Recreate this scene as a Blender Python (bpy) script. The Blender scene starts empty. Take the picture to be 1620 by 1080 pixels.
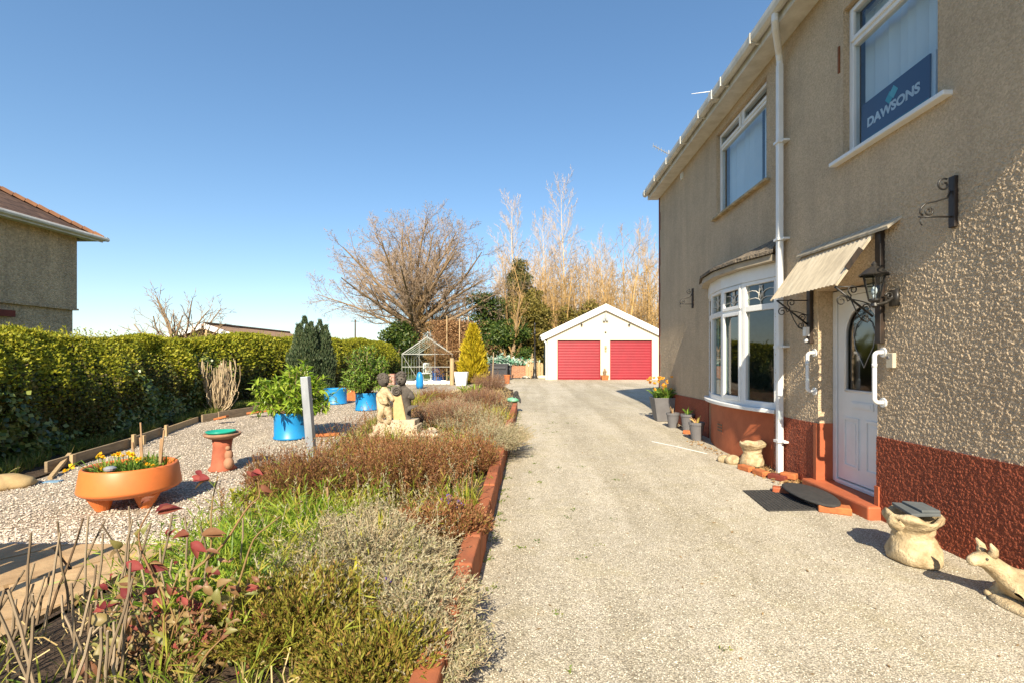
import bpy, math, random
import numpy as np
from mathutils import Vector, Matrix, Quaternion
R = math.radians
PI = math.pi
SC = bpy.context.scene
COL = SC.collection
rng = np.random.default_rng(7)
random.seed(7)

# ------------------------------------------------------------------ camera model (photo pixels of 1620 x 1080)
F, VX, VY, H = 765.0, 840.0, 567.0, 1.45
def gz(y):                       # the ground rises gently away from the camera
    return 0.0115 * min(max(y - 4.0, 0.0), 26.0)
def gza(y):
    return 0.0115 * np.clip(np.asarray(y) - 4.0, 0.0, 26.0)
def gp(px, py, dz=0.0):          # point on the ground (raised by dz) seen at a pixel
    d = (py - VY) / F
    y = (H - dz) / d
    if y > 4: y = (H - dz + 0.046) / (d + 0.0115)
    return Vector(((px - VX) / F * y, y, gz(y) + dz))
def wp(px, py, y):               # point at depth y seen at a pixel
    return Vector(((px - VX) / F * y, y, H + (VY - py) / F * y))

# ------------------------------------------------------------------ mesh builder
class MB:
    def __init__(s): s.v = []; s.f = []; s.n = 0
    def add(s, v, *faces):
        v = np.asarray(v, dtype=np.float64).reshape(-1, 3)
        for f in faces:
            f = np.asarray(f, dtype=np.int64)
            if f.size: s.f.append(f + s.n)
        s.v.append(v); s.n += len(v)
        return s
    def poly(s, pts):
        return s.add(pts, [list(range(len(pts)))])
    def hexa(s, p):              # 8 corners: 4 bottom ccw, 4 top ccw
        return s.add(p, [[0, 3, 2, 1], [4, 5, 6, 7], [0, 1, 5, 4], [1, 2, 6, 5], [2, 3, 7, 6], [3, 0, 4, 7]])
    def box(s, x0, x1, y0, y1, z0, z1):
        return s.hexa([(x0, y0, z0), (x1, y0, z0), (x1, y1, z0), (x0, y1, z0), (x0, y0, z1), (x1, y0, z1), (x1, y1, z1), (x0, y1, z1)])
    def bar(s, a, b, w, h, up=(0, 0, 1)):     # a beam from a to b
        a, b = Vector(a), Vector(b); d = (b - a).normalized(); u = Vector(up)
        sd = d.cross(u)
        if sd.length < 1e-4: sd = d.cross(Vector((1, 0, 0)))
        sd.normalize(); u = sd.cross(d).normalized()
        sd *= w / 2; u *= h / 2
        return s.hexa([a - sd - u, a + sd - u, a + sd + u, a - sd + u, b - sd - u, b + sd - u, b + sd + u, b - sd + u])
    def prism(s, pts, off):      # polygon extruded along off
        n = len(pts); p = [Vector(q) for q in pts]; o = Vector(off)
        s.add([*p, *[q + o for q in p]], [list(range(n))[::-1]], [list(range(n, 2 * n))])
        s.f.append(np.array([[i, (i + 1) % n, n + (i + 1) % n, n + i] for i in range(n)]) + s.n - 2 * n)
        return s
    def lathe(s, prof, c=(0, 0, 0), k=24, mod=None):   # prof: (r, z) list
        cx, cy, cz = c; v = []
        for (r, z) in prof:
            for j in range(k):
                a = 2 * PI * j / k
                rr = r if mod is None else r * mod(a, z)
                v.append((cx + rr * math.cos(a), cy + rr * math.sin(a), cz + z))
        f = [[i * k + j, i * k + (j + 1) % k, (i + 1) * k + (j + 1) % k, (i + 1) * k + j] for i in range(len(prof) - 1) for j in range(k)]
        return s.add(v, f)
    def cyl(s, a, b, r0, r1=None, k=12, cap=True):
        r1 = r0 if r1 is None else r1
        a, b = Vector(a), Vector(b); d = (b - a).normalized()
        u = d.orthogonal().normalized(); w = d.cross(u)
        v = [a + r0 * (math.cos(t) * u + math.sin(t) * w) for t in [2 * PI * j / k for j in range(k)]]
        v += [b + r1 * (math.cos(t) * u + math.sin(t) * w) for t in [2 * PI * j / k for j in range(k)]]
        f = [[j, (j + 1) % k, k + (j + 1) % k, k + j] for j in range(k)]
        s.add(v, f)
        if cap:
            s.f.append(np.array([list(range(k))[::-1]]) + s.n - 2 * k)
            s.f.append(np.array([list(range(k, 2 * k))]) + s.n - 2 * k)
        return s
    def tube(s, pts, r, k=8, cap=True):
        pts = np.array([tuple(p) for p in pts], dtype=float)
        rad = np.full(len(pts), r) if np.isscalar(r) else np.array(r, float)
        T = nrm(np.gradient(pts, axis=0)); u = np.cross(T[0], [0, 0, 1.0] if abs(T[0][2]) < .9 else [1.0, 0, 0]); u /= np.linalg.norm(u)
        a = 2 * PI * np.arange(k) / k; V = []
        for i in range(len(pts)):          # frame carried along the path without twisting
            u = u - T[i] * np.dot(u, T[i]); u /= max(np.linalg.norm(u), 1e-9); w = np.cross(T[i], u)
            V.append(pts[i] + rad[i] * (np.cos(a)[:, None] * u + np.sin(a)[:, None] * w))
        n = len(pts); f = [[i * k + j, i * k + (j + 1) % k, (i + 1) * k + (j + 1) % k, (i + 1) * k + j] for i in range(n - 1) for j in range(k)]
        s.add(np.concatenate(V), f)
        if cap:
            s.f.append(np.array([list(range(k))[::-1]]) + s.n - n * k); s.f.append(np.array([list(range((n - 1) * k, n * k))]) + s.n - n * k)
        return s
    def sphere(s, c, r, k=14, sq=(1, 1, 1)):
        m = k // 2 + 1; v = []; f = []
        for i in range(m):
            th = PI * i / (m - 1)
            for j in range(k):
                ph = 2 * PI * j / k
                v.append((c[0] + sq[0] * r * math.sin(th) * math.cos(ph), c[1] + sq[1] * r * math.sin(th) * math.sin(ph), c[2] - sq[2] * r * math.cos(th)))
        for i in range(m - 1):
            for j in range(k):
                f.append([i * k + j, i * k + (j + 1) % k, (i + 1) * k + (j + 1) % k, (i + 1) * k + j])
        return s.add(v, f)

def nrm(a):
    return a / np.maximum(np.linalg.norm(a, axis=-1, keepdims=True), 1e-9)

def tubes_into(mb, P, Rr, k=3, cap=False):     # P (M,N,3), Rr (M,N)
    M_, N, _ = P.shape
    T = np.gradient(P, axis=1); T = nrm(T)
    ref = np.where(np.abs(T[:, :1, 2:3]) < .9, np.array([0, 0, 1.0]), np.array([1.0, 0, 0]))
    ref = np.broadcast_to(ref, T.shape)
    U = nrm(np.cross(T, ref)); W = np.cross(T, U)
    a = 2 * PI * np.arange(k) / k
    V = P[:, :, None, :] + Rr[:, :, None, None] * (np.cos(a)[None, None, :, None] * U[:, :, None, :] + np.sin(a)[None, None, :, None] * W[:, :, None, :])
    idx = np.arange(M_ * N * k).reshape(M_, N, k)
    a0 = idx[:, :-1, :]; a1 = np.roll(a0, -1, 2); b0 = idx[:, 1:, :]; b1 = np.roll(b0, -1, 2)
    q = np.stack([a0, a1, b1, b0], -1).reshape(-1, 4)
    fs = [q]
    if cap:
        fs += [idx[:, 0, ::-1].reshape(-1, k), idx[:, -1, :].reshape(-1, k)]
    mb.add(V.reshape(-1, 3), *fs)

def ribbons_into(mb, P, W, side=None):         # P (M,N,3), W (M,N) half width
    M_, N, _ = P.shape
    T = nrm(np.gradient(P, axis=1))
    if side is None:
        side = rng.normal(size=(M_, 1, 3))
    S = nrm(np.cross(T, np.broadcast_to(side, T.shape)))
    V = np.stack([P - S * W[..., None], P + S * W[..., None]], 2)
    idx = np.arange(M_ * N * 2).reshape(M_, N, 2)
    q = np.stack([idx[:, :-1, 0], idx[:, :-1, 1], idx[:, 1:, 1], idx[:, 1:, 0]], -1).reshape(-1, 4)
    mb.add(V.reshape(-1, 3), q)

def quads_into(mb, pos, d, L, W, up=None):     # small rhombic leaves
    n = len(pos)
    d = nrm(d)
    rnd = rng.normal(size=(n, 3)) if up is None else up + rng.normal(size=(n, 3)) * .45
    s = nrm(np.cross(d, rnd))
    L = np.broadcast_to(L, (n,))[:, None]; W = np.broadcast_to(W, (n,))[:, None]
    m = pos + d * L * .45
    V = np.stack([pos, m + s * W / 2, pos + d * L, m - s * W / 2], 1)
    mb.add(V.reshape(-1, 3), np.arange(4 * n).reshape(n, 4))

def bigleaves_into(mb, pos, d, up, L, W, droop=.25, fold=.25):   # bent, folded leaves with a midrib
    n = len(pos); d = nrm(d)
    s = nrm(np.cross(d, up)); u = np.cross(s, d)
    L = np.broadcast_to(L, (n,))[:, None]; W = np.broadcast_to(W, (n,))[:, None]
    def c(t, k): return pos + d * L * t + u * L * k
    f = u * W * fold; st = [pos]
    for t, w, k in ((.13, .27, .03), (.33, .46, .06), (.56, .46, .02 - droop * .12), (.80, .24, -droop * .5)):
        m = c(t, k); st += [m + s * W * w + f * w * 2.2, m, m - s * W * w + f * w * 2.2]
    st.append(c(1.0, -droop))
    V = np.stack(st, 1); b = (np.arange(n) * 14)[:, None]
    tri = np.concatenate([b + [[0, 1, 2]], b + [[0, 2, 3]], b + [[10, 13, 11]], b + [[11, 13, 12]]])
    q = np.concatenate([b + [[1 + 3 * i, 4 + 3 * i, 5 + 3 * i, 2 + 3 * i]] for i in range(3)] + [b + [[2 + 3 * i, 5 + 3 * i, 6 + 3 * i, 3 + 3 * i]] for i in range(3)])
    mb.add(V.reshape(-1, 3), tri, q)

WL = {}                          # world place of every root
def link(o): COL.objects.link(o); return o
def mesh_from(mb, name, off=(0, 0, 0), smooth=False):
    me = bpy.data.meshes.new(name)
    v = np.concatenate(mb.v) - np.array(tuple(off))
    me.vertices.add(len(v)); me.vertices.foreach_set('co', v.astype(np.float32).ravel())
    fl = [f.ravel() for f in mb.f]; tot = np.concatenate([np.full(len(f), f.shape[1]) for f in mb.f])
    li = np.concatenate(fl)
    me.loops.add(len(li)); me.loops.foreach_set('vertex_index', li.astype(np.int32))
    me.polygons.add(len(tot))
    st = np.concatenate([[0], np.cumsum(tot)[:-1]])
    me.polygons.foreach_set('loop_start', st.astype(np.int32))
    me.polygons.foreach_set('use_smooth', np.full(len(tot), smooth))
    me.update(calc_edges=True); me.validate()
    return me
def root_of(o):
    while o.parent: o = o.parent
    return o
def obj(name, mb, m, parent=None, smooth=False, bev=0, label=None):
    off = WL.get(root_of(parent).name, (0, 0, 0)) if parent else (0, 0, 0)
    me = mesh_from(mb, name, off, smooth)
    o = bpy.data.objects.new(name, me); link(o)
    if m is not None: me.materials.append(m)
    if parent: o.parent = parent
    if bev:
        b = o.modifiers.new('bevel', 'BEVEL'); b.width = bev; b.segments = 2; b.limit_method = 'ANGLE'; b.angle_limit = R(40)
    if label: o['label'] = label
    return o
def tag(o, label, cat, group=None):
    o['label'] = label; o['category'] = cat
    if group: o['group'] = group
    return o
def thing(name, label, cat, loc, group=None):
    o = bpy.data.objects.new(name, None); link(o); o.location = loc; o.empty_display_size = .1
    WL[o.name] = tuple(loc)
    return tag(o, label, cat, group)
def single(name, mb, m, label, cat, loc=None, group=None, smooth=False, bev=0):   # a thing that is one mesh, origin at its base
    v = np.concatenate(mb.v)
    if loc is None: loc = (float(v[:, 0].mean()), float(v[:, 1].mean()), float(v[:, 2].min()))
    me = mesh_from(mb, name, loc, smooth)
    o = bpy.data.objects.new(name, me); link(o); o.location = loc; WL[o.name] = tuple(loc)
    me.materials.append(m)
    if bev:
        b = o.modifiers.new('bevel', 'BEVEL'); b.width = bev; b.segments = 2; b.limit_method = 'ANGLE'; b.angle_limit = R(40)
    return tag(o, label, cat, group)
def struct(name, mb, m, kind='structure', smooth=False):
    o = obj(name, mb, m, None, smooth); o['kind'] = kind; return o
def copy_tree(o, parent=None):
    c = o.copy(); COL.objects.link(c); c.parent = parent
    for ch in [x for x in bpy.data.objects if x.parent == o]: copy_tree(ch, c)
    return c

def skin(name, pts, radii, edges, m, parent=None, off=None, sub=2):
    """one continuous body grown over a skeleton"""
    off = Vector(off if off is not None else (WL.get(root_of(parent).name, (0, 0, 0)) if parent else (0, 0, 0)))
    me = bpy.data.meshes.new('skeleton')
    me.from_pydata([Vector(p) - off for p in pts], edges, [])
    t = bpy.data.objects.new('skeleton', me); link(t)
    t.modifiers.new('skin', 'SKIN').use_smooth_shade = True
    sv = me.skin_vertices[0].data
    for i, r in enumerate(radii):
        sv[i].radius = (r, r) if np.isscalar(r) else r
        sv[i].use_root = (i == 0)
    sm = t.modifiers.new('sub', 'SUBSURF'); sm.levels = sub; sm.render_levels = sub
    bpy.context.view_layer.update()
    out = bpy.data.meshes.new_from_object(t.evaluated_get(bpy.context.evaluated_depsgraph_get()))
    bpy.data.objects.remove(t); bpy.data.meshes.remove(me)
    out.name = name
    out.materials.clear(); out.materials.append(m)
    for p in out.polygons: p.use_smooth = True
    o = bpy.data.objects.new(name, out); link(o)
    if parent: o.parent = parent
    else: o.location = off
    return o

# ------------------------------------------------------------------ materials
def newmat(name):
    m = bpy.data.materials.new(name); m.use_nodes = True
    nt = m.node_tree; nt.nodes.clear()
    out = nt.nodes.new('ShaderNodeOutputMaterial')
    return m, nt, out
def N(nt, t, **kw):
    n = nt.nodes.new(t)
    for k, v in kw.items():
        if k.startswith('_'): setattr(n, k[1:], v)
        else: n.inputs[k.replace('_', ' ')].default_value = v
    return n
def ramp(nt, stops, fac=None, interp='LINEAR'):
    n = nt.nodes.new('ShaderNodeValToRGB'); cr = n.color_ramp; cr.interpolation = interp
    while len(cr.elements) < len(stops): cr.elements.new(.5)
    for e, (p, c) in zip(cr.elements, stops):
        e.position = p; e.color = (*c, 1) if len(c) == 3 else c
    if fac is not None: nt.links.new(fac, n.inputs[0])
    return n
def g3(v): return (v, v, v)
def mixc(nt, fac, a, b, blend='MIX'):
    n = nt.nodes.new('ShaderNodeMix'); n.data_type = 'RGBA'; n.blend_type = blend
    for sock, val in ((n.inputs[0], fac), (n.inputs[6], a), (n.inputs[7], b)):
        if hasattr(val, 'links') or hasattr(val, 'is_linked'): nt.links.new(val, sock)
        elif np.isscalar(val): sock.default_value = val
        else: sock.default_value = (*val, 1)
    return n.outputs[2]
def coords(nt, scale=(1, 1, 1)):
    tc = nt.nodes.new('ShaderNodeTexCoord'); mp = nt.nodes.new('ShaderNodeMapping')
    mp.inputs['Scale'].default_value = scale
    nt.links.new(tc.outputs['Object'], mp.inputs[0]); return mp.outputs[0]
def noise(nt, vec, scale, detail=4, rough=.6):
    n = N(nt, 'ShaderNodeTexNoise', Scale=scale, Detail=detail, Roughness=rough)
    nt.links.new(vec, n.inputs['Vector']); return n.outputs['Fac']
def mat(name, c1, c2=None, rough=.75, scale=6, bump=0, bscale=60, bdist=.005, metal=0, spec=.35, spread=.22, coat=0, stretch=(1, 1, 1), isl=0, dirt=0):
    m, nt, out = newmat(name)
    b = N(nt, 'ShaderNodeBsdfPrincipled', Roughness=rough, Metallic=metal)
    b.inputs['Specular IOR Level'].default_value = spec
    b.inputs['Coat Weight'].default_value = coat
    v = coords(nt, stretch)
    c2 = c2 or tuple(x * .72 for x in c1)
    f = noise(nt, v, scale)
    r = ramp(nt, [(.5 - spread, c2), (.5 + spread, c1)], f)
    c = r.outputs[0]
    if isl:
        ge = nt.nodes.new('ShaderNodeNewGeometry'); c = mixc(nt, 1.0, c, ramp(nt, [(0, g3(1 - isl)), (1, g3(1 + isl * .4))], ge.outputs['Random Per Island']).outputs[0], 'MULTIPLY')
    if dirt:
        df = ramp(nt, [(.50, g3(0)), (.72, g3(dirt))], noise(nt, v, scale * .7, 7, .72)); c = mixc(nt, df.outputs[0], c, (.10, .085, .05))
    nt.links.new(c, b.inputs['Base Color'])
    if bump:
        bn = N(nt, 'ShaderNodeBump', Strength=bump, Distance=bdist)
        nt.links.new(noise(nt, v, bscale, 3), bn.inputs['Height']); nt.links.new(bn.outputs[0], b.inputs['Normal'])
    nt.links.new(b.outputs[0], out.inputs[0])
    return m
def leafmat(name, cols, trans=.3, rough=.55, spec=.25):
    m, nt, out = newmat(name)
    ge = nt.nodes.new('ShaderNodeNewGeometry')
    r = ramp(nt, [(i / max(len(cols) - 1, 1), c) for i, c in enumerate(cols)], ge.outputs['Random Per Island'])
    b = N(nt, 'ShaderNodeBsdfPrincipled', Roughness=rough); b.inputs['Specular IOR Level'].default_value = spec
    nt.links.new(r.outputs[0], b.inputs['Base Color'])
    if trans:
        t = nt.nodes.new('ShaderNodeBsdfTranslucent'); nt.links.new(r.outputs[0], t.inputs[0])
        mx = nt.nodes.new('ShaderNodeMixShader'); mx.inputs[0].default_value = trans
        nt.links.new(b.outputs[0], mx.inputs[1]); nt.links.new(t.outputs[0], mx.inputs[2])
        nt.links.new(mx.outputs[0], out.inputs[0])
    else: nt.links.new(b.outputs[0], out.inputs[0])
    return m
def gravelmat(name, cols, scale, patch=(.82, 1.0), moss=None, moss_amt=.0, bump=.9, dark=.35):
    m, nt, out = newmat(name)
    v = coords(nt)
    # break the regular look of the cells
    wn = N(nt, 'ShaderNodeTexNoise', Scale=scale * .7, Detail=2); nt.links.new(v, wn.inputs['Vector'])
    wv = N(nt, 'ShaderNodeVectorMath', _operation='MULTIPLY_ADD'); nt.links.new(wn.outputs['Color'], wv.inputs[0])
    wv.inputs[1].default_value = g3(.6 / scale); nt.links.new(v, wv.inputs[2])
    vo = N(nt, 'ShaderNodeTexVoronoi', Scale=scale); nt.links.new(wv.outputs[0], vo.inputs['Vector'])
    sep = nt.nodes.new('ShaderNodeSeparateColor'); nt.links.new(vo.outputs['Color'], sep.inputs[0])
    r = ramp(nt, [(i / (len(cols) - 1), c) for i, c in enumerate(cols)], sep.outputs[0])
    gap = ramp(nt, [(.30, (1, 1, 1)), (.75, g3(dark))], vo.outputs['Distance'])
    c = mixc(nt, 1.0, r.outputs[0], gap.outputs[0], 'MULTIPLY')
    pn = ramp(nt, [(.35, g3(patch[0])), (.65, g3(patch[1]))], noise(nt, v, .9, 5, .65))
    c = mixc(nt, 1.0, c, pn.outputs[0], 'MULTIPLY')
    pn2 = ramp(nt, [(.3, (.86, .85, .80)), (.6, (1, 1, 1))], noise(nt, v, 7, 5, .7))
    c = mixc(nt, 1.0, c, pn2.outputs[0], 'MULTIPLY')
    tr = ramp(nt, [(.38, (.80, .78, .72)), (.60, (1.04, 1.03, 1.0))], noise(nt, coords(nt, (1.0, .10, 1)), 1.5, 4, .6))   # worn wheel lines along the drive
    c = mixc(nt, 1.0, c, tr.outputs[0], 'MULTIPLY')
    if moss:
        mf = ramp(nt, [(.52, g3(0)), (.75, g3(moss_amt))], noise(nt, v, 1.7, 6, .7))
        c = mixc(nt, mf.outputs[0], c, moss)
    b = N(nt, 'ShaderNodeBsdfPrincipled', Roughness=.9); b.inputs['Specular IOR Level'].default_value = .2
    nt.links.new(c, b.inputs['Base Color'])
    bn = N(nt, 'ShaderNodeBump', Strength=bump, Distance=.5 / scale); bn.invert = True
    nt.links.new(vo.outputs['Distance'], bn.inputs['Height']); nt.links.new(bn.outputs[0], b.inputs['Normal'])
    nt.links.new(b.outputs[0], out.inputs[0])
    return m
def dashmat(name, c1, c2, scale=75, bump=1.0, bdist=.008, streak=None, rough=.85, spec=.3, worn=None):
    """roughcast: pebbles in render, with vertical weather streaks and patches"""
    m, nt, out = newmat(name)
    v = coords(nt)
    b = N(nt, 'ShaderNodeBsdfPrincipled', Roughness=rough); b.inputs['Specular IOR Level'].default_value = spec
    wn = N(nt, 'ShaderNodeTexNoise', Scale=scale * .5, Detail=2); nt.links.new(v, wn.inputs['Vector'])
    wv = N(nt, 'ShaderNodeVectorMath', _operation='MULTIPLY_ADD'); nt.links.new(wn.outputs['Color'], wv.inputs[0])
    wv.inputs[1].default_value = g3(1.1 / scale); nt.links.new(v, wv.inputs[2])
    vo = N(nt, 'ShaderNodeTexVoronoi', Scale=scale); nt.links.new(wv.outputs[0], vo.inputs['Vector'])
    sep = nt.nodes.new('ShaderNodeSeparateColor'); nt.links.new(vo.outputs['Color'], sep.inputs[0])
    r = ramp(nt, [(0, c2), (1, c1)], sep.outputs[0])
    pt = ramp(nt, [(.32, g3(.80)), (.62, g3(1.0))], noise(nt, v, 1.1, 6, .65))
    c = mixc(nt, 1.0, r.outputs[0], pt.outputs[0], 'MULTIPLY')
    if streak:
        sv = coords(nt, (3.5, 3.5, .28))
        sf = ramp(nt, [(.45, g3(0)), (.85, g3(.5))], noise(nt, sv, 1.3, 5, .6))
        c = mixc(nt, sf.outputs[0], c, streak)
    if worn:
        wf = ramp(nt, [(.55, g3(0)), (.7, g3(.7))], noise(nt, v, 3.1, 6, .7))
        c = mixc(nt, wf.outputs[0], c, worn)
    nt.links.new(c, b.inputs['Base Color'])
    n2 = noise(nt, v, scale * .55, 4, .7)
    inv = N(nt, 'ShaderNodeMath', _operation='MULTIPLY_ADD'); nt.links.new(vo.outputs['Distance'], inv.inputs[0])
    inv.inputs[1].default_value = -.9; nt.links.new(n2, inv.inputs[2])
    bn = N(nt, 'ShaderNodeBump', Strength=bump, Distance=bdist)
    nt.links.new(inv.outputs[0], bn.inputs['Height']); nt.links.new(bn.outputs[0], b.inputs['Normal'])
    nt.links.new(b.outputs[0], out.inputs[0])
    return m
def brickmat(name, c1, c2, mortar, bw=.215, bh=.075, axis='XZ', bump=.4, msize=.01):
    m, nt, out = newmat(name)
    tc = nt.nodes.new('ShaderNodeTexCoord'); sx = nt.nodes.new('ShaderNodeSeparateXYZ'); cx = nt.nodes.new('ShaderNodeCombineXYZ')
    nt.links.new(tc.outputs['Object'], sx.inputs[0])
    for i, a in enumerate(axis): nt.links.new(sx.outputs[a], cx.inputs[i])
    br = N(nt, 'ShaderNodeTexBrick', Scale=1.0)
    br.inputs['Mortar Size'].default_value = msize; br.inputs['Brick Width'].default_value = bw; br.inputs['Row Height'].default_value = bh
    br.inputs['Color1'].default_value = (*c1, 1); br.inputs['Color2'].default_value = (*c2, 1); br.inputs['Mortar'].default_value = (*mortar, 1)
    nt.links.new(cx.outputs[0], br.inputs['Vector'])
    v = coords(nt)
    c = mixc(nt, 1.0, br.outputs['Color'], ramp(nt, [(.3, g3(.62)), (.7, g3(1.1))], noise(nt, v, 9, 5, .7)).outputs[0], 'MULTIPLY')
    b = N(nt, 'ShaderNodeBsdfPrincipled', Roughness=.88); b.inputs['Specular IOR Level'].default_value = .2
    nt.links.new(c, b.inputs['Base Color'])
    bn = N(nt, 'ShaderNodeBump', Strength=bump, Distance=.006); bn.invert = True
    nt.links.new(br.outputs['Fac'], bn.inputs['Height']); nt.links.new(bn.outputs[0], b.inputs['Normal'])
    nt.links.new(b.outputs[0], out.inputs[0])
    return m
def glassmat(name, tint=(.85, .92, .95), refl=.12, rough=.0, wob=0):
    m, nt, out = newmat(name)
    t = nt.nodes.new('ShaderNodeBsdfTransparent'); t.inputs[0].default_value = (*tint, 1)
    g = N(nt, 'ShaderNodeBsdfGlossy', Roughness=rough)
    fr = N(nt, 'ShaderNodeLayerWeight', Blend=.5)
    pw = N(nt, 'ShaderNodeMath', _operation='POWER'); nt.links.new(fr.outputs['Facing'], pw.inputs[0]); pw.inputs[1].default_value = 4.0
    ad = N(nt, 'ShaderNodeMath', _operation='MULTIPLY_ADD'); nt.links.new(pw.outputs[0], ad.inputs[0]); ad.inputs[1].default_value = .8; ad.inputs[2].default_value = refl
    mx = nt.nodes.new('ShaderNodeMixShader'); nt.links.new(ad.outputs[0], mx.inputs[0])
    nt.links.new(t.outputs[0], mx.inputs[1]); nt.links.new(g.outputs[0], mx.inputs[2])
    if wob:
        bn = N(nt, 'ShaderNodeBump', Strength=wob, Distance=.02); nt.links.new(noise(nt, coords(nt), 2.5, 2), bn.inputs['Height'])
        nt.links.new(bn.outputs[0], g.inputs['Normal'])
    nt.links.new(mx.outputs[0], out.inputs[0])
    return m

MT = {}
MT['upvc'] = mat('white_plastic', (.80, .80, .79), (.70, .70, .68), rough=.35, scale=3, spec=.5)
MT['upvc_old'] = mat('aged_white_plastic', (.72, .70, .64), (.52, .49, .42), rough=.5, scale=5, stretch=(1, 1, .4))
MT['render'] = dashmat('buff_roughcast', (.69, .53, .355), (.51, .385, .25), scale=70, bump=.8, bdist=.012, streak=(.34, .26, .18))
MT['plinth'] = dashmat('red_painted_roughcast', (.38, .10, .048), (.25, .06, .03), scale=70, bump=.7, bdist=.01, rough=.72, spec=.28, streak=(.16, .04, .02))
MT['plinth_smooth'] = mat('red_painted_render', (.46, .13, .055), (.33, .085, .035), rough=.6, scale=4, bump=.25, bscale=30)
MT['quoin'] = mat('dark_red_quoin', (.20, .04, .025), rough=.7)
MT['slate'] = mat('dark_slate', (.09, .085, .08), (.04, .04, .04), rough=.8, scale=14, bump=.5, bscale=25)
MT['black_metal'] = mat('black_painted_iron', (.018, .017, .016), (.03, .025, .02), rough=.4, scale=12, spec=.5)
MT['black_wood'] = mat('flaking_black_timber', (.02, .018, .016), (.055, .035, .025), rough=.45, scale=18, bump=.4, bscale=30, stretch=(1, 1, .3))
MT['glass'] = glassmat('window_glass', tint=(.80, .88, .92), refl=.08)
MT['glass_dark'] = glassmat('bay_glass', tint=(.62, .74, .72), refl=.14, wob=.04)
MT['glass_green'] = glassmat('greenhouse_glass', tint=(.90, .95, .93), refl=.05)
MT['blind'] = mat('pale_blind_fabric', (.80, .83, .83), (.72, .76, .77), rough=.8, scale=2)
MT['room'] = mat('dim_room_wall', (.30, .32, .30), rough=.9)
MT['stone'] = mat('buff_cast_stone', (.62, .49, .30), (.30, .22, .12), rough=.9, scale=11, bump=.9, bscale=60, bdist=.012, spread=.16, dirt=.45)
MT['stone_old'] = mat('weathered_dark_stone', (.13, .11, .09), (.055, .048, .042), rough=.9, scale=11, bump=.6, bscale=50)
MT['stone_pale'] = mat('pale_rubble_stone', (.60, .50, .36), (.40, .31, .21), rough=.9, scale=10, bump=.6, bscale=30)
MT['terracotta'] = mat('orange_terracotta_plastic', (.70, .20, .055), (.62, .16, .04), rough=.42, scale=3, spec=.4, dirt=.22)
MT['blue_plastic'] = mat('blue_barrel_plastic', (.015, .27, .62), (.012, .20, .50), rough=.4, scale=5, spec=.45, dirt=.18)
MT['blue_dark'] = mat('deep_blue_barrel_plastic', (.02, .10, .38), rough=.4)
MT['soil'] = mat('dark_soil', (.085, .055, .035), (.04, .026, .016), rough=.95, scale=22, bump=.9, bscale=45, bdist=.03)
MT['earth_red'] = mat('reddish_earth', (.30, .13, .07), (.16, .07, .04), rough=.95, scale=8, bump=.8, bscale=30, bdist=.03)
MT['grass'] = mat('rough_grass', (.10, .13, .035), (.06, .08, .02), rough=.95, scale=2, bump=.6, bscale=30)
MT['timber'] = mat('weathered_timber', (.36, .27, .17), (.20, .145, .09), rough=.85, scale=9, bump=.5, bscale=40, stretch=(.6, .6, 3))
MT['timber_new'] = mat('pale_timber', (.50, .36, .20), (.36, .25, .13), rough=.8, scale=9, stretch=(3, 3, .4))
MT['galv'] = mat('galvanised_steel', (.42, .44, .46), (.28, .30, .32), rough=.45, scale=9, metal=.35, spec=.5, stretch=(1, 1, .3))
MT['alu'] = mat('white_aluminium', (.44, .45, .42), rough=.4, scale=5, metal=.2)
MT['cream'] = mat('cream_masonry_paint', (.68, .60, .46), (.63, .55, .415), rough=.8, scale=2, bump=.15, bscale=50)
MT['white_paint'] = mat('bright_white_paint', (.84, .84, .82), (.78, .78, .76), rough=.5, scale=2)
MT['red_steel'] = mat('red_shutter_steel', (.31, .010, .024), (.25, .009, .020), rough=.45, scale=2, spec=.45, coat=.15)
MT['grey_plastic'] = mat('grey_planter_plastic', (.17, .165, .17), (.13, .125, .13), rough=.55, scale=5)
MT['dark_plastic'] = mat('dark_bin_plastic', (.055, .056, .065), rough=.5, scale=5)
MT['rubber'] = mat('black_rubber', (.03, .03, .03), (.055, .052, .05), rough=.8, scale=25, bump=.5, bscale=90)
MT['red_brick_edge'] = brickmat('red_bed_brick', (.46, .145, .06), (.36, .10, .045), (.30, .14, .08), axis='YZ', bw=.44, bh=.3, bump=.3, msize=.006)
MT['brick_orange'] = mat('orange_clay_brick', (.55, .19, .06), (.34, .10, .04), rough=.85, scale=12, bump=.6, bscale=40)
MT['brick_wall'] = brickmat('old_red_brick', (.46, .20, .10), (.36, .15, .08), (.42, .33, .24), axis='XZ')
MT['teal'] = mat('teal_plastic', (.02, .36, .25), rough=.35)
MT['bark_tan'] = mat('tan_bark', (.34, .235, .135), (.20, .135, .08), rough=.9, scale=5, bump=.5, bscale=20)  # tan bark colour with random darker variation
MT['twig_pink'] = mat('pinkish_brown_twigs', (.40, .29, .20), (.27, .195, .135), rough=.9, scale=.8)
MT['bark_pale'] = mat('pale_birch_bark', (.66, .52, .36), (.46, .35, .23), rough=.85, scale=3, bump=.3, bscale=10)
MT['twig_pale'] = mat('pale_grey_twigs', (.54, .40, .27), (.44, .32, .21), rough=.9, scale=.5)
MT['twig_ochre'] = leafmat('ochre_brush_twigs', [(.22, .14, .06), (.36, .23, .09), (.44, .28, .11), (.30, .19, .09)], trans=0, rough=.9)
MT['bark_dark'] = mat('dark_bark', (.12, .085, .055), rough=.9, scale=5, bump=.5, bscale=20)
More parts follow.
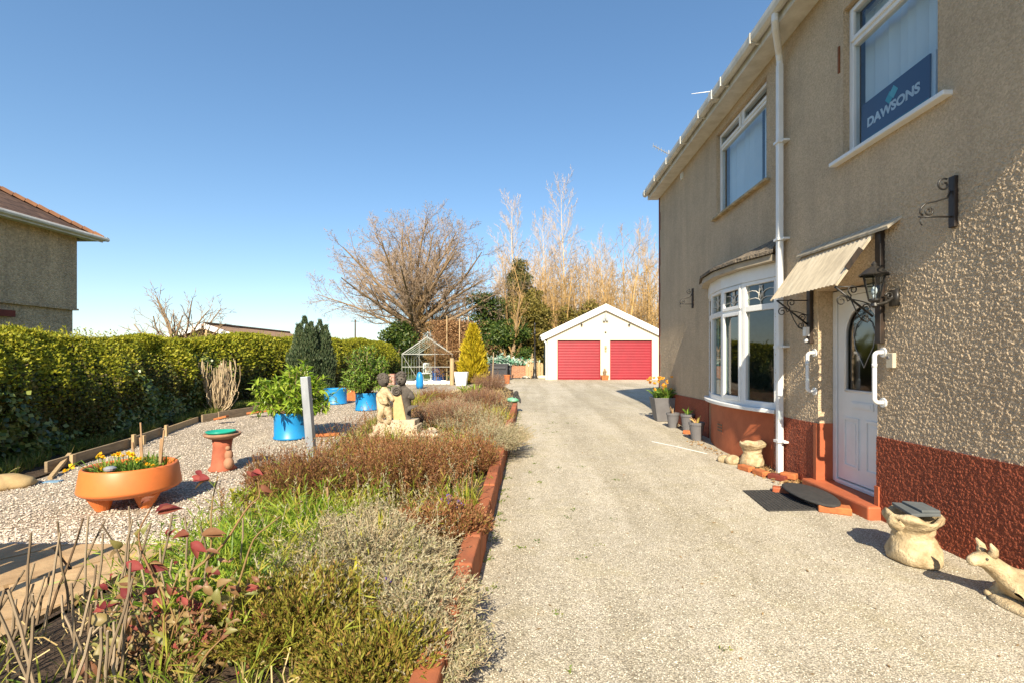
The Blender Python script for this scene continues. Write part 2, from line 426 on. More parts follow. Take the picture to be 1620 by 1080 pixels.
# ------------------------------------------------------------------ ground, drive, gravel, paving, bed
WX = 3.15                        # the house front stands in the plane x = WX
def strip(ys, xl, xr, dz, nx=2, lump=0):
    mb = MB(); ys = np.asarray(ys, float); v = []
    for y in ys:
        a, b = xl(y), xr(y)
        for i in range(nx):
            x = a + (b - a) * i / (nx - 1)
            z = gz(y) + dz + (lump * (math.sin(x * 2.1 + y * 1.3) * math.sin(y * 1.9 - x) if lump else 0)) 
            v.append((x, y, z))
    f = [[i * nx + j, i * nx + j + 1, (i + 1) * nx + j + 1, (i + 1) * nx + j] for i in range(len(ys) - 1) for j in range(nx - 1)]
    return mb.add(v, f)
def interp(tab):
    ys = [t[0] for t in tab]; xs = [t[1] for t in tab]
    return lambda y: float(np.interp(y, ys, xs))
struct('ground', strip([-80, 4, 30, 80, 1800], lambda y: -900, lambda y: 900, -.035), MT['grass'])
GR_DRIVE = gravelmat('drive_gravel', [(.42, .36, .28), (.63, .57, .465), (.70, .64, .535), (.55, .495, .405), (.81, .755, .645)], 112, patch=(.87, 1.05), moss=(.42, .365, .22), moss_amt=.5, bump=.6, dark=.5)
GR_SIDE = gravelmat('garden_gravel', [(.34, .265, .20), (.56, .47, .38), (.66, .575, .475), (.46, .39, .325), (.76, .68, .575)], 68, patch=(.84, 1.0), bump=.7, dark=.45)
dl = interp([(-6, -.36), (13, -.36), (20, -.75), (21.5, -2.6), (29, -2.8)])
dr = interp([(-6, WX), (11.9, WX), (12.0, 10), (30, 10)])
struct('driveway', strip([-6, 0, 4, 8, 11.9, 12.0, 13, 16, 20, 21.5, 25, 29.5], dl, dr, 0, 5), GR_DRIVE)
hx = interp([(-4, -5.2), (2, -5.5), (5.28, -5.8), (7.64, -6.36), (10.4, -7.3), (11.2, -7.0), (12.5, -6.8), (16, -7.3), (22, -8.0), (32, -8.6)])   # timber edging line
bl = interp([(-2, -2.62), (3.6, -2.66), (3.9, -2.7), (5.3, -2.85), (7, -3.1), (9, -3.45), (12, -3.7), (16, -3.3), (19, -2.9), (22, -2.7)])  # left edge of the bed
struct('garden_gravel', strip([3.74, 4, 5.3, 7, 9, 10.4, 11.2, 12.5, 16, 19, 22, 26], lambda y: hx(y) - .02, lambda y: bl(y) + .25 if y < 19 else -2.6, -.006, 6), GR_SIDE)
struct('hedge_bed_soil', strip([-4, 0, 4, 5.3, 7.6, 10.4, 11.2, 12.5, 16, 22, 32], lambda y: hx(y) - 2.2, lambda y: hx(y) + .02, .02, 6, .02), MT['soil'])
# paving: worn buff slabs laid at an angle
pv = MB()
for i in range(-9, 4):
    for j in range(-7, 6):
        o = Vector((-3.2, 2.2, 0)); ux = Vector((.615, .789, 0)); uy = Vector((-.789, .615, 0))
        w, h = .60, .60; g = .02
        off = .3 if j % 2 else 0
        p = [o + ux * (i * w + off + a * w) + uy * (j * h + b * h) for a, b in ((g, g), (1 - g, g), (1 - g, 1 - g), (g, 1 - g))]
        # clip to the paved area
        q = p
        for (ax, lim, sg) in ((0, -7.2, 1), (0, -2.72, -1), (1, -2.0, 1), (1, 3.72, -1)):
            r = []
            for k in range(len(q)):
                a, b = q[k], q[(k + 1) % len(q)]; da, db = sg * (a[ax] - lim), sg * (b[ax] - lim)
                if da >= 0: r.append(a)
                if da * db < 0: r.append(a.lerp(b, da / (da - db)))
            q = r
        if len(q) < 3: continue
        dz = .03 + random.uniform(-.004, .004)
        pv.prism([Vector((c.x, c.y, .0 + 0 * c.z)) for c in q], (0, 0, dz))
MT['paving'] = mat('buff_paving_slab', (.60, .41, .22), (.42, .27, .14), rough=.85, scale=3.2, bump=.6, bscale=35, bdist=.006, spread=.15, isl=.3, dirt=.5)
struct('paving', pv, MT['paving'])
struct('paving_bed_sand', strip([-4, 3.73], lambda y: -8, lambda y: -2.68, .004), MT['soil'])
# planting bed: soil mounded behind the red brick edging
SOILH = .14
def soil_top(x, y):
    a, b = bl(y), -.45 if y < 12.5 else dl(y)
    t = min(max((x - a) / .5, 0), 1) * (1 if y < 12.5 else min(max((b - x) / .4, 0), 1))
    return gz(y) - .02 + (SOILH + .02) * t * t * (3 - 2 * t)
sb = MB(); ys = list(np.arange(-1.5, 21.1, .35)); nx = 16; v = []
for y in ys:
    a, b = bl(y) - .05, (-.45 if y < 12.5 else dl(y))
    for i in range(nx):
        x = a + (b - a) * (i / (nx - 1)) ** 1.0
        v.append((x, y, soil_top(x, y) + random.uniform(-.012, .012)))
sb.add(v, [[i * nx + j, i * nx + j + 1, (i + 1) * nx + j + 1, (i + 1) * nx + j] for i in range(len(ys) - 1) for j in range(nx - 1)])
struct('planting_bed', sb, MT['soil'], smooth=True)

# ------------------------------------------------------------------ the house
T = thing('house', 'two storey buff roughcast house with red painted plinth and white windows beside the gravel drive', 'house', (WX, 4, 0))
YN, YF, ZE = -.45, 11.87, 5.42
OPEN = [(6.46, 8.20, 3.83, 5.22), (3.74, 4.87, 3.46, 4.95), (4.39, 5.30, -.1, 2.18), (6.26, 8.50, -.1, 2.70)]
# the roughcast stands out of the wall: a real relief of pebbles where raking sun falls
RN = np.random.default_rng(99)
LAT = [(.016, RN.random((820, 260)), .55), (.0095, RN.random((1400, 440)), .45)]
def pebble(y, z):
    h = 0
    for s_, g_, a_ in LAT:
        u, v_ = y / s_, z / s_; i, j = np.floor(u).astype(int), np.floor(v_).astype(int); fu, fv = u - i, v_ - j
        fu, fv = fu * fu * (3 - 2 * fu), fv * fv * (3 - 2 * fv); i %= g_.shape[0] - 1; j %= g_.shape[1] - 1
        h = h + a_ * ((g_[i, j] * (1 - fu) + g_[i + 1, j] * fu) * (1 - fv) + (g_[i, j + 1] * (1 - fu) + g_[i + 1, j + 1] * fu) * fv)
    return h
def relief(mb, y0, y1, z0, z1, base, zfade, top=None, amp=.0055):
    st = .0052 if y0 < 5.9 else .012
    ny, nz = max(2, int((y1 - y0) / st)), max(2, int((z1 - z0) / st))
    Y, Z = np.meshgrid(np.linspace(y0, y1, ny), np.linspace(0, 1, nz), indexing='ij')
    zt = z1 if top is None else top(Y)
    Z = z0 + (zt - z0) * Z
    hgt = np.clip(pebble(Y, Z + .1) - .25, 0, 1) * amp / .45 * np.clip((zfade - Z) / .35, 0, 1)
    X = WX - base - hgt
    idx = np.arange(ny * nz).reshape(ny, nz)
    mb.add(np.stack([X, Y, Z], -1).reshape(-1, 3), np.stack([idx[1:, :-1], idx[:-1, :-1], idx[:-1, 1:], idx[1:, 1:]], -1).reshape(-1, 4))
w = MB()
yc = sorted({YN, YF, 2.6, *[o[0] for o in OPEN], *[o[1] for o in OPEN]}); zc = sorted({-.1, ZE, .70, 3.05, *[o[2] for o in OPEN], *[o[3] for o in OPEN]})
for i in range(len(yc) - 1):
    for j in range(len(zc) - 1):
        ym, zm = (yc[i] + yc[i + 1]) / 2, (zc[j] + zc[j + 1]) / 2
        if any(o[0] < ym < o[1] and o[2] < zm < o[3] for o in OPEN): continue
        if ym > 2.6 and .7 < zm < 3.05: relief(w, yc[i], yc[i + 1], zc[j], zc[j + 1], 0, 3.05)
        else: w.add([(WX, yc[i + 1], zc[j]), (WX, yc[i], zc[j]), (WX, yc[i], zc[j + 1]), (WX, yc[i + 1], zc[j + 1])], [[0, 1, 2, 3]])
for (a, b, c, d) in OPEN:                       # reveals
    e = WX + (.16 if a != 6.26 else .25); WX_ = WX; WX = WX - .004
    w.add([(WX, a, c), (e, a, c), (e, a, d), (WX, a, d)], [[0, 1, 2, 3]])
    w.add([(WX, b, c), (WX, b, d), (e, b, d), (e, b, c)], [[0, 1, 2, 3]])
    w.add([(WX, a, d), (e, a, d), (e, b, d), (WX, b, d)], [[0, 1, 2, 3]])
    if c > 0: w.add([(WX, a, c), (WX, b, c), (e, b, c), (e, a, c)], [[0, 1, 2, 3]])
    WX = WX_
XB = WX + 7.5
w.add([(WX, YF, -.1), (WX, YF, ZE), (XB, YF, ZE), (XB, YF, -.1)], [[0, 1, 2, 3]])
w.add([(WX, YN, -.1), (XB, YN, -.1), (XB, YN, ZE), (WX, YN, ZE)], [[0, 1, 2, 3]])
w.add([(XB, YN, -.1), (XB, YF, -.1), (XB, YF, ZE), (XB, YN, ZE)], [[0, 1, 2, 3]])
for yg in (YN, YF):                             # gables
    w.add([(WX, yg, ZE), (XB, yg, ZE), ((WX + XB) / 2, yg, ZE + 2.6)], [[0, 1, 2]])
wall = obj('wall', w, MT['render'], T, smooth=True)
# inner rooms so that the windows look into something
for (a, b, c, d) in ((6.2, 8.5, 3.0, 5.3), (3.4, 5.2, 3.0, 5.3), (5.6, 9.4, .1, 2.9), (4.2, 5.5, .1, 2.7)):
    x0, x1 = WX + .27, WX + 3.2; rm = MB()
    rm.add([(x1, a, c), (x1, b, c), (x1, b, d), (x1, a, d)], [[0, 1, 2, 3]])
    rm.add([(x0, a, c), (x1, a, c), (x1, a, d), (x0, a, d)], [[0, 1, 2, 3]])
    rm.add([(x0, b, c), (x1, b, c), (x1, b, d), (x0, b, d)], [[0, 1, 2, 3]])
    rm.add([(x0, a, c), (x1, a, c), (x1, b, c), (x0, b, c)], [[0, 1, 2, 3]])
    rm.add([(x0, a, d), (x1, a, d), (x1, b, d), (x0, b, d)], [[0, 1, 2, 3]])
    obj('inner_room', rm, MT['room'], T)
# plinth with a slightly sloping top, stopped at the door and bay
def ptop(y): return .765 - .0115 * (y - 3)
for a, b in ((YN, 4.39), (5.30, 6.225), (8.535, YF)):
    pl = MB().hexa([(WX - .012, a, -.1), (WX + .02, a, -.1), (WX + .02, b, -.1), (WX - .012, b, -.1), (WX - .012, a, ptop(a)), (WX + .02, a, ptop(a)), (WX + .02, b, ptop(b)), (WX - .012, b, ptop(b))])
    relief(pl, max(a, 2.6), b, -.05, .7, .0135, 9, ptop, .0042)
    obj('plinth', pl, MT['plinth'], T)
for q_ in ((WX - .030, WX + .157, 5.292, 5.345, -.05, .745), (WX - .030, WX + .157, 4.345, 4.397, -.05, .30)): obj('doorway_reveal', MB().box(*q_), MT['plinth_smooth'], T)
st = MB().box(WX - .13, WX + .30, 4.33, 5.40, -.05, .125)
obj('doorstep', st, MT['plinth_smooth'], T, bev=.018)
for k in range(11):
    z0 = .70 + k * .43; q = MB().box(WX - .012, WX + .2, YF - (.10 if k % 2 else .055), YF + .012, z0, z0 + .428); obj('quoin', q, MT['quoin'], T)

# roof, soffit, fascia, gutter
rf = MB(); sl = 2.6 / 3.75
xr_ = (WX + XB) / 2
def rz(x): return ZE + .105 + (x - WX + .29) * sl
for s in (1, -1):
    x0 = WX - .29 if s == 1 else XB + .29
    z0 = rz(WX - .29)
    zt = rz(xr_)
    rf.hexa([(x0, YN - .16, z0), (xr_, YN - .16, zt), (xr_, YF + .12, zt), (x0, YF + .12, z0),
             (x0, YN - .16, z0 + .09), (xr_, YN - .16, zt + .09), (xr_, YF + .12, zt + .09), (x0, YF + .12, z0 + .09)])
obj('roof', rf, MT['slate'], T)
fa = MB()
fa.box(WX - .26, WX - .235, YN - .15, YF + .11, ZE - .06, ZE + .10)
fa.box(WX - .235, WX + .0, YN - .15, YF + .11, ZE - .055, ZE - .035)
obj('fascia', fa, MT['upvc_old'], T)
gu = MB()
prof = [(-.06, .055), (-.06, .0), (-.042, -.045), (0, -.062), (.042, -.045), (.055, .0), (.055, .055), (.045, .055), (.045, .0), (0, -.05), (-.05, 0), (-.05, .055)]
gu.prism([(WX - .325 + a, YN - .15, ZE + .07 + b) for a, b in prof], (0, YF + .12 - YN + .15, 0))
gt = obj('gutter', gu, MT['upvc_old'], T)
for y in np.arange(.4, YF, .95):
    br = MB().box(WX - .392, WX - .262, y, y + .035, ZE + .0, ZE + .132); obj('gutter_bracket', br, MT['upvc_old'], gt)
obj('gutter_joint', MB().box(WX - .395, WX - .262, 7.4, 7.52, ZE - .002, ZE + .134), MT['upvc_old'], gt)
dp = MB(); yp = 5.98; xp = WX - .075
dp.tube([(WX - .325, yp - .38, ZE + .02), (WX - .325, yp - .38, ZE - .06), (WX - .29, yp - .32, ZE - .11), (xp - .03, yp - .04, ZE - .22), (xp, yp, ZE - .30), (xp, yp, ZE - .36)], .038, 12)
dp.box(xp - .035, xp + .035, yp - .035, yp + .035, .02, ZE - .34)
dpo = obj('downpipe', dp, MT['upvc'], T, bev=.012)
for z in (.42, 1.58, 2.9, 4.1):
    cl = MB().box(xp - .05, xp + .05, yp - .055, yp + .055, z, z + .03); cl.box(xp + .0, WX + .001, yp - .10, yp + .10, z + .004, z + .026); obj('pipe_clip', cl, MT['upvc'], dpo)

# ------- flat upper windows
def window(y0, y1, z0, z1, zt, tops, sill_ext, mull=False):
    X0 = WX + .055; X1 = WX + .125; fw = .062
    f = MB()
    f.box(X0, X1, y0 - .0, y1, z0, z0 + fw); f.box(X0, X1, y0, y1, z1 - fw, z1)
    f.box(X0, X1, y0, y0 + fw, z0 + fw, z1 - fw); f.box(X0, X1, y1 - fw, y1, z0 + fw, z1 - fw)
    f.box(X0, X1, y0 + fw, y1 - fw, zt - .03, zt + .03)
    for k in range(1, tops):
        ym = y0 + (y1 - y0) * k / tops
        f.box(X0 + .002, X1, ym - .035, ym + .035, zt + .03, z1 - fw)
    for k in range(tops):                         # opening sashes stand proud
        a = y0 + (y1 - y0) * k / tops + .045; b = y0 + (y1 - y0) * (k + 1) / tops - .045
        for (p, q_, r, s) in ((a, b, zt + .012, zt + .055), (a, b, z1 - .068, z1 - .028), (a, a + .042, zt + .055, z1 - .068), (b - .042, b, zt + .055, z1 - .068)):
            f.box(X0 - .018, X0 + .012, p, q_, r, s)
    wf = obj('window', f, MT['upvc'], T, bev=.006)
    g = MB().poly([(X0 + .03, y1 - fw + .01, z0 + fw - .01), (X0 + .03, y0 + fw - .01, z0 + fw - .01), (X0 + .03, y0 + fw - .01, z1 - fw + .01), (X0 + .03, y1 - fw + .01, z1 - fw + .01)])
    obj('pane', g, MT['glass'], wf)
    s = MB().box(WX - .075, WX + .056, y0 - sill_ext, y1 + sill_ext, z0 - .042, z0 - .002)
    obj('sill', s, MT['upvc'] if not mull else MT['stone'], wf, bev=.008)
    bl_ = MB(); n = int((y1 - y0) / .105)
    for k in range(n):
        yk = y0 + .04 + (y1 - y0 - .08) * (k + .5) / n
        tw = .60 + .25 * math.sin(k * 1.7)
        if mull and k in (4, 5): continue
        dx, dy = -.016 - .016 * math.sin(k * 2.3), .056
        bl_.add([(X1 + .10 - dx, yk - dy, z0 + .03), (X1 + .10 + dx, yk + dy, z0 + .03), (X1 + .10 + dx, yk + dy, z1 - .02), (X1 + .10 - dx, yk - dy, z1 - .02)], [[0, 1, 2, 3]])
    bl_.box(X1 + .08, X1 + .13, y0, y1, z1 - .07, z1 - .021)
    obj('blind', bl_, MT['blind'], wf)
    return wf
window(6.46, 8.20, 3.83, 5.22, 4.96, 2, .10, True)
window(3.74, 4.87, 3.46, 4.95, 4.58, 1, .13)
vb = MB().box(WX - .03, WX + .01, 9.98, 10.10, 5.16, 5.30); vb.box(WX - .042, WX - .028, 10.0, 10.08, 5.18, 5.28)
obj('vent_box', vb, MT['upvc_old'], T, bev=.005)
ab = MB().box(WX - .30, WX - .25, 8.25, 8.27, .3, .31)
pt = MB().box(WX - .012, WX + .004, 4.925, 4.95, 4.36, 4.63)
obj('rust_strip', pt, mat('rust', (.26, .09, .03), (.14, .05, .02), scale=30), T)

# ------- bow bay window
YC, HB, SG = 7.38, 1.18, .24
RB = (HB * HB + SG * SG) / (2 * SG); HA = math.asin(HB / RB); XC = WX - SG + RB
def bow(t, d=0):                                  # t in -1..1 across the bow, d = further out from the wall
    a = t * HA; return (XC - (RB + d) * math.cos(a), YC + (RB + d) * math.sin(a))
nodes = [bow(-1 + .5 * i) for i in range(5)]
ZS, ZT1, ZTR = .80, 2.50, 2.13
fr = MB(); panes = []
def fbox(mb, i, s0, s1, z0, z1, d0, d1):          # a box on facet i, s along the facet in metres
    A = Vector((*nodes[i], 0)); B = Vector((*nodes[i + 1], 0)); u = (B - A).normalized(); nv = Vector((-u.y, u.x, 0)) 
    if nv.x > 0: nv = -nv
    c = lambda s, d, z: A + u * s + nv * d + Vector((0, 0, z))
    mb.hexa([c(s0, d0, z0), c(s1, d0, z0), c(s1, d1, z0), c(s0, d1, z0), c(s0, d0, z1), c(s1, d0, z1), c(s1, d1, z1), c(s0, d1, z1)])
    return c
for i in range(4):
    L = (Vector(nodes[i + 1]) - Vector(nodes[i])).length
    for (a, b, z0, z1) in ((0, .048, ZS, ZT1), (L - .048, L, ZS, ZT1), (.048, L - .048, ZS, ZS + .08), (.048, L - .048, ZT1 - .05, ZT1), (.048, L - .048, ZTR - .04, ZTR + .04)):
        fbox(fr, i, a, b, z0, z1, -.07, 0)
    if i in (1,):                               # opening lights: extra sash ring
        for (a, b, z0, z1) in ((.05, .10, ZS + .06, ZTR - .02), (L - .10, L - .05, ZS + .06, ZTR - .02), (.10, L - .10, ZS + .06, ZS + .115), (.10, L - .10, ZTR - .07, ZTR - .02),
                               (.05, .10, ZTR + .02, ZT1 - .02), (L - .10, L - .05, ZTR + .02, ZT1 - .02), (.10, L - .10, ZTR + .02, ZTR + .07), (.10, L - .10, ZT1 - .07, ZT1 - .02)):
            fbox(fr, i, a, b, z0, z1, -.02, .018)
    pn = MB(); pn2 = MB(); cm = MB(); panes.append((pn, pn2, cm)); c = fbox(MB(), i, 0, 1, 0, 1, 0, 1)
    pn.poly([c(.055, -.04, ZS + .08), c(L - .055, -.04, ZS + .08), c(L - .055, -.04, ZTR - .04), c(.055, -.04, ZTR - .04)])
    pn2.poly([c(.055, -.04, ZTR + .04), c(L - .055, -.04, ZTR + .04), c(L - .055, -.04, ZT1 - .045), c(.055, -.04, ZT1 - .045)])
    # leaded flower in the top light
    zb = ZTR + .045; hL = L / 2; hh = ZT1 - ZTR - .09
    def came(pts): cm.tube([c(hL + s * (hL - .06), -.031, zb + z * hh) for s, z in pts], .0065, 5)
    came([(0, 0), (0, .42)])
    for sg in (1, -1):
        came([(sg * x, .1 + .36 * math.sin(x * 2.6) if False else .30 * (1 - (x - .0) ** 2) if False else z) for x, z in ((0, .15), (.15, .27), (.4, .34), (.7, .33), (1, .30))])
        came([(sg * x, z) for x, z in ((0, .30), (.12, .50), (.35, .66), (.65, .72), (1, .68))])
        came([(sg * x, z) for x, z in ((0, .42), (.10, .55), (.12, .70), (.07, .82), (0, .90))])
        came([(sg * x, z) for x, z in ((0, .66), (.05, .78), (.11, .92))])
    came([(-.16, .28), (-.16, .60)]); came([(.16, .28), (.16, .60)])
bay = obj('bay_window', fr, MT['upvc'], T, bev=.006)
for pn, pn2, cm in panes: obj('pane', pn, MT['glass_dark'], bay); obj('top_light', pn2, MT['glass_dark'], bay); obj('leading', cm, MT['upvc_old'], bay, smooth=True)
def bow_ring(mb, z0, z1, din, dout, n=30, ext=0):
    P = []
    for k in range(n + 1):
        t = -1 - ext + (2 + 2 * ext) * k / n
        P.append((*bow(t, dout), *bow(t, din)))
    v = []
    for (xo, yo, xi, yi) in P: v += [(xo, yo, z0), (xi, yi, z0), (xi, yi, z1), (xo, yo, z1)]
    f = []
    for k in range(n):
        a, b = 4 * k, 4 * k + 4
        f += [[a, b, b + 3, a + 3], [a + 3, b + 3, b + 2, a + 2], [a + 1, a, a, a + 1][:0] or [a, a + 1, b + 1, b]]
    mb.add(v, f); mb.f.append(np.array([[0, 3, 2, 1], [4 * n, 4 * n + 1, 4 * n + 2, 4 * n + 3]]) + mb.n - len(v))
s = MB(); bow_ring(s, ZS - .05, ZS - .001, -.10, .075, ext=.02)
obj('sill', s, MT['upvc'], bay, bev=.008)
s = MB(); bow_ring(s, ZT1 + .002, ZT1 + .18, -.08, .012, 4)
obj('fascia', s, MT['upvc'], bay)
s = MB(); bow_ring(s, ZT1 + .183, ZT1 + .265, -.08, .13, 4, ext=.03)
obj('eaves_board', s, mat('cream_eaves_board', (.46, .39, .29), (.34, .28, .20), rough=.6), bay)
s = MB(); v = []
n = 4
for k in range(n + 1):
    t = -1.06 + 2.12 * k / n; a = bow(t, .17)
    yy = YC + (a[1] - YC) * .93
    v += [(min(a[0], WX - .02), a[1], ZT1 + .268), (WX - .001, yy, ZT1 + .44), (min(a[0], WX - .02), a[1], ZT1 + .31), (WX - .001, yy, ZT1 + .49)]
f = []
for k in range(n):
    a, b = 4 * k, 4 * k + 4
    f += [[a, b, b + 2, a + 2], [a + 2, b + 2, b + 3, a + 3], [a + 1, b + 1, b, a]]
s.add(v, f, [[0, 2, 3, 1], [4 * n, 4 * n + 1, 4 * n + 3, 4 * n + 2]])
MT['bay_tile'] = mat('mossy_bay_tiles', (.30, .24, .17), (.06, .052, .045), rough=.9, scale=22, bump=1, bscale=18, bdist=.05)
obj('roof', s, MT['bay_tile'], bay)
s = MB(); bow_ring(s, -.1, ZS - .052, -.25, -.03)
bp = obj('bay_plinth', s, MT['plinth_smooth'], T)
ab = MB()
xa, ya = bow(.12, -.027)
ab.box(xa - .004, xa + .02, ya - .11, ya + .11, .30, .46)
for i in range(3):
    for j in range(2): pass
abo = obj('air_brick', ab, MT['plinth_smooth'], T)
h = MB()
for i in range(3):
    for j in range(3): h.box(xa - .007, xa - .002, ya - .09 + i * .065, ya - .045 + i * .065, .325 + j * .045, .352 + j * .045)
obj('air_hole', h, MT['black_metal'], abo)
# net drape behind the far bay lights
dr_ = MB()
for k in range(15):
    y = 7.75 + k * .045; x = WX + .02 + .012 * math.sin(k * 2.1)
    dr_.add([(x, y, .82), (x + .012 * math.cos(k * 2.1), y + .045, .82), (x + .012 * math.cos(k * 2.1), y + .045, 2.45), (x, y, 2.45)], [[0, 1, 2, 3]])
obj('curtain', dr_, MT['blind'], bay)

# ------- front door
XD = WX + .155
df = MB()
for (a, b, z0, z1) in ((4.39, 4.455, .128, 2.17), (5.235, 5.30, .128, 2.17), (4.455, 5.235, 2.105, 2.17)): df.box(XD, XD + .07, a + .002, b - .002, z0, z1)
df.box(XD - .02, XD + .07, 4.455, 5.235, .126, .165)
obj('door_frame', df, MT['upvc'], T, bev=.006)
dl_ = MB(); XL = XD + .018; y0, y1 = 4.462, 5.228; yc_ = (y0 + y1) / 2
# leaf with an arched glazed opening
aw = .255; zs, za = 1.12, 1.68
arch = [(yc_ + aw, zs)] + [(yc_ + aw * math.cos(t), za + aw * 1.18 * math.sin(t)) for t in np.linspace(0, PI, 17)] + [(yc_ - aw, zs)]
rect = [(y1, zs)] + [(y1 if t < PI * .25 else (y0 if t > PI * .75 else yc_ + (y1 - yc_) * math.cos(t) / math.cos(PI * .25)), 2.10 if PI * .25 <= t <= PI * .75 else za + (2.10 - za) * min(math.tan(min(t, PI - t)), 1)) for t in np.linspace(0, PI, 17)] + [(y0, zs)]
nn = len(arch)
dl_.add([*[(XL, a, b) for a, b in arch], *[(XL, a, b) for a, b in rect], *[(XL + .03, a, b) for a, b in arch]],
        [[i, i + 1, nn + i + 1, nn + i] for i in range(nn - 1)], [[i, 2 * nn + i, 2 * nn + i + 1, i + 1] for i in range(nn - 1)])
dl_.add([(XL, y0, .175), (XL, y1, .175), (XL, y1, zs), (XL, y0, zs)], [[0, 1, 2, 3]])
dl_.add([(XL, yc_ - aw, zs), (XL, yc_ + aw, zs), (XL + .03, yc_ + aw, zs), (XL + .03, yc_ - aw, zs)], [[0, 1, 2, 3]])
for (a, b) in ((yc_ + .05, y1 - .10), (y0 + .10, yc_ - .05)):       # two raised lower panels
    for (p, q_, r, t) in ((a, b, .32, .345), (a, b, .815, .84), (a, a + .025, .345, .815), (b - .025, b, .345, .815)):
        dl_.box(XL - .012, XL + .001, p, q_, r, t)
    dl_.box(XL - .006, XL + .001, a + .05, b - .05, .375, .785)
door = obj('front_door', dl_, MT['upvc'], T)
ar = MB()
ar.tube([(XL - .004, a, b) for a, b in arch] + [(XL - .004, yc_ + aw, zs)], .014, 6)
obj('glazing_bead', ar, MT['upvc'], door, smooth=True)
gp_ = MB().add([(XL + .02, a, b) for a, b in arch], [list(range(nn))])
MT['door_glass'] = glassmat('patterned_door_glass', tint=(.25, .28, .27), refl=.16, rough=.08, wob=.2)
obj('pane', gp_, MT['door_glass'], door)
ld = MB()
for sg in (1, -1):
    ld.tube([(XL + .014, yc_ + sg * a, b) for a, b in ((0, 1.36), (.06, 1.46), (.13, 1.56), (.16, 1.68), (.11, 1.80), (0, 1.88))], .004, 5)
obj('leading', ld, MT['galv'], door, smooth=True)
lb = MB().box(XL - .012, XL + .001, yc_ - .16, yc_ + .16, .94, 1.01); lb.box(XL - .016, XL - .011, yc_ - .13, yc_ + .13, .955, .997)
obj('letterbox', lb, MT['upvc'], door, bev=.004)
hd = MB().box(XL - .014, XL + .001, y0 + .035, y0 + .07, .95, 1.18); hd.tube([(XL - .012, y0 + .052, 1.09), (XL - .05, y0 + .055, 1.09), (XL - .05, y0 + .16, 1.085)], .011, 8)
obj('handle', hd, MT['galv'], door)

# ------------------------------------------------------------------ things on and by the house
def spiral(c, ux, uz, r0, r1, a0, turns, n=26):
    c, ux, uz = Vector(c), Vector(ux), Vector(uz); P = []
    for i in range(n):
        t = i / (n - 1); a = a0 + turns * 2 * PI * t; r = r0 + (r1 - r0) * t
        P.append(c + ux * (r * math.cos(a)) + uz * (r * math.sin(a)))
    return P
# door canopy
cn = thing('door_canopy', 'sloping corrugated canopy over the white front door on scrolled iron brackets', 'canopy', (WX, 4.95, 1.58))
cs = MB(); n = 76; v = []; ca, cb = Vector((WX - .02, 0, 2.63)), Vector((WX - .39, 0, 2.12))
for i in range(n + 1):
    y = 4.38 + (5.56 - 4.38) * i / n; wv = .006 * math.sin(i * 2 * PI / 4)
    v += [(ca.x - .8 * wv, y, ca.z + .6 * wv), ((ca.x + cb.x) / 2 - .8 * wv, y, (ca.z + cb.z) / 2 + .6 * wv), (cb.x - .8 * wv, y, cb.z + .6 * wv)]
f = []
for i in range(n):
    a, b = 3 * i, 3 * i + 3
    f += [[a, b, b + 1, a + 1], [a + 1, b + 1, b + 2, a + 2]]
cs.add(v, f)
m, nt, out = newmat('old_corrugated_plastic')
vv = coords(nt, (1, 5, 1)); rr = ramp(nt, [(.3, (.42, .36, .27)), (.55, (.66, .58, .44)), (.75, (.74, .68, .56))], noise(nt, vv, 3.2, 5, .7))
b_ = N(nt, 'ShaderNodeBsdfPrincipled', Roughness=.55); t_ = nt.nodes.new('ShaderNodeBsdfTranslucent'); mx_ = nt.nodes.new('ShaderNodeMixShader'); mx_.inputs[0].default_value = .35
nt.links.new(rr.outputs[0], b_.inputs[0]); nt.links.new(rr.outputs[0], t_.inputs[0]); nt.links.new(b_.outputs[0], mx_.inputs[1]); nt.links.new(t_.outputs[0], mx_.inputs[2]); nt.links.new(mx_.outputs[0], out.inputs[0])
MT['corrugated'] = m
obj('canopy_sheet', cs, MT['corrugated'], cn)
fl = MB()
fl.hexa([(WX - .002, 4.10, 2.64), (WX - .08, 4.16, 2.565), (WX - .08, 5.60, 2.60), (WX - .002, 5.60, 2.66), (WX - .002, 4.10, 2.66), (WX - .085, 4.16, 2.59), (WX - .085, 5.60, 2.62), (WX - .002, 5.60, 2.69)])
obj('flashing', fl, MT['corrugated'], cn)
for y in (4.378, 5.562): obj('edge_strip', MB().bar((ca.x, y, ca.z - .012), (cb.x, y, cb.z - .012), .014, .022), MT['corrugated'], cn)
obj('edge_clip', MB().bar((WX - .17, 4.366, 2.44), (WX - .30, 4.366, 2.26), .006, .05), MT['black_wood'], cn)
for (y, z0, z1) in ((5.42, 1.62, 2.40), (4.335, 1.585, 2.62)):
    p = MB().box(WX - .045, WX + .002, y - .035, y + .035, z0, z1)
    obj('post', p, MT['black_wood'], cn, bev=.006)
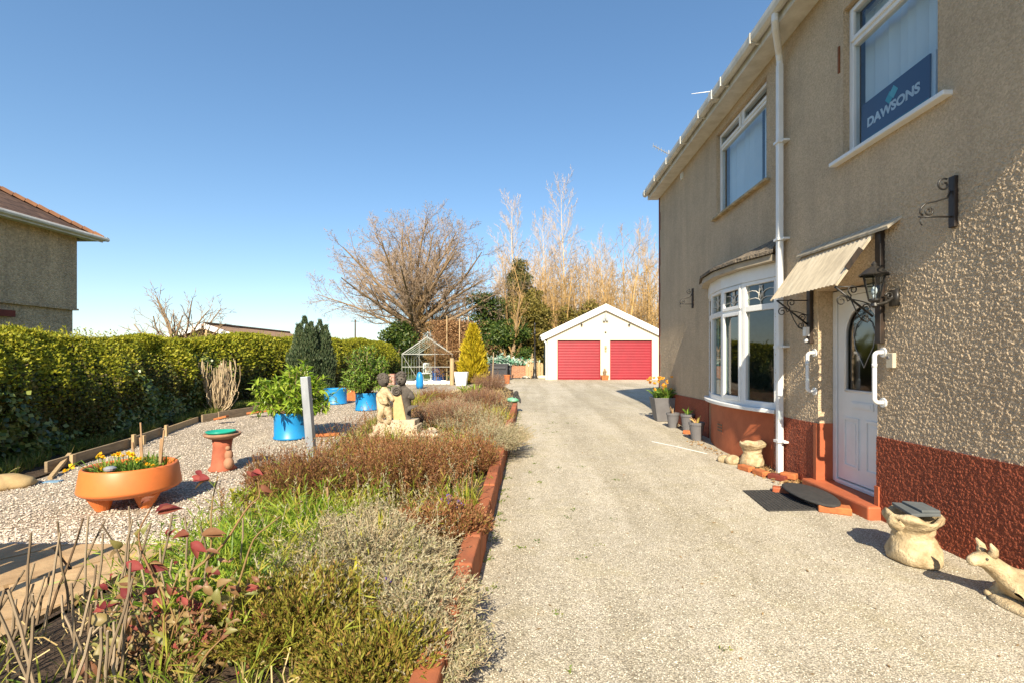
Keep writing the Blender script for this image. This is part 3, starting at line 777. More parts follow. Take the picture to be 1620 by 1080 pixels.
for y in (5.44, 4.40):
    b = MB(); ex, ez = (-1, 0, 0), (0, 0, 1)
    P0 = Vector((WX - .385, y, 2.10)); P1 = Vector((WX - .04, y, 2.10)); P2 = Vector((WX - .04, y, 1.83))
    b.tube([P0, P1], .007, 6); b.tube([P0, P2], .010, 6)
    mid = P0.lerp(P2, .42)
    b.tube([mid + Vector((-.0, 0, .0))] + spiral(mid + Vector((.02, 0, .085)), ex, ez, .05, .012, -1.2, 1.3), .0055, 6)
    b.tube([mid] + spiral(mid + Vector((-.085, 0, -.015)), ex, ez, .055, .012, 3.2, -1.4), .0055, 6)
    b.tube([mid, mid + Vector((.10, 0, -.02)), mid + Vector((.16, 0, -.04)), P2 + Vector((0, 0, .10))], .0055, 6)
    b.tube([mid, mid + Vector((.05, 0, -.11)), mid + Vector((.10, 0, -.19)), mid + Vector((.15, 0, -.21)), P2 + Vector((-.02, 0, -.02))], .0055, 6)
    b.tube(spiral(P2 + Vector((-.055, 0, .075)), ex, ez, .04, .01, 0, 1.4), .0055, 6)
    b.tube(spiral(P2 + Vector((-.075, 0, -.01)), ex, ez, .035, .01, 2, 1.4), .0055, 6)
    obj('scroll_bracket', b, MT['black_metal'], cn, smooth=True)
jb = MB().box(WX - .09, WX - .046, 5.39, 5.445, 1.70, 1.80); jb.sphere((WX - .07, 5.415, 1.65), .022)
jbx = single('sensor_box', jb, MT['upvc'], 'small white sensor box on the black canopy post left of the front door', 'sensor', (WX - .07, 5.415, 1.63))
# wall lantern
ln = thing('wall_lantern', 'black carriage lantern with clear glass on the wall right of the front door', 'lantern', (WX, 4.17, 1.88))
lx, ly = WX - .19, 4.17
b = MB(); b.box(WX - .03, WX + .002, ly - .045, ly + .045, 1.90, 2.04); b.tube([(WX - .03, ly, 1.97), (WX - .09, ly, 1.93), (WX - .15, ly, 1.915), (lx, ly, 1.915)], .014, 8); b.tube(spiral((WX - .06, ly, 1.985), (-1, 0, 0), (0, 0, 1), .035, .01, 0, 1.2), .008, 6)
obj('arm', b, MT['black_metal'], ln, smooth=True)
b = MB(); b.lathe([(.012, -.06), (.03, -.045), (.022, -.02), (.045, 0), (.045, .015), (.02, .016)], (lx, ly, 1.945), 12); b.lathe([(.112, .215), (.115, .225), (.06, .275), (.035, .29), (.02, .30), (.022, .315), (.006, .34)], (lx, ly, 1.945), 12)
for k in range(6):
    a = PI / 3 * k; b.tube([(lx + .045 * math.cos(a), ly + .045 * math.sin(a), 1.955), (lx + .088 * math.cos(a), ly + .088 * math.sin(a), 2.165)], .005, 5)
obj('lantern_frame', b, MT['black_metal'], ln)
b = MB().lathe([(.043, .012), (.085, .215)], (lx, ly, 1.945), 6); obj('pane', b, MT['glass'], ln)
b = MB().sphere((lx, ly, 2.03), .024, 10, (1, 1, 1.6)); b.cyl((lx, ly, 1.955), (lx, ly, 2.0), .012)
obj('bulb', b, MT['upvc'], ln, smooth=True)
# grab rails
def rail(y, z0, z1, label):
    t = thing('grab_rail', label, 'grab rail', (WX, y, z0), 'white grab rails either side of the front door')
    b = MB(); x = WX - .085
    P = [(WX - .01, y, z1), (WX - .05, y, z1)] + [(x + .035 * math.cos(a), y, z1 - .035 + .035 * math.sin(a)) for a in np.linspace(PI / 2, PI, 6)]
    P += [(x, y, (z0 + z1) / 2)] + [(x + .035 + .035 * math.cos(a), y, z0 + .035 + .035 * math.sin(a)) for a in np.linspace(PI, 1.5 * PI, 6)] + [(WX - .01, y, z0)]
    P[2:8] = [(x + .035 + .035 * math.cos(a), y, z1 - .035 + .035 * math.sin(a)) for a in np.linspace(PI / 2, PI, 6)]
    b.tube(P, .019, 12); b.tube([(x, y, z1 - .10), (x, y, z1 - .13)], .0215, 12)
    obj('bar', b, MT['upvc'], t, smooth=True)
    for z in (z0, z1):
        c = MB().cyl((WX - .014, y, z), (WX + .003, y, z), .042, .046, 18); obj('flange', c, MT['upvc'], t)
rail(5.36, 1.09, 1.515, 'white grab rail on the shaded wall between drainpipe and front door')
rail(4.315, 1.06, 1.506, 'white grab rail on the wall just right of the front door')
b = MB().box(WX - .035, WX + .004, 4.165, 4.245, 1.37, 1.50); db = single('door_buzzer', b, mat('cream_plastic', (.60, .53, .40), rough=.5), 'cream door entry box with round button right of the front door', 'door buzzer', (WX, 4.2, 1.37), bev=.006)
b = MB().cyl((WX - .044, 4.215, 1.46), (WX - .03, 4.215, 1.46), .014); bb = obj('button', b, MT['grey_plastic'], db)
# hanging basket brackets
def basket_bracket(y, label):
    t = thing('basket_bracket', label, 'bracket', (WX, y, 2.42), 'hanging basket brackets on the house front')
    b = MB().box(WX - .03, WX + .002, y - .028, y + .028, 2.42, 2.80); obj('backplate', b, MT['black_wood'], t, bev=.005)
    b = MB(); x = WX - .03
    b.tube([(x, y, 2.50), (WX - .27, y, 2.50)], .007, 6); b.tube([(WX - .255, y, 2.50), (WX - .258, y, 2.45), (WX - .245, y, 2.435)], .005, 5)
    b.tube(spiral((WX - .085, y, 2.735), (-1, 0, 0), (0, 0, 1), .012, .05, .5, 1.25), .007, 6)
    b.tube([(WX - .035, y, 2.69), (WX - .06, y, 2.64), (WX - .14, y, 2.615), (WX - .22, y, 2.60), (WX - .255, y, 2.565), (WX - .262, y, 2.53), (WX - .24, y, 2.508)], .007, 6)
    b.tube(spiral((WX - .20, y, 2.54), (-1, 0, 0), (0, 0, 1), .036, .01, 2.2, 1.2), .006, 6)
    obj('scroll', b, MT['black_metal'], t, smooth=True)
basket_bracket(3.59, 'scrolled black basket bracket beneath the window with the sign')
basket_bracket(9.38, 'scrolled black basket bracket beyond the bay window near the house corner')
# the agent's board in the window
sg_ = thing('window_sign', 'navy estate agent board leaning inside the upstairs window', 'sign', (WX + .15, 4.32, 3.53))
A, B = Vector((WX + .10, 4.745, 3.53)), Vector((WX + .10, 3.93, 3.535)); up = Vector((.05, .055, .425)); sd = B - A
def board(mb, s0, s1, t0, t1, d0, d1):
    nv = Vector((-1, 0, .12)).normalized(); c = lambda s, t, d: A + sd * s + up * t + nv * d
    mb.hexa([c(s0, t0, d0), c(s1, t0, d0), c(s1, t0, d1), c(s0, t0, d1), c(s0, t1, d0), c(s1, t1, d0), c(s1, t1, d1), c(s0, t1, d1)])
b = MB(); board(b, 0, 1, 0, 1, 0, .012); obj('board', b, mat('navy_board', (.012, .028, .085), (.010, .024, .075), rough=.35), sg_)
b = MB(); board(b, -.004, 1.05, .0, 1.03, -.03, -.004); obj('backing_board', b, MT['upvc'], sg_)
b = MB(); board(b, .001, .999, .001, .085, .0122, .0145); obj('teal_band', b, mat('teal_print', (.02, .22, .27)), sg_)
b = MB()
def dia(s, t, w_, h_, d):
    nv = Vector((-1, 0, .12)).normalized()
    b.poly([A + sd * (s + a * w_) + up * (t + c_ * h_) + nv * d for a, c_ in ((-.5, 0), (0, -.5), (.5, 0), (0, .5))])
dia(.455, .69, .135, .30, .0135); obj('emblem', b, mat('teal_emblem', (.05, .42, .46)), sg_)
b = MB(); dia(.515, .76, .135, .30, .0150); obj('emblem', b, mat('pale_teal_emblem', (.14, .55, .58)), sg_)
def text(name, body, size, origin, ux, uy, m, parent, ext=.001, off=None):
    cu = bpy.data.curves.new('lettering', 'FONT'); cu.body = body; cu.size = size; cu.extrude = ext; cu.offset = .005; cu.align_x = 'CENTER'
    t = bpy.data.objects.new('lettering', cu); link(t); bpy.context.view_layer.update()
    me = bpy.data.meshes.new_from_object(t.evaluated_get(bpy.context.evaluated_depsgraph_get())); bpy.data.objects.remove(t)
    ux, uy = Vector(ux).normalized(), Vector(uy).normalized(); uz = ux.cross(uy)
    o3 = Vector(origin) - Vector(WL[root_of(parent).name])
    for vv_ in me.vertices: vv_.co = o3 + ux * vv_.co.x + uy * vv_.co.y + uz * vv_.co.z
    me.materials.append(m); me.name = name
    o = bpy.data.objects.new(name, me); link(o); o.parent = parent
nv = Vector((-1, 0, .12)).normalized()
MT['print_white'] = mat('white_print', (.82, .83, .84))
text('lettering', 'DAWSONS', .128, A + sd * .49 + up * .355 + nv * .0135, sd, up, MT['print_white'], sg_)
# tv aerial beyond the far gutter
ta = thing('tv_aerial', 'small tv aerial on a mast above the far end of the house gutter', 'aerial', (WX + .2, 11.75, 5.6))
b = MB().tube([(WX + .2, 11.75, 5.6), (WX + .2, 11.75, 6.5)], .018, 6); obj('mast', b, MT['galv'], ta)
b = MB(); b.tube([(WX + .35, 11.75, 6.32), (WX - .22, 11.6, 6.55)], .012, 6)
for k in range(9):
    t = k / 8; p = Vector((WX + .35, 11.75, 6.32)).lerp(Vector((WX - .22, 11.6, 6.55)), t); b.tube([p + Vector((-.03, -.1, -.1)), p + Vector((.03, .1, .1))], .006, 4)
obj('boom', b, MT['galv'], ta)
# ------------------------------------------------------------------ pots, mats, bricks along the house foot
def boot(name, label, base, toe_dir, s, toe_len, extra_roll):
    t = thing(name, label, 'planter', base, 'boot shaped stone planters')
    bx, by, bz = base; mb = MB(); k = 40; td = math.atan2(toe_dir[1], toe_dir[0]); rows = 30
    v = []
    for i in range(rows):
        z = i / (rows - 1)
        # outline: sole, bulging foot, narrow ankle, flared collar turned down
        r = np.interp(z, [0, .03, .12, .28, .42, .55, .70, .86, .95, 1.0], [.40, .455, .47, .45, .40, .37, .40, .52, .555, .50])
        tl = np.interp(z, [0, .08, .22, .36, .48, 1], [toe_len, toe_len * 1.08, toe_len, toe_len * .55, .0, 0])
        for j in range(k):
            a = 2 * PI * j / k; c = math.cos(a - td); fac = ((1 + c) / 2) ** 2.5
            rr = r * (1 + .035 * math.sin(3 * a + 9 * z) + .025 * math.sin(7 * a - 15 * z) + .03 * math.sin(z * 34 + 2 * math.sin(2 * a)) * (z > .4))
            rr += tl * fac
            zz = z + (.05 * math.sin(2 * a + 1) + .045 * math.sin(5 * a)) * max(0, z - .75) * 4 * extra_roll
            v.append((bx + s * rr * math.cos(a), by + s * rr * math.sin(a), bz + s * 1.02 * zz))
    # inner lip and hollow
    for r, z in ((.44, .97), (.40, .90), (.36, .80), (.0, .78)):
        for j in range(k):
            a = 2 * PI * j / k; v.append((bx + s * r * math.cos(a), by + s * r * math.sin(a), bz + s * 1.02 * (z + (.05 * math.sin(2 * a + 1) + .045 * math.sin(5 * a)) * .9 * extra_roll * (r > .3))))
    n = rows + 4
    mb.add(v, [[i * k + j, i * k + (j + 1) % k, (i + 1) * k + (j + 1) % k, (i + 1) * k + j] for i in range(n - 1) for j in range(k)])
    obj('boot', mb, MT['stone'], t, smooth=True)
    return t
bn = boot('boot_planter', 'stone boot planter with a grey slate on top at the foot of the red plinth', (2.76, 3.50, 0), (-.1, -1), .335, .12, 1.0)
tr = MB(); tr.tube([(2.60, 3.44, .315), (2.59, 3.45, .30), (2.63, 3.43, .25)], [.045, .05, .03], 10)
obj('tongue', tr, MT['stone'], bn, smooth=True)
sl_ = MB().prism([(2.66, 3.38, .345), (2.885, 3.40, .34), (2.905, 3.60, .35), (2.70, 3.62, .358)], (0, 0, .022))
sl_.prism([(2.75, 3.40, .367), (2.89, 3.41, .362), (2.90, 3.58, .372), (2.76, 3.60, .378)], (0, 0, .018))
single('slate', sl_, mat('grey_slate', (.13, .145, .15), (.09, .10, .105), rough=.7, scale=12), 'broken grey slate lying on the near stone boot planter', 'slate', bev=.004)
bf = boot('boot_planter', 'cream stone boot planter with open top on the brick row by the drainpipe', (2.91, 6.36, .05), (-.9, .45), .30, .05, .7)
tr = MB(); tr.sphere((2.74, 6.56, .075), .10, 16, (1.1, 1.0, .75)); tr.sphere((2.66, 6.68, .06), .085, 14, (1, 1, .8))
obj('toe', tr, MT['stone'], bf, smooth=True)
def brick(a, b, z0, label, name='brick', w=.105, h=.068, m='brick_orange', group='loose bricks along the house foot'):
    mb = MB().bar((*a, z0 + h / 2), (*b, z0 + h / 2), w, h)
    return single(name, mb, MT[m], label, 'brick', bev=.012, group=group)
brick((2.72, 6.28), (2.78, 6.08), .02, 'orange brick half under the left edge of the far stone boot')
brick((2.80, 6.03), (2.84, 5.83), .02, 'bright orange brick between the far boot planter and the drainpipe')
brick((2.86, 5.80), (2.98, 5.62), .02, 'dark purplish brick lying in dry leaves in front of the drainpipe', m='quoin')
brick((2.96, 5.72), (3.08, 5.60), .05, 'tilted ochre brick at the foot of the white drainpipe')
brick((2.76, 5.18), (2.62, 5.25), .004, 'red brick corner showing between the two black mats', m='plinth_smooth')
brick((2.74, 4.62), (2.98, 4.50), .004, 'lichen stained brick propping the front of the oval mat', w=.14)
brick((2.84, 9.02), (2.98, 8.94), .055, 'pale orange brick at the foot of the ribbed grey pot')
ml = MB()                                        # rubber mat with drainage holes
mx0, my0 = Vector((2.25, 4.58, .006)), Vector((0, 0, 0)); ux, uy = Vector((.46, .03, 0)), Vector((.06, .68, 0))
nxm, nym = 12, 18
for i in range(nxm + 1): ml.bar(mx0 + ux * (i / nxm) + Vector((0, 0, .008)), mx0 + ux * (i / nxm) + uy + Vector((0, 0, .008)), .017, .016)
for j in range(nym + 1): ml.bar(mx0 + uy * (j / nym) + Vector((0, 0, .0075)), mx0 + uy * (j / nym) + ux + Vector((0, 0, .0075)), .017, .0145)
single('rubber_mat', ml, MT['rubber'], 'rectangular black rubber mat with holes lying on the gravel before the door', 'door mat')
ml = MB(); k = 40; v = []
for (rr, z) in ((0, .088), (.9, .088), (1, .082), (1, .066), (.95, .064)):
    for j in range(k):
        a = 2 * PI * j / k; y = 4.90 + rr * .40 * math.cos(a); x = 2.83 + rr * .175 * math.sin(a) * (1.15 if math.sin(a) < 0 else 1)
        v.append((x, y, z + .02 * math.sin((y - 4.5) * 3) - .02 * (4.9 - y) * 0))
ml.add(v, [[i * k + j, i * k + (j + 1) % k, (i + 1) * k + (j + 1) % k, (i + 1) * k + j] for i in range(4) for j in range(k)])
single('oval_mat', ml, MT['rubber'], 'dark oval door mat resting on bricks beside the red doorstep', 'door mat', smooth=True)
# leaf litter against the wall
LEAF_DRY = leafmat('dry_leaf', [(.30, .17, .06), (.42, .28, .13), (.20, .10, .04), (.52, .40, .24)], trans=.15)
n = 900; yy = rng.uniform(5.3, 12, n) ** 1; near = rng.random(n) < .6; yy = np.where(near, rng.normal(5.85, .28, n), yy)
xx = WX - .03 - np.abs(rng.normal(0, .12, n)) - np.where((yy > 6.2) & (yy < 9), .28 * (1 - ((yy - 7.6) / 1.4) ** 2).clip(0), 0)
lt = MB(); quads_into(lt, np.stack([xx, yy, gza(yy) + rng.uniform(.004, .03, n)], 1), rng.normal(size=(n, 3)) * [1, 1, .25], rng.uniform(.03, .07, n), rng.uniform(.02, .04, n))
struct('leaf_litter', lt, LEAF_DRY, 'stuff')
# weeds and blown bits on the drive
wd = MB(); WEEDG = leafmat('small_weed_leaf', [(.07, .13, .02), (.16, .22, .04), (.26, .26, .06)], trans=.3)
for k in range(150):
    y_ = random.uniform(2.2, 12.5); x_ = -.335 + abs(random.gauss(0, .05)) if k < 95 else random.gauss(.25, .45); n = random.randint(5, 14)
    a = rng.uniform(0, 6.283, n); quads_into(wd, np.tile([x_, y_, gz(y_) + .004], (n, 1)) + rng.normal(size=(n, 3)) * [.02, .02, 0], np.stack([np.cos(a), np.sin(a), rng.uniform(.1, .8, n)], 1), rng.uniform(.012, .035, n), .009)
struct('drive_weeds', wd, WEEDG, 'stuff')
n = 260; yy = 2.1 + 14 * rng.random(n) ** 1.5; xx = rng.uniform(-.25, 3.0, n)
lt = MB(); quads_into(lt, np.stack([xx, yy, gza(yy) + .006], 1), rng.normal(size=(n, 3)) * [1, 1, .12], rng.uniform(.012, .045, n), rng.uniform(.004, .016, n), up=np.tile([0, 0, 1.0], (n, 1)))
struct('blown_leaf_bits', lt, leafmat('dark_leaf_bits', [(.20, .12, .05), (.34, .22, .10), (.12, .08, .04)], trans=0), 'stuff')
# loose stones over the near gravel
def stones(name, n, xs, ys, size, m):
    oc = np.array([(1, 0, 0), (0, 1, 0), (-1, 0, 0), (0, -1, 0), (0, 0, .7), (0, 0, -.7)], float)
    fc = np.array([(0, 1, 4), (1, 2, 4), (2, 3, 4), (3, 0, 4), (1, 0, 5), (2, 1, 5), (3, 2, 5), (0, 3, 5)])
    y = ys[0] + (ys[1] - ys[0]) * rng.random(n) ** 1.9; x = np.array([rng.uniform(xs[0](a), xs[1](a)) for a in y])
    s = rng.uniform(*size, n); an = rng.uniform(0, 6.28, n)
    J = oc[None] * (1 + rng.uniform(-.35, .35, (n, 6, 1))) * s[:, None, None] * (1 + rng.uniform(-.3, .3, (n, 1, 3)))
    X = J[..., 0] * np.cos(an)[:, None] - J[..., 1] * np.sin(an)[:, None]; Y = J[..., 0] * np.sin(an)[:, None] + J[..., 1] * np.cos(an)[:, None]
    V = np.stack([X + x[:, None], Y + y[:, None], J[..., 2] + gza(y)[:, None] + s[:, None] * .15], -1)
    mb = MB().add(V.reshape(-1, 3), (fc[None] + (np.arange(n) * 6)[:, None, None]).reshape(-1, 3))
    struct(name, mb, m, 'stuff', smooth=False)
STONE_D = leafmat('loose_drive_chippings', [(.43, .37, .285), (.62, .56, .455), (.69, .63, .525), (.54, .485, .395), (.79, .74, .63)], trans=0, rough=.9)
STONE_S = leafmat('loose_garden_chippings', [(.32, .26, .20), (.54, .46, .37), (.65, .57, .48), (.44, .38, .32), (.75, .68, .58)], trans=0, rough=.9)
stones('loose_drive_stones', 46000, (lambda y: -.33, lambda y: WX - .02), (1.9, 12.5), (.002, .0045), STONE_D)
stones('loose_garden_stones', 30000, (lambda y: hx(y) + .05, lambda y: bl(y) + .05), (3.75, 16), (.005, .012), STONE_S)

def leafy(mb, c, n, R_, h, L, W, spread=1.0, up=.8):
    """arching strap leaves from one crown"""
    c = np.array(tuple(c)); a = rng.uniform(0, 6.283, n); r0 = R_ * .25 * np.sqrt(rng.random(n))
    out = np.stack([np.cos(a), np.sin(a), np.zeros(n)], 1)
    le = h * rng.uniform(.65, 1.15, n); sp = spread * rng.uniform(.15, 1, n)
    t = np.linspace(0, 1, 5)
    P = c + out[:, None] * (r0[:, None, None] + (R_ * sp)[:, None, None] * (t ** 1.5)[None, :, None]) + np.array([0, 0, 1.0]) * (le[:, None] * (t * (1 - .38 * sp[:, None] * t ** 2)))[:, :, None]
    Wd = W * rng.uniform(.7, 1.2, n)[:, None] * np.array([.7, 1, .95, .7, .05])[None]
    ribbons_into(mb, P, Wd / 2, side=out[:, None] + rng.normal(size=(n, 1, 3)) * .3)
    return P[:, -1]
GREEN_STRAP = leafmat('strap_leaf_green', [(.06, .14, .02), (.12, .23, .03), (.18, .30, .04), (.28, .34, .06)], trans=.35)
YEL_FLOWER = leafmat('yellow_petal', [(.78, .50, .02), (.85, .62, .03), (.80, .42, .02)], trans=.25)
ORA_FLOWER = leafmat('orange_tulip_petal', [(.80, .42, .03), (.82, .30, .03), (.85, .58, .10)], trans=.25)
def flower(mb, c, r, n=6, cup=.4):
    c = np.array(tuple(c)); a = np.arange(n) / n * 6.283 + rng.uniform(0, 1)
    ax = nrm(rng.normal(size=3) * .5 + np.array([0, -.4, .6])); u = nrm(np.cross(ax, [.3, .5, .1])); w_ = np.cross(ax, u)
    d = (np.cos(a)[:, None] * u + np.sin(a)[:, None] * w_) + cup * ax
    quads_into(mb, np.repeat(c[None], n, 0), d, r, r * .75, up=np.repeat(ax[None], n, 0))
    mb.cyl(c, c + ax * r * .6, r * .22, r * .34, 7, False)
def sq_pot(mb, c, w0, w1, h, rim=.02):
    x, y, z = c
    def ring(w, zz): return [(x - w, y - w, zz), (x + w, y - w, zz), (x + w, y + w, zz), (x - w, y + w, zz)]
    v = ring(w0, z) + ring(w1, z + h) + ring(w1 - rim, z + h) + ring(w1 - rim, z + h - .06)
    f = [[3, 2, 1, 0], [12, 13, 14, 15]]
    for i in range(3):
        for j in range(4): f.append([4 * i + j, 4 * i + (j + 1) % 4, 4 * i + 4 + (j + 1) % 4, 4 * i + 4 + j])
    mb.add(v, f)
tp = thing('tall_planter', 'tall square grey planter of yellow and orange tulips at the far house corner', 'planter', (2.93, 10.75, gz(10.75)))
b = MB(); sq_pot(b, (2.93, 10.75, gz(10.75)), .16, .25, .52); obj('pot', b, MT['grey_plastic'], tp, bev=.01)
b = MB().box(2.70, 3.16, 10.52, 10.98, gz(10) + .47, gz(10) + .49); obj('compost', b, MT['soil'], tp)
b = MB(); 
for _ in range(7): leafy(b, (2.93 + random.uniform(-.14, .1), 10.75 + random.uniform(-.15, .15), gz(10) + .50), 22, .26, .30, 0, .028)
obj('leaves', b, GREEN_STRAP, tp)
for _ in range(30):
    b = MB(); flower(b, (2.93 + random.uniform(-.34, .16), 10.7 + random.uniform(-.2, .2), gz(10) + random.uniform(.70, .98)), .055, 6, 1.2); obj('flower', b, ORA_FLOWER, tp)
def small_pot(x, y, w0, w1, h, label, sprigs, m=GREEN_STRAP):
    z = gz(y); t = thing('small_pot', label, 'plant pot', (x, y, z), 'small grey pots along the house foot')
    b = MB(); b.lathe([(w0, 0), (w1 * .96, h - .05), (w1 * 1.05, h - .045), (w1 * 1.05, h), (w1 * .9, h), (w1 * .88, h - .04), (0, h - .04)], (x, y, z), 20); obj('pot', b, MT['grey_plastic'], t, smooth=False)
    b = MB(); leafy(b, (x, y, z + h - .04), sprigs, .14, .18, 0, .022); obj('leaves', b, m, t)
small_pot(2.86, 9.75, .085, .125, .30, 'small round grey pot with dry sprigs beside the tall square planter', 9, LEAF_DRY)
small_pot(3.01, 9.30, .085, .125, .33, 'ribbed grey pot with low green leaves between two other small pots', 16)
small_pot(2.86, 8.35, .085, .13, .31, 'grey pot with pinkish seedlings nearest to the bay window', 10, leafmat('pink_sprig', [(.55, .28, .14), (.50, .42, .10)], trans=.2))
b = MB().tube([(2.05, 8.2, gz(8) + .004), (2.3, 7.75, gz(8) + .006), (2.62, 7.2, gz(7) + .004)], .006, 4)
single('string', b, MT['upvc'], 'thin pale string lying across the gravel near the small pots', 'string')

# ------------------------------------------------------------------ stone fawn at the right edge
fx, fy = 2.83, 2.86
pts = [(3.13, 2.80, .090), (2.98, 2.83, .10), (2.885, 2.85, .11), (2.825, 2.87, .155), (2.775, 2.89, .205), (2.73, 2.90, .246), (2.685, 2.897, .254), (2.64, 2.888, .247), (2.608, 2.882, .240),
       (2.86, 2.78, .07), (2.835, 2.735, .03), (2.795, 2.72, .02), (2.87, 2.93, .06), (2.82, 2.95, .03), (2.77, 2.955, .02), (3.26, 2.80, .09), (3.35, 2.85, .06), (3.12, 2.72, .06), (3.0, 2.66, .028), (2.90, 2.665, .024)]
rad = [.092, .095, .088, .072, .060, .055, .047, .035, .027, .045, .026, .018, .045, .026, .018, .085, .04, .06, .030, .02]
edg = [(0, 1), (1, 2), (2, 3), (3, 4), (4, 5), (5, 6), (6, 7), (7, 8), (2, 9), (9, 10), (10, 11), (2, 12), (12, 13), (13, 14), (0, 15), (15, 16), (0, 17), (17, 18), (18, 19)]
fw = skin('fawn_statue', pts, rad, edg, MT['stone'], off=(2.95, 2.83, 0))
WL[fw.name] = (2.95, 2.83, 0)
tag(fw, 'buff stone fawn statue lying with raised head and long ears by the red plinth', 'statue')
for s_, dy in ((1, -.03), (-1, .035)):
    e = MB(); c0 = Vector((2.742, 2.905 + dy, .272)); c1 = c0 + Vector((.004, dy * .3, .045)); c2 = c0 + Vector((-.022, dy * .45, .085))
    e.tube([c0, c0.lerp(c1, .5), c1, c2], [.022, .026, .020, .005], 10); obj('ear', e, MT['stone'], fw, smooth=True)
for dy in (2.853, 2.941): obj('eye', MB().sphere((2.692, dy, .268), .008, 8), MT['stone_old'], fw, smooth=True)
b = MB(); b.lathe([(0, 0), (.30, 0), (.31, .025), (.28, .045), (0, .055)], (3.05, 2.83, -.012), 24, lambda a, z: 1 + .12 * math.sin(2 * a) + .05 * math.sin(5 * a)); obj('base', b, MT['stone'], fw, smooth=True)

# ------------------------------------------------------------------ brick edging wall of the bed
be = MB()
ys_ = list(np.arange(-2, 12.61, .44))
for i in range(len(ys_) - 1):
    y0, y1 = ys_[i], ys_[i + 1] - .006; w_ = .004 * math.sin(i * 2.3); z0, z1 = gz(y0), gz(y1); h = .25 + .006 * math.sin(i * 1.7)
    be.hexa([(-.455 + w_, y0, z0 - .1), (-.345 + w_, y0, z0 - .1), (-.345 + w_, y1, z1 - .1), (-.455 + w_, y1, z1 - .1), (-.455 + w_, y0, z0 + h), (-.345 + w_, y0, z0 + h), (-.345 + w_, y1, z1 + h), (-.455 + w_, y1, z1 + h)])
MT['edge_brick'] = mat('red_edging_brick', (.47, .15, .062), (.27, .085, .04), rough=.85, scale=5, bump=.7, bscale=30, bdist=.008, stretch=(1, .5, 1), isl=.35, dirt=.35)
single('brick_edging', be, MT['edge_brick'], 'low red brick edging wall between the planted bed and the gravel drive', 'edging wall', (-.4, 5, 0), bev=.012)
# frog ornament on the far end of the edging
fz = gz(12.3) + .256
fg = thing('frog_ornament', 'small dark frog ornament on a green leaf at the far end of the brick edging', 'ornament', (-.40, 12.3, fz))
b = MB(); b.lathe([(.0, .0), (.15, .01), (.19, .06), (.13, .10), (.0, .13)], (-.45, 12.3, fz), 16, lambda a, z: 1 + .15 * math.sin(3 * a)); obj('leaf_base', b, mat('glazed_green', (.10, .38, .20), (.28, .52, .38), rough=.4), fg, smooth=True)
skin('frog', [(-.37, 12.3, fz + .14), (-.37, 12.27, fz + .22), (-.36, 12.24, fz + .29), (-.43, 12.24, fz + .14), (-.28, 12.24, fz + .08), (-.27, 12.2, fz - .02), (-.43, 12.2, fz + .06)], [.06, .055, .05, .025, .03, .02, .02], [(0, 1), (1, 2), (1, 3), (3, 6), (0, 4), (4, 5)], MT['rubber'], fg)

# ------------------------------------------------------------------ cherub group on its plinth in the bed
sx, sy = -2.08, 7.9; sz = soil_top(sx, sy) + .0
ch = thing('cherub_statue', 'weathered garden statue of two children either side of a scrolled stone pillar', 'statue', (sx, sy, sz))
def S(px, py, d=0): p = wp(px, py, sy + d); return (p.x, p.y, p.z)
b = MB()
for i, (a0, a1, p0, p1, dd) in enumerate(((590, 690, 682, 694, .22), (596, 664, 670, 682, .2), (602, 660, 662, 671, .17))):
    A_, B_ = S(a0, p1), S(a1, p0); b.box(A_[0], B_[0], sy - dd, sy + dd, A_[2] - .02 if i else sz - .04, B_[2])
for k in range(9):
    p = S(594 + k * 12, 688, -.22 + .02 * math.sin(k * 3)); b.sphere(p, .06, 10, (1.1, .8, .6))
obj('plinth', b, MT['stone_pale'], ch, smooth=False, bev=.02)
b = MB(); A_ = S(626, 664); B_ = S(642, 620)
b.hexa([(A_[0] - .02, sy - .09, A_[2]), (S(643, 0)[0] + .02, sy - .09, A_[2]), (S(643, 0)[0] + .02, sy + .09, A_[2]), (A_[0] - .02, sy + .09, A_[2]), (S(624, 0)[0], sy - .085, B_[2]), (S(636, 0)[0], sy - .085, B_[2]), (S(636, 0)[0], sy + .085, B_[2]), (S(624, 0)[0], sy + .085, B_[2])])
obj('pillar', b, mat('sandy_stone', (.58, .42, .21), (.46, .31, .14), rough=.9, scale=14), ch, bev=.015)
b = MB(); c = Vector(S(630, 618)); b.cyl(c + Vector((0, -.10, 0)), c + Vector((0, .10, 0)), .075, k=20); b.tube(spiral(c + Vector((0, -.105, 0)), (1, 0, 0), (0, 0, 1), .07, .015, 0, 2, 30), .012, 6)
obj('scroll', b, MT['stone_old'], ch, smooth=True)
# left child, seated: pelvis root
lp = [S(607, 648), S(606, 634), S(607, 620), S(609, 612), S(606, 600, -.01), S(600, 624, -.06), S(603, 636, -.12), S(614, 637, -.14), S(616, 623, -.05), S(622, 634, -.12), S(603, 653, -.15), S(599, 660, -.17), S(607, 668, -.15), S(615, 652, -.15), S(616, 664, -.16), S(614, 671, -.19)]
lr = [.105, .10, .085, .04, .052, .048, .038, .032, .045, .034, .068, .048, .034, .062, .042, .034]
le_ = [(0, 1), (1, 2), (2, 3), (3, 4), (2, 5), (5, 6), (6, 7), (2, 8), (8, 9), (0, 10), (10, 11), (11, 12), (0, 13), (13, 14), (14, 15)]
bd = skin('child_body', lp, lr, le_, MT['stone'], ch)
hd_ = MB(); hc = S(607, 602, -.02); hd_.sphere(hc, .088, 18, (1, .95, 1.12)); hd_.sphere((hc[0] + .05, hc[1] - .075, hc[2] - .02), .016, 8); obj('head', hd_, MT['stone_old'], ch, smooth=True)
hr = MB()
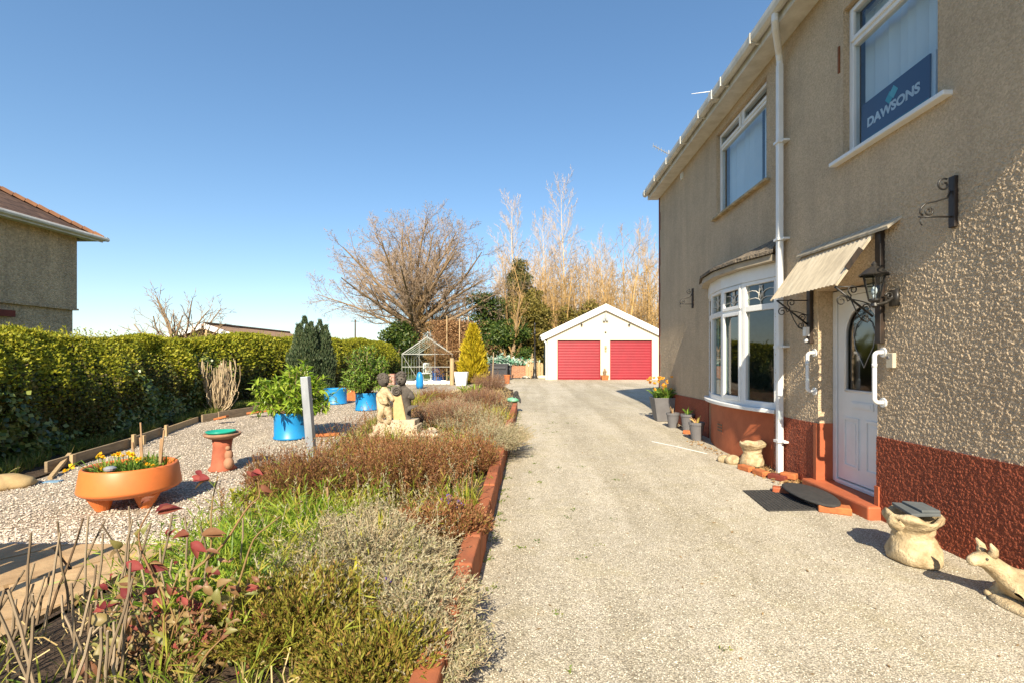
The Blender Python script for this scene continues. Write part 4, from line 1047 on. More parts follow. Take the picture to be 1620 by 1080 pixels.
for k in range(60):
    a, e_ = random.uniform(0, 6.28), random.uniform(.0, 1.5); hr.sphere((hc[0] - .015 + .088 * math.cos(a) * math.cos(e_), hc[1] + .015 + .085 * math.sin(a) * math.cos(e_), hc[2] + .02 + .095 * math.sin(e_)), .024, 7)
obj('hair', hr, MT['stone_old'], ch, smooth=True)
rp = [S(643, 660, .05), S(642, 640, .04), S(641, 622, .02), S(638, 612, .0), S(636, 603, -.02), S(650, 622, .0), S(654, 630, -.06), S(645, 626, -.12), S(628, 616, -.02), S(622, 612, -.10), S(645, 668, -.04), S(650, 676, -.12), S(636, 668, .0)]
rr_ = [.085, .09, .085, .042, .05, .048, .038, .032, .05, .032, .06, .04, .05]
skin('child_body', rp, rr_, [(0, 1), (1, 2), (2, 3), (3, 4), (2, 5), (5, 6), (6, 7), (2, 8), (8, 9), (0, 10), (10, 11), (0, 12)], MT['stone_old'], ch)
hd_ = MB(); hc = S(635, 600, -.03); hd_.sphere(hc, .09, 18, (.95, .95, 1.12)); hd_.sphere((hc[0] - .012, hc[1] - .092, hc[2] - .012), .016, 8); obj('head', hd_, MT['stone_old'], ch, smooth=True)
fe = MB(); 
for s_ in (-.042, .022): fe.sphere((hc[0] + s_, hc[1] - .078, hc[2] + .014), .014, 8)
fe.sphere((hc[0] - .01, hc[1] - .083, hc[2] - .045), .014, 8, (1.6, .5, .5)); obj('face', fe, MT['black_metal'], ch, smooth=True)
hr = MB()
for k in range(60):
    a, e_ = random.uniform(0, 6.28), random.uniform(.35, 1.5); hr.sphere((hc[0] + .09 * math.cos(a) * math.cos(e_), hc[1] + .012 + .088 * math.sin(a) * math.cos(e_), hc[2] + .02 + .10 * math.sin(e_)), .023, 7)
obj('hair', hr, MT['stone_old'], ch, smooth=True)
lf = MB(); bigleaves_into(lf, np.array([S(642, 652, -.1)]), np.array([[1, -.1, .65]]), np.array([[-.4, -.6, .6]]), .24, .10, .1, .3); obj('stone_leaf', lf, MT['stone_old'], ch)
# rubble stones beside the statue
for k, (px, py, r, lab) in enumerate(((672, 672, .07, 'pale rounded stone just right of the cherub statue base'), (690, 668, .09, 'pinkish rubble stone right of the statue under the heather'), (683, 680, .075, 'buff stone lowest of the three by the statue'))):
    p = gp(px, py, .16); b = MB().sphere((p.x, p.y, p.z), r, 12, (1.2, .9, .75)); single('rubble_stone', b, MT['stone_pale'], lab, 'stone', group='rubble stones by the statue', smooth=True)

# ------------------------------------------------------------------ orange bowl planter with daffodils
ox, oy = -3.95, 4.78; oz = gz(oy)
ob = thing('bowl_planter', 'large orange footed bowl planter of daffodils on the gravel', 'planter', (ox, oy, oz))
b = MB(); b.lathe([(0, .13), (.18, .10), (.33, .135), (.39, .165), (.408, .185), (.408, .20), (.382, .385), (.370, .403), (.352, .398), (.347, .36), (.355, .25), (.355, .20)], (ox, oy, oz), 64); obj('bowl', b, MT['terracotta'], ob, smooth=True)
for a in (-2.2, -.35, 1.75):
    b = MB().cyl((ox + .23 * math.cos(a), oy + .23 * math.sin(a), oz + .15), (ox + .215 * math.cos(a), oy + .215 * math.sin(a), oz - .005), .115, .05, 20); obj('foot', b, MT['terracotta'], ob, smooth=False, bev=.012)
b = MB().lathe([(.356, .30), (.2, .325), (0, .33)], (ox, oy, oz), 32, lambda a, z: 1); obj('compost', b, MT['soil'], ob, smooth=True)
b = MB(); fl_ = MB()
tops = []
for _ in range(30):
    a, r = random.uniform(0, 6.28), .29 * math.sqrt(random.random()); tops += list(leafy(b, (ox + r * math.cos(a), oy + r * math.sin(a), oz + .32), 14, .15, .17, 0, .011))
for k in range(17):
    a, r = random.uniform(1.6, 6.0), random.uniform(.10, .33); x_, y_, z_ = ox + r * math.cos(a), oy + r * math.sin(a), oz + random.uniform(.40, .54)
    b.tube([(ox + (r - .05) * math.cos(a), oy + (r - .05) * math.sin(a), oz + .32), (x_, y_, z_)], .004, 4); fl_ = MB(); flower(fl_, (x_, y_, z_), .036, 6, .3); obj('flower', fl_, YEL_FLOWER, ob)
for dx, dy, dz in ((-.50, -.1, .40), (-.44, -.22, .38)):
    b.tube([(ox - .3, oy - .1, oz + .35), (ox + dx * .8, oy + dy, oz + .46), (ox + dx, oy + dy, oz + dz)], .004, 4)
    fl_ = MB(); flower(fl_, (ox + dx, oy + dy, oz + dz), .038, 6, .2); obj('flower', fl_, YEL_FLOWER, ob)
obj('leaves', b, GREEN_STRAP, ob)
MT['cane'] = mat('dry_cane', (.46, .30, .16), (.30, .18, .10), rough=.85)
for k, (dx, dy, h, tx, th, lab) in enumerate(((-.02, .16, .30, -.02, .012, 'short thick brown cane in the middle of the orange bowl'), (.04, .10, .46, -.03, .008, 'tallest thin cane in the orange bowl'), (.22, .08, .30, .02, .016, 'thick reddish stake near the right rim of the orange bowl'), (.29, -.02, .40, .05, .008, 'thin leaning cane at the right rim of the orange bowl'), (-.14, .22, .24, -.03, .009, 'short leaning cane at the back of the orange bowl'))):
    b = MB().tube([(ox + dx, oy + dy, oz + .30), (ox + dx + tx, oy + dy, oz + .34 + h)], th, 6); single('cane', b, MT['cane'], lab, 'cane', group='canes in the orange bowl')
b = MB(); b.cyl((ox + .05, oy - .30, oz + .30), (ox + .05, oy - .30, oz + .40), .008, k=6); b.lathe([(.02, .0), (.045, .01), (.05, .03), (.03, .045), (0, .05)], (ox + .05, oy - .30, oz + .40), 14)
so = single('solar_light', b, MT['galv'], 'little silver solar light stuck in the front of the orange bowl', 'solar light', smooth=False)

# bird bath
q0 = gp(352, 742); bx_, by_ = q0.x, q0.y; bz_ = gz(by_)
bb_ = thing('bird_bath', 'low terracotta bird bath with tree trunk column on the gravel', 'bird bath', (bx_, by_, bz_))
b = MB().lathe([(.15, 0), (.155, .02), (.12, .06), (.105, .18), (.10, .30), (.115, .39), (.10, .40)], (bx_, by_, bz_), 20, lambda a, z: 1 + .08 * math.sin(5 * a + z * 9) + .05 * math.sin(9 * a)); obj('column', b, mat('red_terracotta', (.44, .13, .07), (.30, .09, .05), rough=.85, scale=10, bump=.5, bscale=30), bb_, smooth=True)
b = MB().lathe([(.05, .385), (.13, .40), (.20, .435), (.215, .46), (.205, .475), (.185, .465), (.12, .435), (0, .43)], (bx_, by_, bz_), 28); obj('basin', b, mat('mossy_terracotta', (.40, .22, .13), (.22, .13, .09), rough=.9, scale=14, bump=.6, bscale=40), bb_, smooth=True)
b = MB(); b.sphere((bx_ + .12, by_ - .06, bz_ + .20), .05, 10, (1, 1, 1.5)); b.sphere((bx_ + .13, by_ - .08, bz_ + .10), .06, 10, (1, 1, 1.3)); b.sphere((bx_ + .12, by_ - .08, bz_ + .29), .032, 8); obj('animal_figure', b, mat('faded_terracotta', (.42, .22, .13), rough=.9), bb_, smooth=True)
b = MB().lathe([(.0, .445), (.12, .45), (.165, .482), (.172, .50), (.162, .50), (.118, .462), (0, .457)], (bx_ - .02, by_, bz_), 28); single('green_dish', b, MT['teal'], 'shallow glossy green dish sitting in the bird bath basin', 'dish', (bx_, by_, bz_ + .445), smooth=True)

# metal post in the bed
p0 = gp(497, 738, .06); p1 = wp(483, 595, p0.y)
b = MB().bar((p0.x, p0.y, p0.z - .2), p1, .095, .095, (0, 1, 0)); single('metal_post', b, MT['galv'], 'leaning grey galvanised post standing at the edge of the heather bed', 'post', (p0.x, p0.y, p0.z - .1), bev=.008)

# ------------------------------------------------------------------ blue barrel pots
def barrel(px, py, dia, h, label, fill=None):
    p = gp(px, py); y = p.y + dia / 2; x = p.x * y / p.y; z = gz(y); r = dia / 2
    t = thing('barrel_pot', label, 'planter', (x, y, z), 'cut down blue barrels on the gravel')
    b = MB().lathe([(0, .0), (r * .96, 0), (r * 1.03, .012), (r * 1.03, .035), (r * .98, .05), (r * .985, h * .6), (r, h - .03), (r * 1.015, h - .02), (r * 1.015, h), (r * .965, h), (r * .95, h * .85), (r * .95, .12)], (x, y, z), 40); obj('barrel', b, MT['blue_plastic'], t, smooth=True)
    b = MB().lathe([(r * .955, h * .8), (0, h * .84)], (x, y, z), 28); obj('compost', b, MT['soil'], t)
    return t, Vector((x, y, z + h * .82))
LAUREL = leafmat('glossy_bright_leaf', [(.13, .24, .02), (.24, .36, .03), (.33, .44, .04), (.40, .48, .07)], trans=.4, rough=.35, spec=.5)
LAUREL2 = leafmat('dark_glossy_leaf', [(.07, .15, .02), (.13, .23, .03), (.20, .30, .04), (.28, .37, .06)], trans=.3, rough=.35, spec=.5)
def shrub(c, top, rx, h, nst, L, W, m, label, group, low=.15):
    t = thing('leafy_shrub', label, 'shrub', c, group); st_ = MB(); lv = MB(); c = np.array(tuple(c)); P_, D_ = [], []
    for k in range(nst):
        a = random.uniform(0, 6.283); el = math.asin(random.uniform(low, 1)); q_ = random.uniform(.75, 1.05)
        end = c + np.array([rx * math.cos(a) * math.cos(el) * q_, rx * math.sin(a) * math.cos(el) * q_, top * .12 + h * (math.sin(el) * .88) * q_])
        mid = c + (end - c) * .5 + np.array([0, 0, h * .12])
        tt = np.linspace(0, 1, 8)[:, None]; pl_ = (1 - tt) ** 2 * c + 2 * tt * (1 - tt) * mid + tt ** 2 * end
        st_.tube(pl_, np.linspace(.011, .003, 8), 4, False)
        n = 26; u = np.sort(rng.uniform(.35, 1, n)); pos = np.stack([np.interp(u, tt[:, 0], pl_[:, i]) for i in range(3)], 1)
        dd = nrm(end - mid); rd = nrm(rng.normal(size=(n, 3))); P_.append(pos); D_.append(dd * .55 + rd * .85 + np.array([0, 0, .1]))
    P_ = np.concatenate(P_); D_ = np.concatenate(D_); n = len(P_)
    bigleaves_into(lv, P_, D_, np.array([0, 0, 1.0]) + rng.normal(size=(n, 3)) * .35, L * rng.uniform(.6, 1.15, n), W * rng.uniform(.7, 1.1, n), .22, .22)
    obj('stems', st_, MT['bark_tan'], t); obj('leaves', lv, m, t)
    return t
t1, c1 = barrel(461, 697, .56, .46, 'blue barrel pot nearest the bird bath holding the big bright shrub')
shrub(c1, 0, .74, 1.10, 85, .17, .045, LAUREL, 'bright green laurel like shrub in the nearest blue barrel', 'shrubs in blue barrels')
t2, c2 = barrel(531, 640, .64, .46, 'empty looking wide blue barrel between the two leafy shrubs')
t3, c3 = barrel(580, 650, .56, .46, 'blue barrel pot partly behind the cherub statue')
shrub(c3, 0, .72, 1.5, 120, .14, .035, LAUREL2, 'taller darker leafy shrub in the blue barrel behind the statue', 'shrubs in blue barrels')
p = gp(664, 614); b = MB().lathe([(0, 0), (.13, 0), (.16, .15), (.15, .45), (.11, .62), (.06, .70), (0, .71)], (p.x, p.y, gz(p.y)), 20); single('water_butt', b, MT['blue_plastic'], 'tapered blue water butt just right of the cherub heads', 'water butt', smooth=True)
p = gp(554, 633); b = MB().box(p.x - .2, p.x + .22, p.y, p.y + .3, gz(p.y), gz(p.y) + .36); single('terracotta_trough', b, MT['brick_orange'], 'square terracotta block between the wide blue barrel and the dark shrub', 'trough', bev=.01)
p = gp(515, 690); b = MB().bar((p.x - .2, p.y, gz(p.y) + .03), (p.x + .2, p.y + .12, gz(p.y) + .03), .14, .05); single('loose_tile', b, MT['brick_orange'], 'flat red tile lying on gravel behind the metal post', 'tile', bev=.008)

# ------------------------------------------------------------------ timber edging of the hedge bed, stone, offcuts
def plank(a, b_, w_, h, label, z=0, m='timber'):
    mb = MB().bar((*a, gz(a[1]) + z + h / 2), (*b_, gz(b_[1]) + z + h / 2), w_, h); return single('edging_board', mb, MT[m], label, 'board', bev=.005, group='timber boards edging the hedge bed')
plank((-6.02, 6.0), (-6.36, 7.64), .035, .15, 'nearest timber edging board behind the orange bowl'); plank((-6.365, 7.66), (-6.72, 8.78), .035, .15, 'timber edging board directly left of the bird bath')
plank((-6.72, 8.80), (-7.24, 10.5), .035, .12, 'low pale timber edging board below the tied canes', m='timber_new'); plank((-7.05, 10.9), (-6.72, 12.6), .04, .18, 'farthest timber edging board left of the big blue barrel')
plank((-7.16, 10.52), (-7.07, 10.9), .04, .16, 'short return board joining the two far edging boards')
for k, (x, y, h, lab) in enumerate(((-6.06, 6.35, .17, 'leftmost timber peg against the edging board'), (-6.30, 7.62, .22, 'thick timber peg just behind the orange bowl'), (-6.64, 8.75, .20, 'timber peg left of the bird bath'), (-6.41, 7.95, .15, 'thin peg between the bowl canes and the bird bath'))):
    b = MB().box(x + .02, x + .065, y - .025, y + .025, gz(y) - .02, gz(y) + h); single('timber_peg', b, MT['timber_new'], lab, 'peg', group='pegs of the timber edging', bev=.004)
b = MB().bar((-5.72, 5.75, .03), (-6.2, 6.5, .17), .04, .04); single('timber_offcut', b, MT['timber_new'], 'pale timber offcut leaning against the edging board at left', 'timber')
b = MB().lathe([(0, 0), (.27, .0), (.30, .05), (.26, .11), (.16, .15), (0, .165)], (-5.93, 5.38, 0), 48, lambda a, z: .86 + .18 * math.sin(2 * a + .6) + .07 * math.sin(5 * a) + .03 * math.sin(11 * a + z * 30)); single('buff_sack', b, mat('buff_sacking', (.50, .36, .18), (.36, .25, .12), rough=.9, scale=6, bump=.3), 'lumpy buff sack lying at the left end of the edging', 'sack', smooth=True)
b = MB().bar((-5.66, 5.62, .02), (-5.50, 5.66, .022), .09, .012); single('blue_cloth', b, mat('faded_blue_cloth', (.20, .34, .48), rough=.9), 'small faded blue cloth scrap on gravel beside the buff sack', 'cloth')
for k, (px, py, an, lab, m_) in enumerate(((412, 652, .5, 'broken red tile on the earth left of the big barrel', 'brick_orange'), (428, 642, .7, 'long red clay tile leaning on earth behind the far edging board', 'brick_orange'), (350, 662, .2, 'small brick fragment by the tied canes', 'brick_orange'))):
    p = gp(px, py, .1); l_ = .28 if k < 2 else .12
    b = MB().bar((p.x - l_ * math.cos(an), p.y - l_ * math.sin(an), p.z), (p.x + l_ * math.cos(an), p.y + l_ * math.sin(an), p.z + .06), .16, .04); single('broken_tile', b, MT[m_], lab, 'tile', group='broken tiles under the hedge', bev=.006)
# ------------------------------------------------------------------ hedge
HEDGE = leafmat('clipped_hedge_leaf', [(.13, .16, .012), (.25, .28, .02), (.36, .36, .028), (.46, .42, .035), (.18, .17, .02)], trans=.35)
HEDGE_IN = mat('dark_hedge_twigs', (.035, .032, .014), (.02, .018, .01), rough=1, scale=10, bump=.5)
IVY = leafmat('ivy_leaf', [(.03, .06, .012), (.06, .10, .018), (.10, .15, .025), (.20, .25, .05), (.36, .38, .12)], trans=.2, rough=.35, spec=.5)
hf = interp([(-4, -5.85), (2, -6.15), (6, -6.75), (11, -8.0), (16, -8.3), (24, -8.7), (33, -9.0)])       # hedge front at the foot
ht = interp([(-4, 1.74), (3, 1.78), (6, 1.80), (9, 1.83), (12, 1.90), (16, 2.16), (20, 2.24), (24, 2.36), (28, 2.5), (33, 2.45)])
def hwob(y, z): return .10 * np.sin(y * .83 + z * 1.1 + 1.3 * np.sin(y * .31)) + .07 * np.sin(y * 2.1 - z * 2.7 + 2 * np.sin(y * .57)) + .05 * np.sin(y * 4.7 + z * 3.1 + np.sin(y * 1.9)) + .03 * np.sin(y * 9.1 - z * 7)
HD = 1.5
hg = thing('hedge', 'long clipped green hedge with ivy along its face on the left of the garden', 'hedge', (-8, 10, 0))
y = np.concatenate([np.arange(-3, 12, .25), np.arange(12, 33, .6)]); v = []
for yy_ in y:
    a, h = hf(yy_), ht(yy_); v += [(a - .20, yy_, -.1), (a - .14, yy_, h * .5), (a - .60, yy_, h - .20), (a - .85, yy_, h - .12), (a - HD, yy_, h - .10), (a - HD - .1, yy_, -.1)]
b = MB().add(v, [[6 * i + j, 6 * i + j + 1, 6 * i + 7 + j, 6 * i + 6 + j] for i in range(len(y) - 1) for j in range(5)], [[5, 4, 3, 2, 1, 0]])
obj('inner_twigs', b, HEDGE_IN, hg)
def hedge_leaves(n, ylo, yhi, L, W, mode, off=.0):
    yy = ylo + (yhi - ylo) * rng.random(n) ** 1.25
    a = np.array([hf(t) for t in yy]); h = np.array([ht(t) for t in yy])
    if mode == 'top':
        u = rng.random(n); x = a - .45 - u * (HD - .35)
        rnd = np.clip((.22 - u * HD) / .22, 0, 1)
        z = h + .07 * np.sin(yy * 1.7 + x * 2 + np.sin(yy * .6)) + .05 * np.sin(yy * 4.3 - x * 5) - rnd ** 2 * .20 - np.abs(rng.normal(0, .05, n))
        nrmv = np.stack([.4 * rnd + .05, np.full(n, -.1), np.ones(n)], 1)
    else:
        z = rng.random(n) ** (.75 if mode == 'face' else 1.1) * h; 
        x = a + hwob(yy, z) * .8 + .10 * np.sin(z / h * 3.0) - np.abs(rng.normal(0, .08, n)) - np.clip((z / h - .48) / .52, 0, 1) ** 1.5 * .58
        nrmv = np.stack([np.ones(n), np.full(n, -.25), .2 + 1.2 * np.clip((z / h - .45) / .5, 0, 1)], 1)
    pos = np.stack([x + off, yy, z + gza(yy) * 0], 1)
    d = nrm(nrmv * .5 + rng.normal(size=(n, 3)) * .75)
    return pos, d, nrmv
b = MB(); bd2 = MB()
for (n, lo, hi, L, W, mode) in ((60000, 1.5, 12, .050, .030, 'top'), (30000, 12, 33, .085, .055, 'top'), (64000, 1.5, 12, .055, .034, 'face'), (30000, 11, 33, .09, .055, 'face')):
    P_, D_, U_ = hedge_leaves(n, lo, hi, L, W, mode)
    if mode == 'face':
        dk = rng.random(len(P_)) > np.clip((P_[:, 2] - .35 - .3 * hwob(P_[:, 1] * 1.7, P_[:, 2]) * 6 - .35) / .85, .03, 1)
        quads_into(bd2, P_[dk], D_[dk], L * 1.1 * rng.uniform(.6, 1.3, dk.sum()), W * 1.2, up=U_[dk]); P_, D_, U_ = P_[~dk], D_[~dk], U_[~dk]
        keep = rng.random(len(P_)) < np.clip((P_[:, 2] / 1.9) ** 1.2 + .25, 0, 1); P_, D_, U_ = P_[keep], D_[keep], U_[keep]
    quads_into(b, P_, D_, L * rng.uniform(.6, 1.3, len(P_)), W, up=U_)
for _ in range(420):            # stray shoots above the clipped top
    y_ = 2 + 26 * random.random() ** 1.3; x_ = hf(y_) - random.uniform(.35, 1.3); z_ = ht(y_) - .05; n = 9; l_ = random.uniform(.10, .24); ln = rng.normal(size=2) * .3
    u = np.linspace(.1, 1, n)[:, None]; quads_into(b, np.array([x_, y_, z_]) + u * l_ * np.array([ln[0], ln[1], 1.0]), rng.normal(size=(n, 3)) * .7 + [0, 0, .7], .045, .022)
obj('foliage', b, HEDGE, hg); obj('shade_foliage', bd2, leafmat('shade_toned_hedge_leaf', [(.035, .05, .010), (.065, .085, .015), (.10, .11, .02), (.08, .055, .02), (.16, .16, .03)], trans=.2), hg)  # darker leaves low on the face, their colour standing in for shade
b = MB()
P_, D_, U_ = hedge_leaves(36000, 1.5, 13, .08, .07, 'ivy', .05)
cl_ = np.sin(P_[:, 1] * 1.3 + P_[:, 2] * 2.2 + np.sin(P_[:, 1] * .7)) + np.sin(P_[:, 1] * .6 - P_[:, 2] * 1.9 + 2) + np.sin(P_[:, 1] * 3.7 + P_[:, 2] * 4.3) * .9 + rng.normal(0, .5, len(P_))
keep = (cl_ > 1.6 * P_[:, 2] - 1.0 + .10 * (P_[:, 1] - 6)); P_, D_, U_ = P_[keep], D_[keep], U_[keep]
quads_into(b, P_, nrm(D_ + [0, 0, -.5]), .075 * rng.uniform(.6, 1.2, len(P_)), .07, up=U_ + [.6, 0, .3])
obj('ivy', b, IVY, hg)
# grass tufts along the foot of the hedge
WEED = leafmat('rough_grass_blade', [(.07, .12, .02), (.12, .18, .03), (.22, .24, .05), (.32, .26, .10)], trans=.3)
b = MB()
for _ in range(420):
    y_ = random.uniform(4, 14); x_ = hf(y_) + random.uniform(-.1, .5)
    if x_ > hx(y_) - .05: continue
    leafy(b, (x_, y_, gz(y_) + .01), 16, .16, .22, 0, .008)
struct('hedge_foot_grass', b, WEED, 'stuff')
# bundle of bare stems by the hedge
p = gp(345, 650, .05); t = thing('cut_pampas', 'clump of dry bare buff canes standing against the hedge', 'dry plant', (p.x, p.y, gz(p.y)))
n = 120; a = rng.uniform(0, 6.283, n); s_ = np.linspace(0, 1, 7); r0 = .10; spread = rng.uniform(.1, .42, n)
P_ = np.array([p.x, p.y, gz(p.y)]) + np.stack([np.cos(a)[:, None] * (r0 + spread[:, None] * np.sin(s_ * PI * .62)[None]), np.sin(a)[:, None] * (r0 + spread[:, None] * np.sin(s_ * PI * .62)[None]) * .7, rng.uniform(.5, 1.35, n)[:, None] * s_[None]], -1)
b = MB(); tubes_into(b, P_ + rng.normal(size=(n, 7, 3)) * .014, np.broadcast_to(np.linspace(.014, .007, 7), (n, 7)), 5); obj('canes', b, leafmat('dry_canes', [(.34, .25, .15), (.48, .37, .23), (.58, .46, .30)], trans=0, rough=.9), t)
b = MB(); leafy(b, (p.x - .05, p.y - .1, gz(p.y)), 120, .32, .5, 0, .006); obj('base_grass', b, WEED, t)

# ------------------------------------------------------------------ bare trees
def grow(out, p, d, L, r, lev, maxlev, P):
    nseg = P['seg'][lev]; pts = [p.copy()]; rr = [r]; dd = d.copy(); ends = r * P['taper'][lev]
    for i in range(nseg):
        wb_ = P['wob'][lev]; dd = dd + np.array([random.gauss(0, wb_), random.gauss(0, wb_), random.gauss(0, wb_) + P['trop'][lev]])
        dd = dd / np.linalg.norm(dd); pts.append(pts[-1] + dd * L / nseg); rr.append(r + (ends - r) * (i + 1) / nseg)
    out[lev].append((pts, rr))
    if lev == maxlev: return
    n = P['kids'][lev]; n = max(1, int(round(n * random.uniform(.8, 1.2))))
    for k in range(n):
        t = P['t0'][lev] + (1 - P['t0'][lev]) * (k + random.uniform(.1, .9)) / n
        i = min(int(t * nseg), nseg - 1); f = t * nseg - i
        q = pts[i] + (pts[i + 1] - pts[i]) * f; bd_ = pts[i + 1] - pts[i]; bd_ = bd_ / np.linalg.norm(bd_)
        ang = R(random.uniform(*P['ang'][lev])); az = k * 2.4 + random.uniform(-.5, .5)
        u = np.cross(bd_, [.31, .17, .93] if abs(bd_[2]) < .9 else [1, 0, 0]); u /= np.linalg.norm(u); w_ = np.cross(bd_, u)
        nd = bd_ * math.cos(ang) + (u * math.cos(az) + w_ * math.sin(az)) * math.sin(ang)
        Lk = P['len'][lev] * L * random.uniform(.75, 1.2) * (1 - P['lt'][lev] * t)
        rk = max(min((rr[i] + (rr[i + 1] - rr[i]) * f) * P['rad'][lev], rr[i]), P['rmin'])
        grow(out, q, nd, Lk, rk, lev + 1, maxlev, P)
def branches_to(mbs, out, levs, k):
    for lev in levs:
        if out[lev]:
            tubes_into(mbs, np.array([b[0] for b in out[lev]]), np.array([b[1] for b in out[lev]]), k)
def bare_tree(name, label, loc, h, P, maxlev, bark, twig, trunk_levels, group=None, d0=(0, 0, 1), r0=None):
    t = thing(name, label, 'tree', loc, group); out = [[] for _ in range(maxlev + 1)]
    grow(out, np.array(tuple(loc), float) - np.array([0, 0, .3]), np.array(d0, float), h, r0 or h * .02, 0, maxlev, P)
    a, b = MB(), MB()
    branches_to(a, out, range(trunk_levels), 6); branches_to(b, out, range(trunk_levels, maxlev + 1), 3)
    obj('trunk', a, bark, t, smooth=True); obj('crown', b, twig, t)
    return t
OAK = dict(seg=[4, 8, 6, 5, 4, 3], taper=[.8, .20, .22, .35, .4, .5], wob=[.03, .06, .11, .14, .18, .2], trop=[0, .012, .03, .03, .05, .08], kids=[21, 12, 8, 5, 4], t0=[.50, .16, .12, .12, .1],
           ang=[(6, 74), (24, 46), (26, 50), (25, 55), (20, 50)], len=[1.72, .42, .50, .50, .52], lt=[-.10, .45, .40, .35, .3], rad=[.46, .46, .5, .5, .6], rmin=.0085)
random.seed(21)
YO = 40.0; tx = (656 - VX) / F * YO
def oak(label, loc, zf, rx, rz_):
    t = thing('oak_tree', label, 'tree', loc); out = [[] for _ in range(6)]; b0 = np.array(tuple(loc), float)
    grow(out, b0 - np.array([0, 0, .3]), np.array([.03, 0, 1.0]), zf + .3, .58, 0, 0, OAK)
    nl = 28
    for k in range(nl):
        th = R(4 + 74 * ((k + .5) / nl) ** .70); az_ = k * 2.39996 + random.uniform(-.3, .3)
        st = b0 + np.array([.03, 0, 1.0]) * (zf * (.98 - .36 * (k / nl)))
        L_ = .80 * random.uniform(.93, 1.03) / math.sqrt((math.sin(th) / rx) ** 2 + (math.cos(th) / rz_) ** 2)
        grow(out, st, np.array([math.sin(th) * math.cos(az_), math.sin(th) * math.sin(az_), math.cos(th)]), L_, random.uniform(.13, .22), 1, 5, OAK)
    a, b = MB(), MB(); branches_to(a, out, range(3), 6); branches_to(b, out, range(3, 6), 3)
    obj('trunk', a, MT['bark_tan'], t, smooth=True); obj('crown', b, MT['twig_pink'], t)
oak('great spreading bare oak with rounded crown of pinkish twigs beyond the hedge', (tx, YO, gz(YO)), 5.0, 10.8, 9.5)
BIR = dict(seg=[14, 6, 5, 4], taper=[.12, .25, .4, .5], wob=[.015, .05, .08, .1], trop=[.02, .06, .07, .1], kids=[40, 9, 6], t0=[.10, .15, .1], ang=[(24, 44), (20, 42), (20, 45)],
           len=[.32, .40, .5], lt=[.62, .4, .3], rad=[.42, .5, .6], rmin=.010)
random.seed(5)
for (px, ytop, Y, lab) in ((820, 312, 52, 'tall pale bare birch left of the two tallest, behind the dark conifer'), (893, 294, 50, 'tallest pale bare birch standing left of the garage apex'), (862, 345, 58, 'slender bare birch between the two tallest birches'), (956, 380, 60, 'pale bare birch above the garage apex'), (1003, 360, 58, 'bare birch rising above the right half of the garage roof'), (1030, 372, 62, 'bare birch nearest to the house corner'), (930, 405, 64, 'small hazy birch just right of the tallest birch'), (792, 400, 60, 'low pale birch right of the oak crown')):
    x_ = (px - VX) / F * Y; top = H + (VY - ytop) / F * Y
    bare_tree('birch_tree', lab, (x_, Y, gz(Y)), top * .95, BIR, 3, MT['bark_pale'], MT['twig_pale'], 2, 'bare birches behind the garage', r0=.15)
BUSHT = dict(seg=[3, 6, 5, 4], taper=[.8, .35, .4, .5], wob=[.05, .10, .13, .14], trop=[0, .06, .05, .05], kids=[9, 9, 6], t0=[.1, .25, .15], ang=[(15, 55), (25, 50), (25, 55)], len=[2.4, .5, .5], lt=[0, .4, .3], rad=[.55, .55, .6], rmin=.012)
random.seed(3)
bare_tree('bare_tree', 'small bare tree with knobbly twigs beyond the hedge left of the white gable', ((278 - VX) / F * 21, 21, .2), 1.9, dict(BUSHT, kids=[13, 8, 4], len=[1.35, .42, .35]), 3, MT['bark_tan'], MT['bark_tan'], 2, r0=.12)
# brush behind the garage: nobody could count its stems
def brush(name, n, xs, ys, hs, m, seed, kids=9):
    random.seed(seed); b = MB(); out = [[] for _ in range(4)]
    Pb = dict(seg=[6, 5, 4, 3], taper=[.2, .3, .4, .5], wob=[.05, .10, .13, .2], trop=[.03, .06, .05, .05], kids=[kids, 6, 4], t0=[.12, .15, .1], ang=[(18, 45), (25, 50), (25, 60)], len=[.40, .5, .5], lt=[.4, .4, .3], rad=[.5, .55, .6], rmin=.013)
    for _ in range(n):
        x_, y_ = random.uniform(*xs), random.uniform(*ys); h = random.uniform(*hs)
        grow(out, np.array([x_, y_, gz(y_) - .2]), np.array([random.uniform(-.15, .15), random.uniform(-.1, .1), 1]), h, h * .010 + .02, 0, 3, Pb)
    branches_to(b, out, range(4), 3)
    return b
struct('woodland_brush', brush('woodland_brush', 125, (-2, 16), (39, 56), (5, 10.5), MT['twig_ochre'], 9), MT['twig_ochre'], 'stuff')
struct('brown_thicket', brush('brown_thicket', 26, (-9.5, 0), (38, 48), (3.0, 6.0), MT['twig_ochre'], 12), MT['twig_ochre'], 'stuff')
struct('far_birch_haze', brush('far_birch_haze', 40, (-4, 18), (62, 78), (8, 15), MT['twig_pale'], 15, 10), MT['twig_pale'], 'stuff')
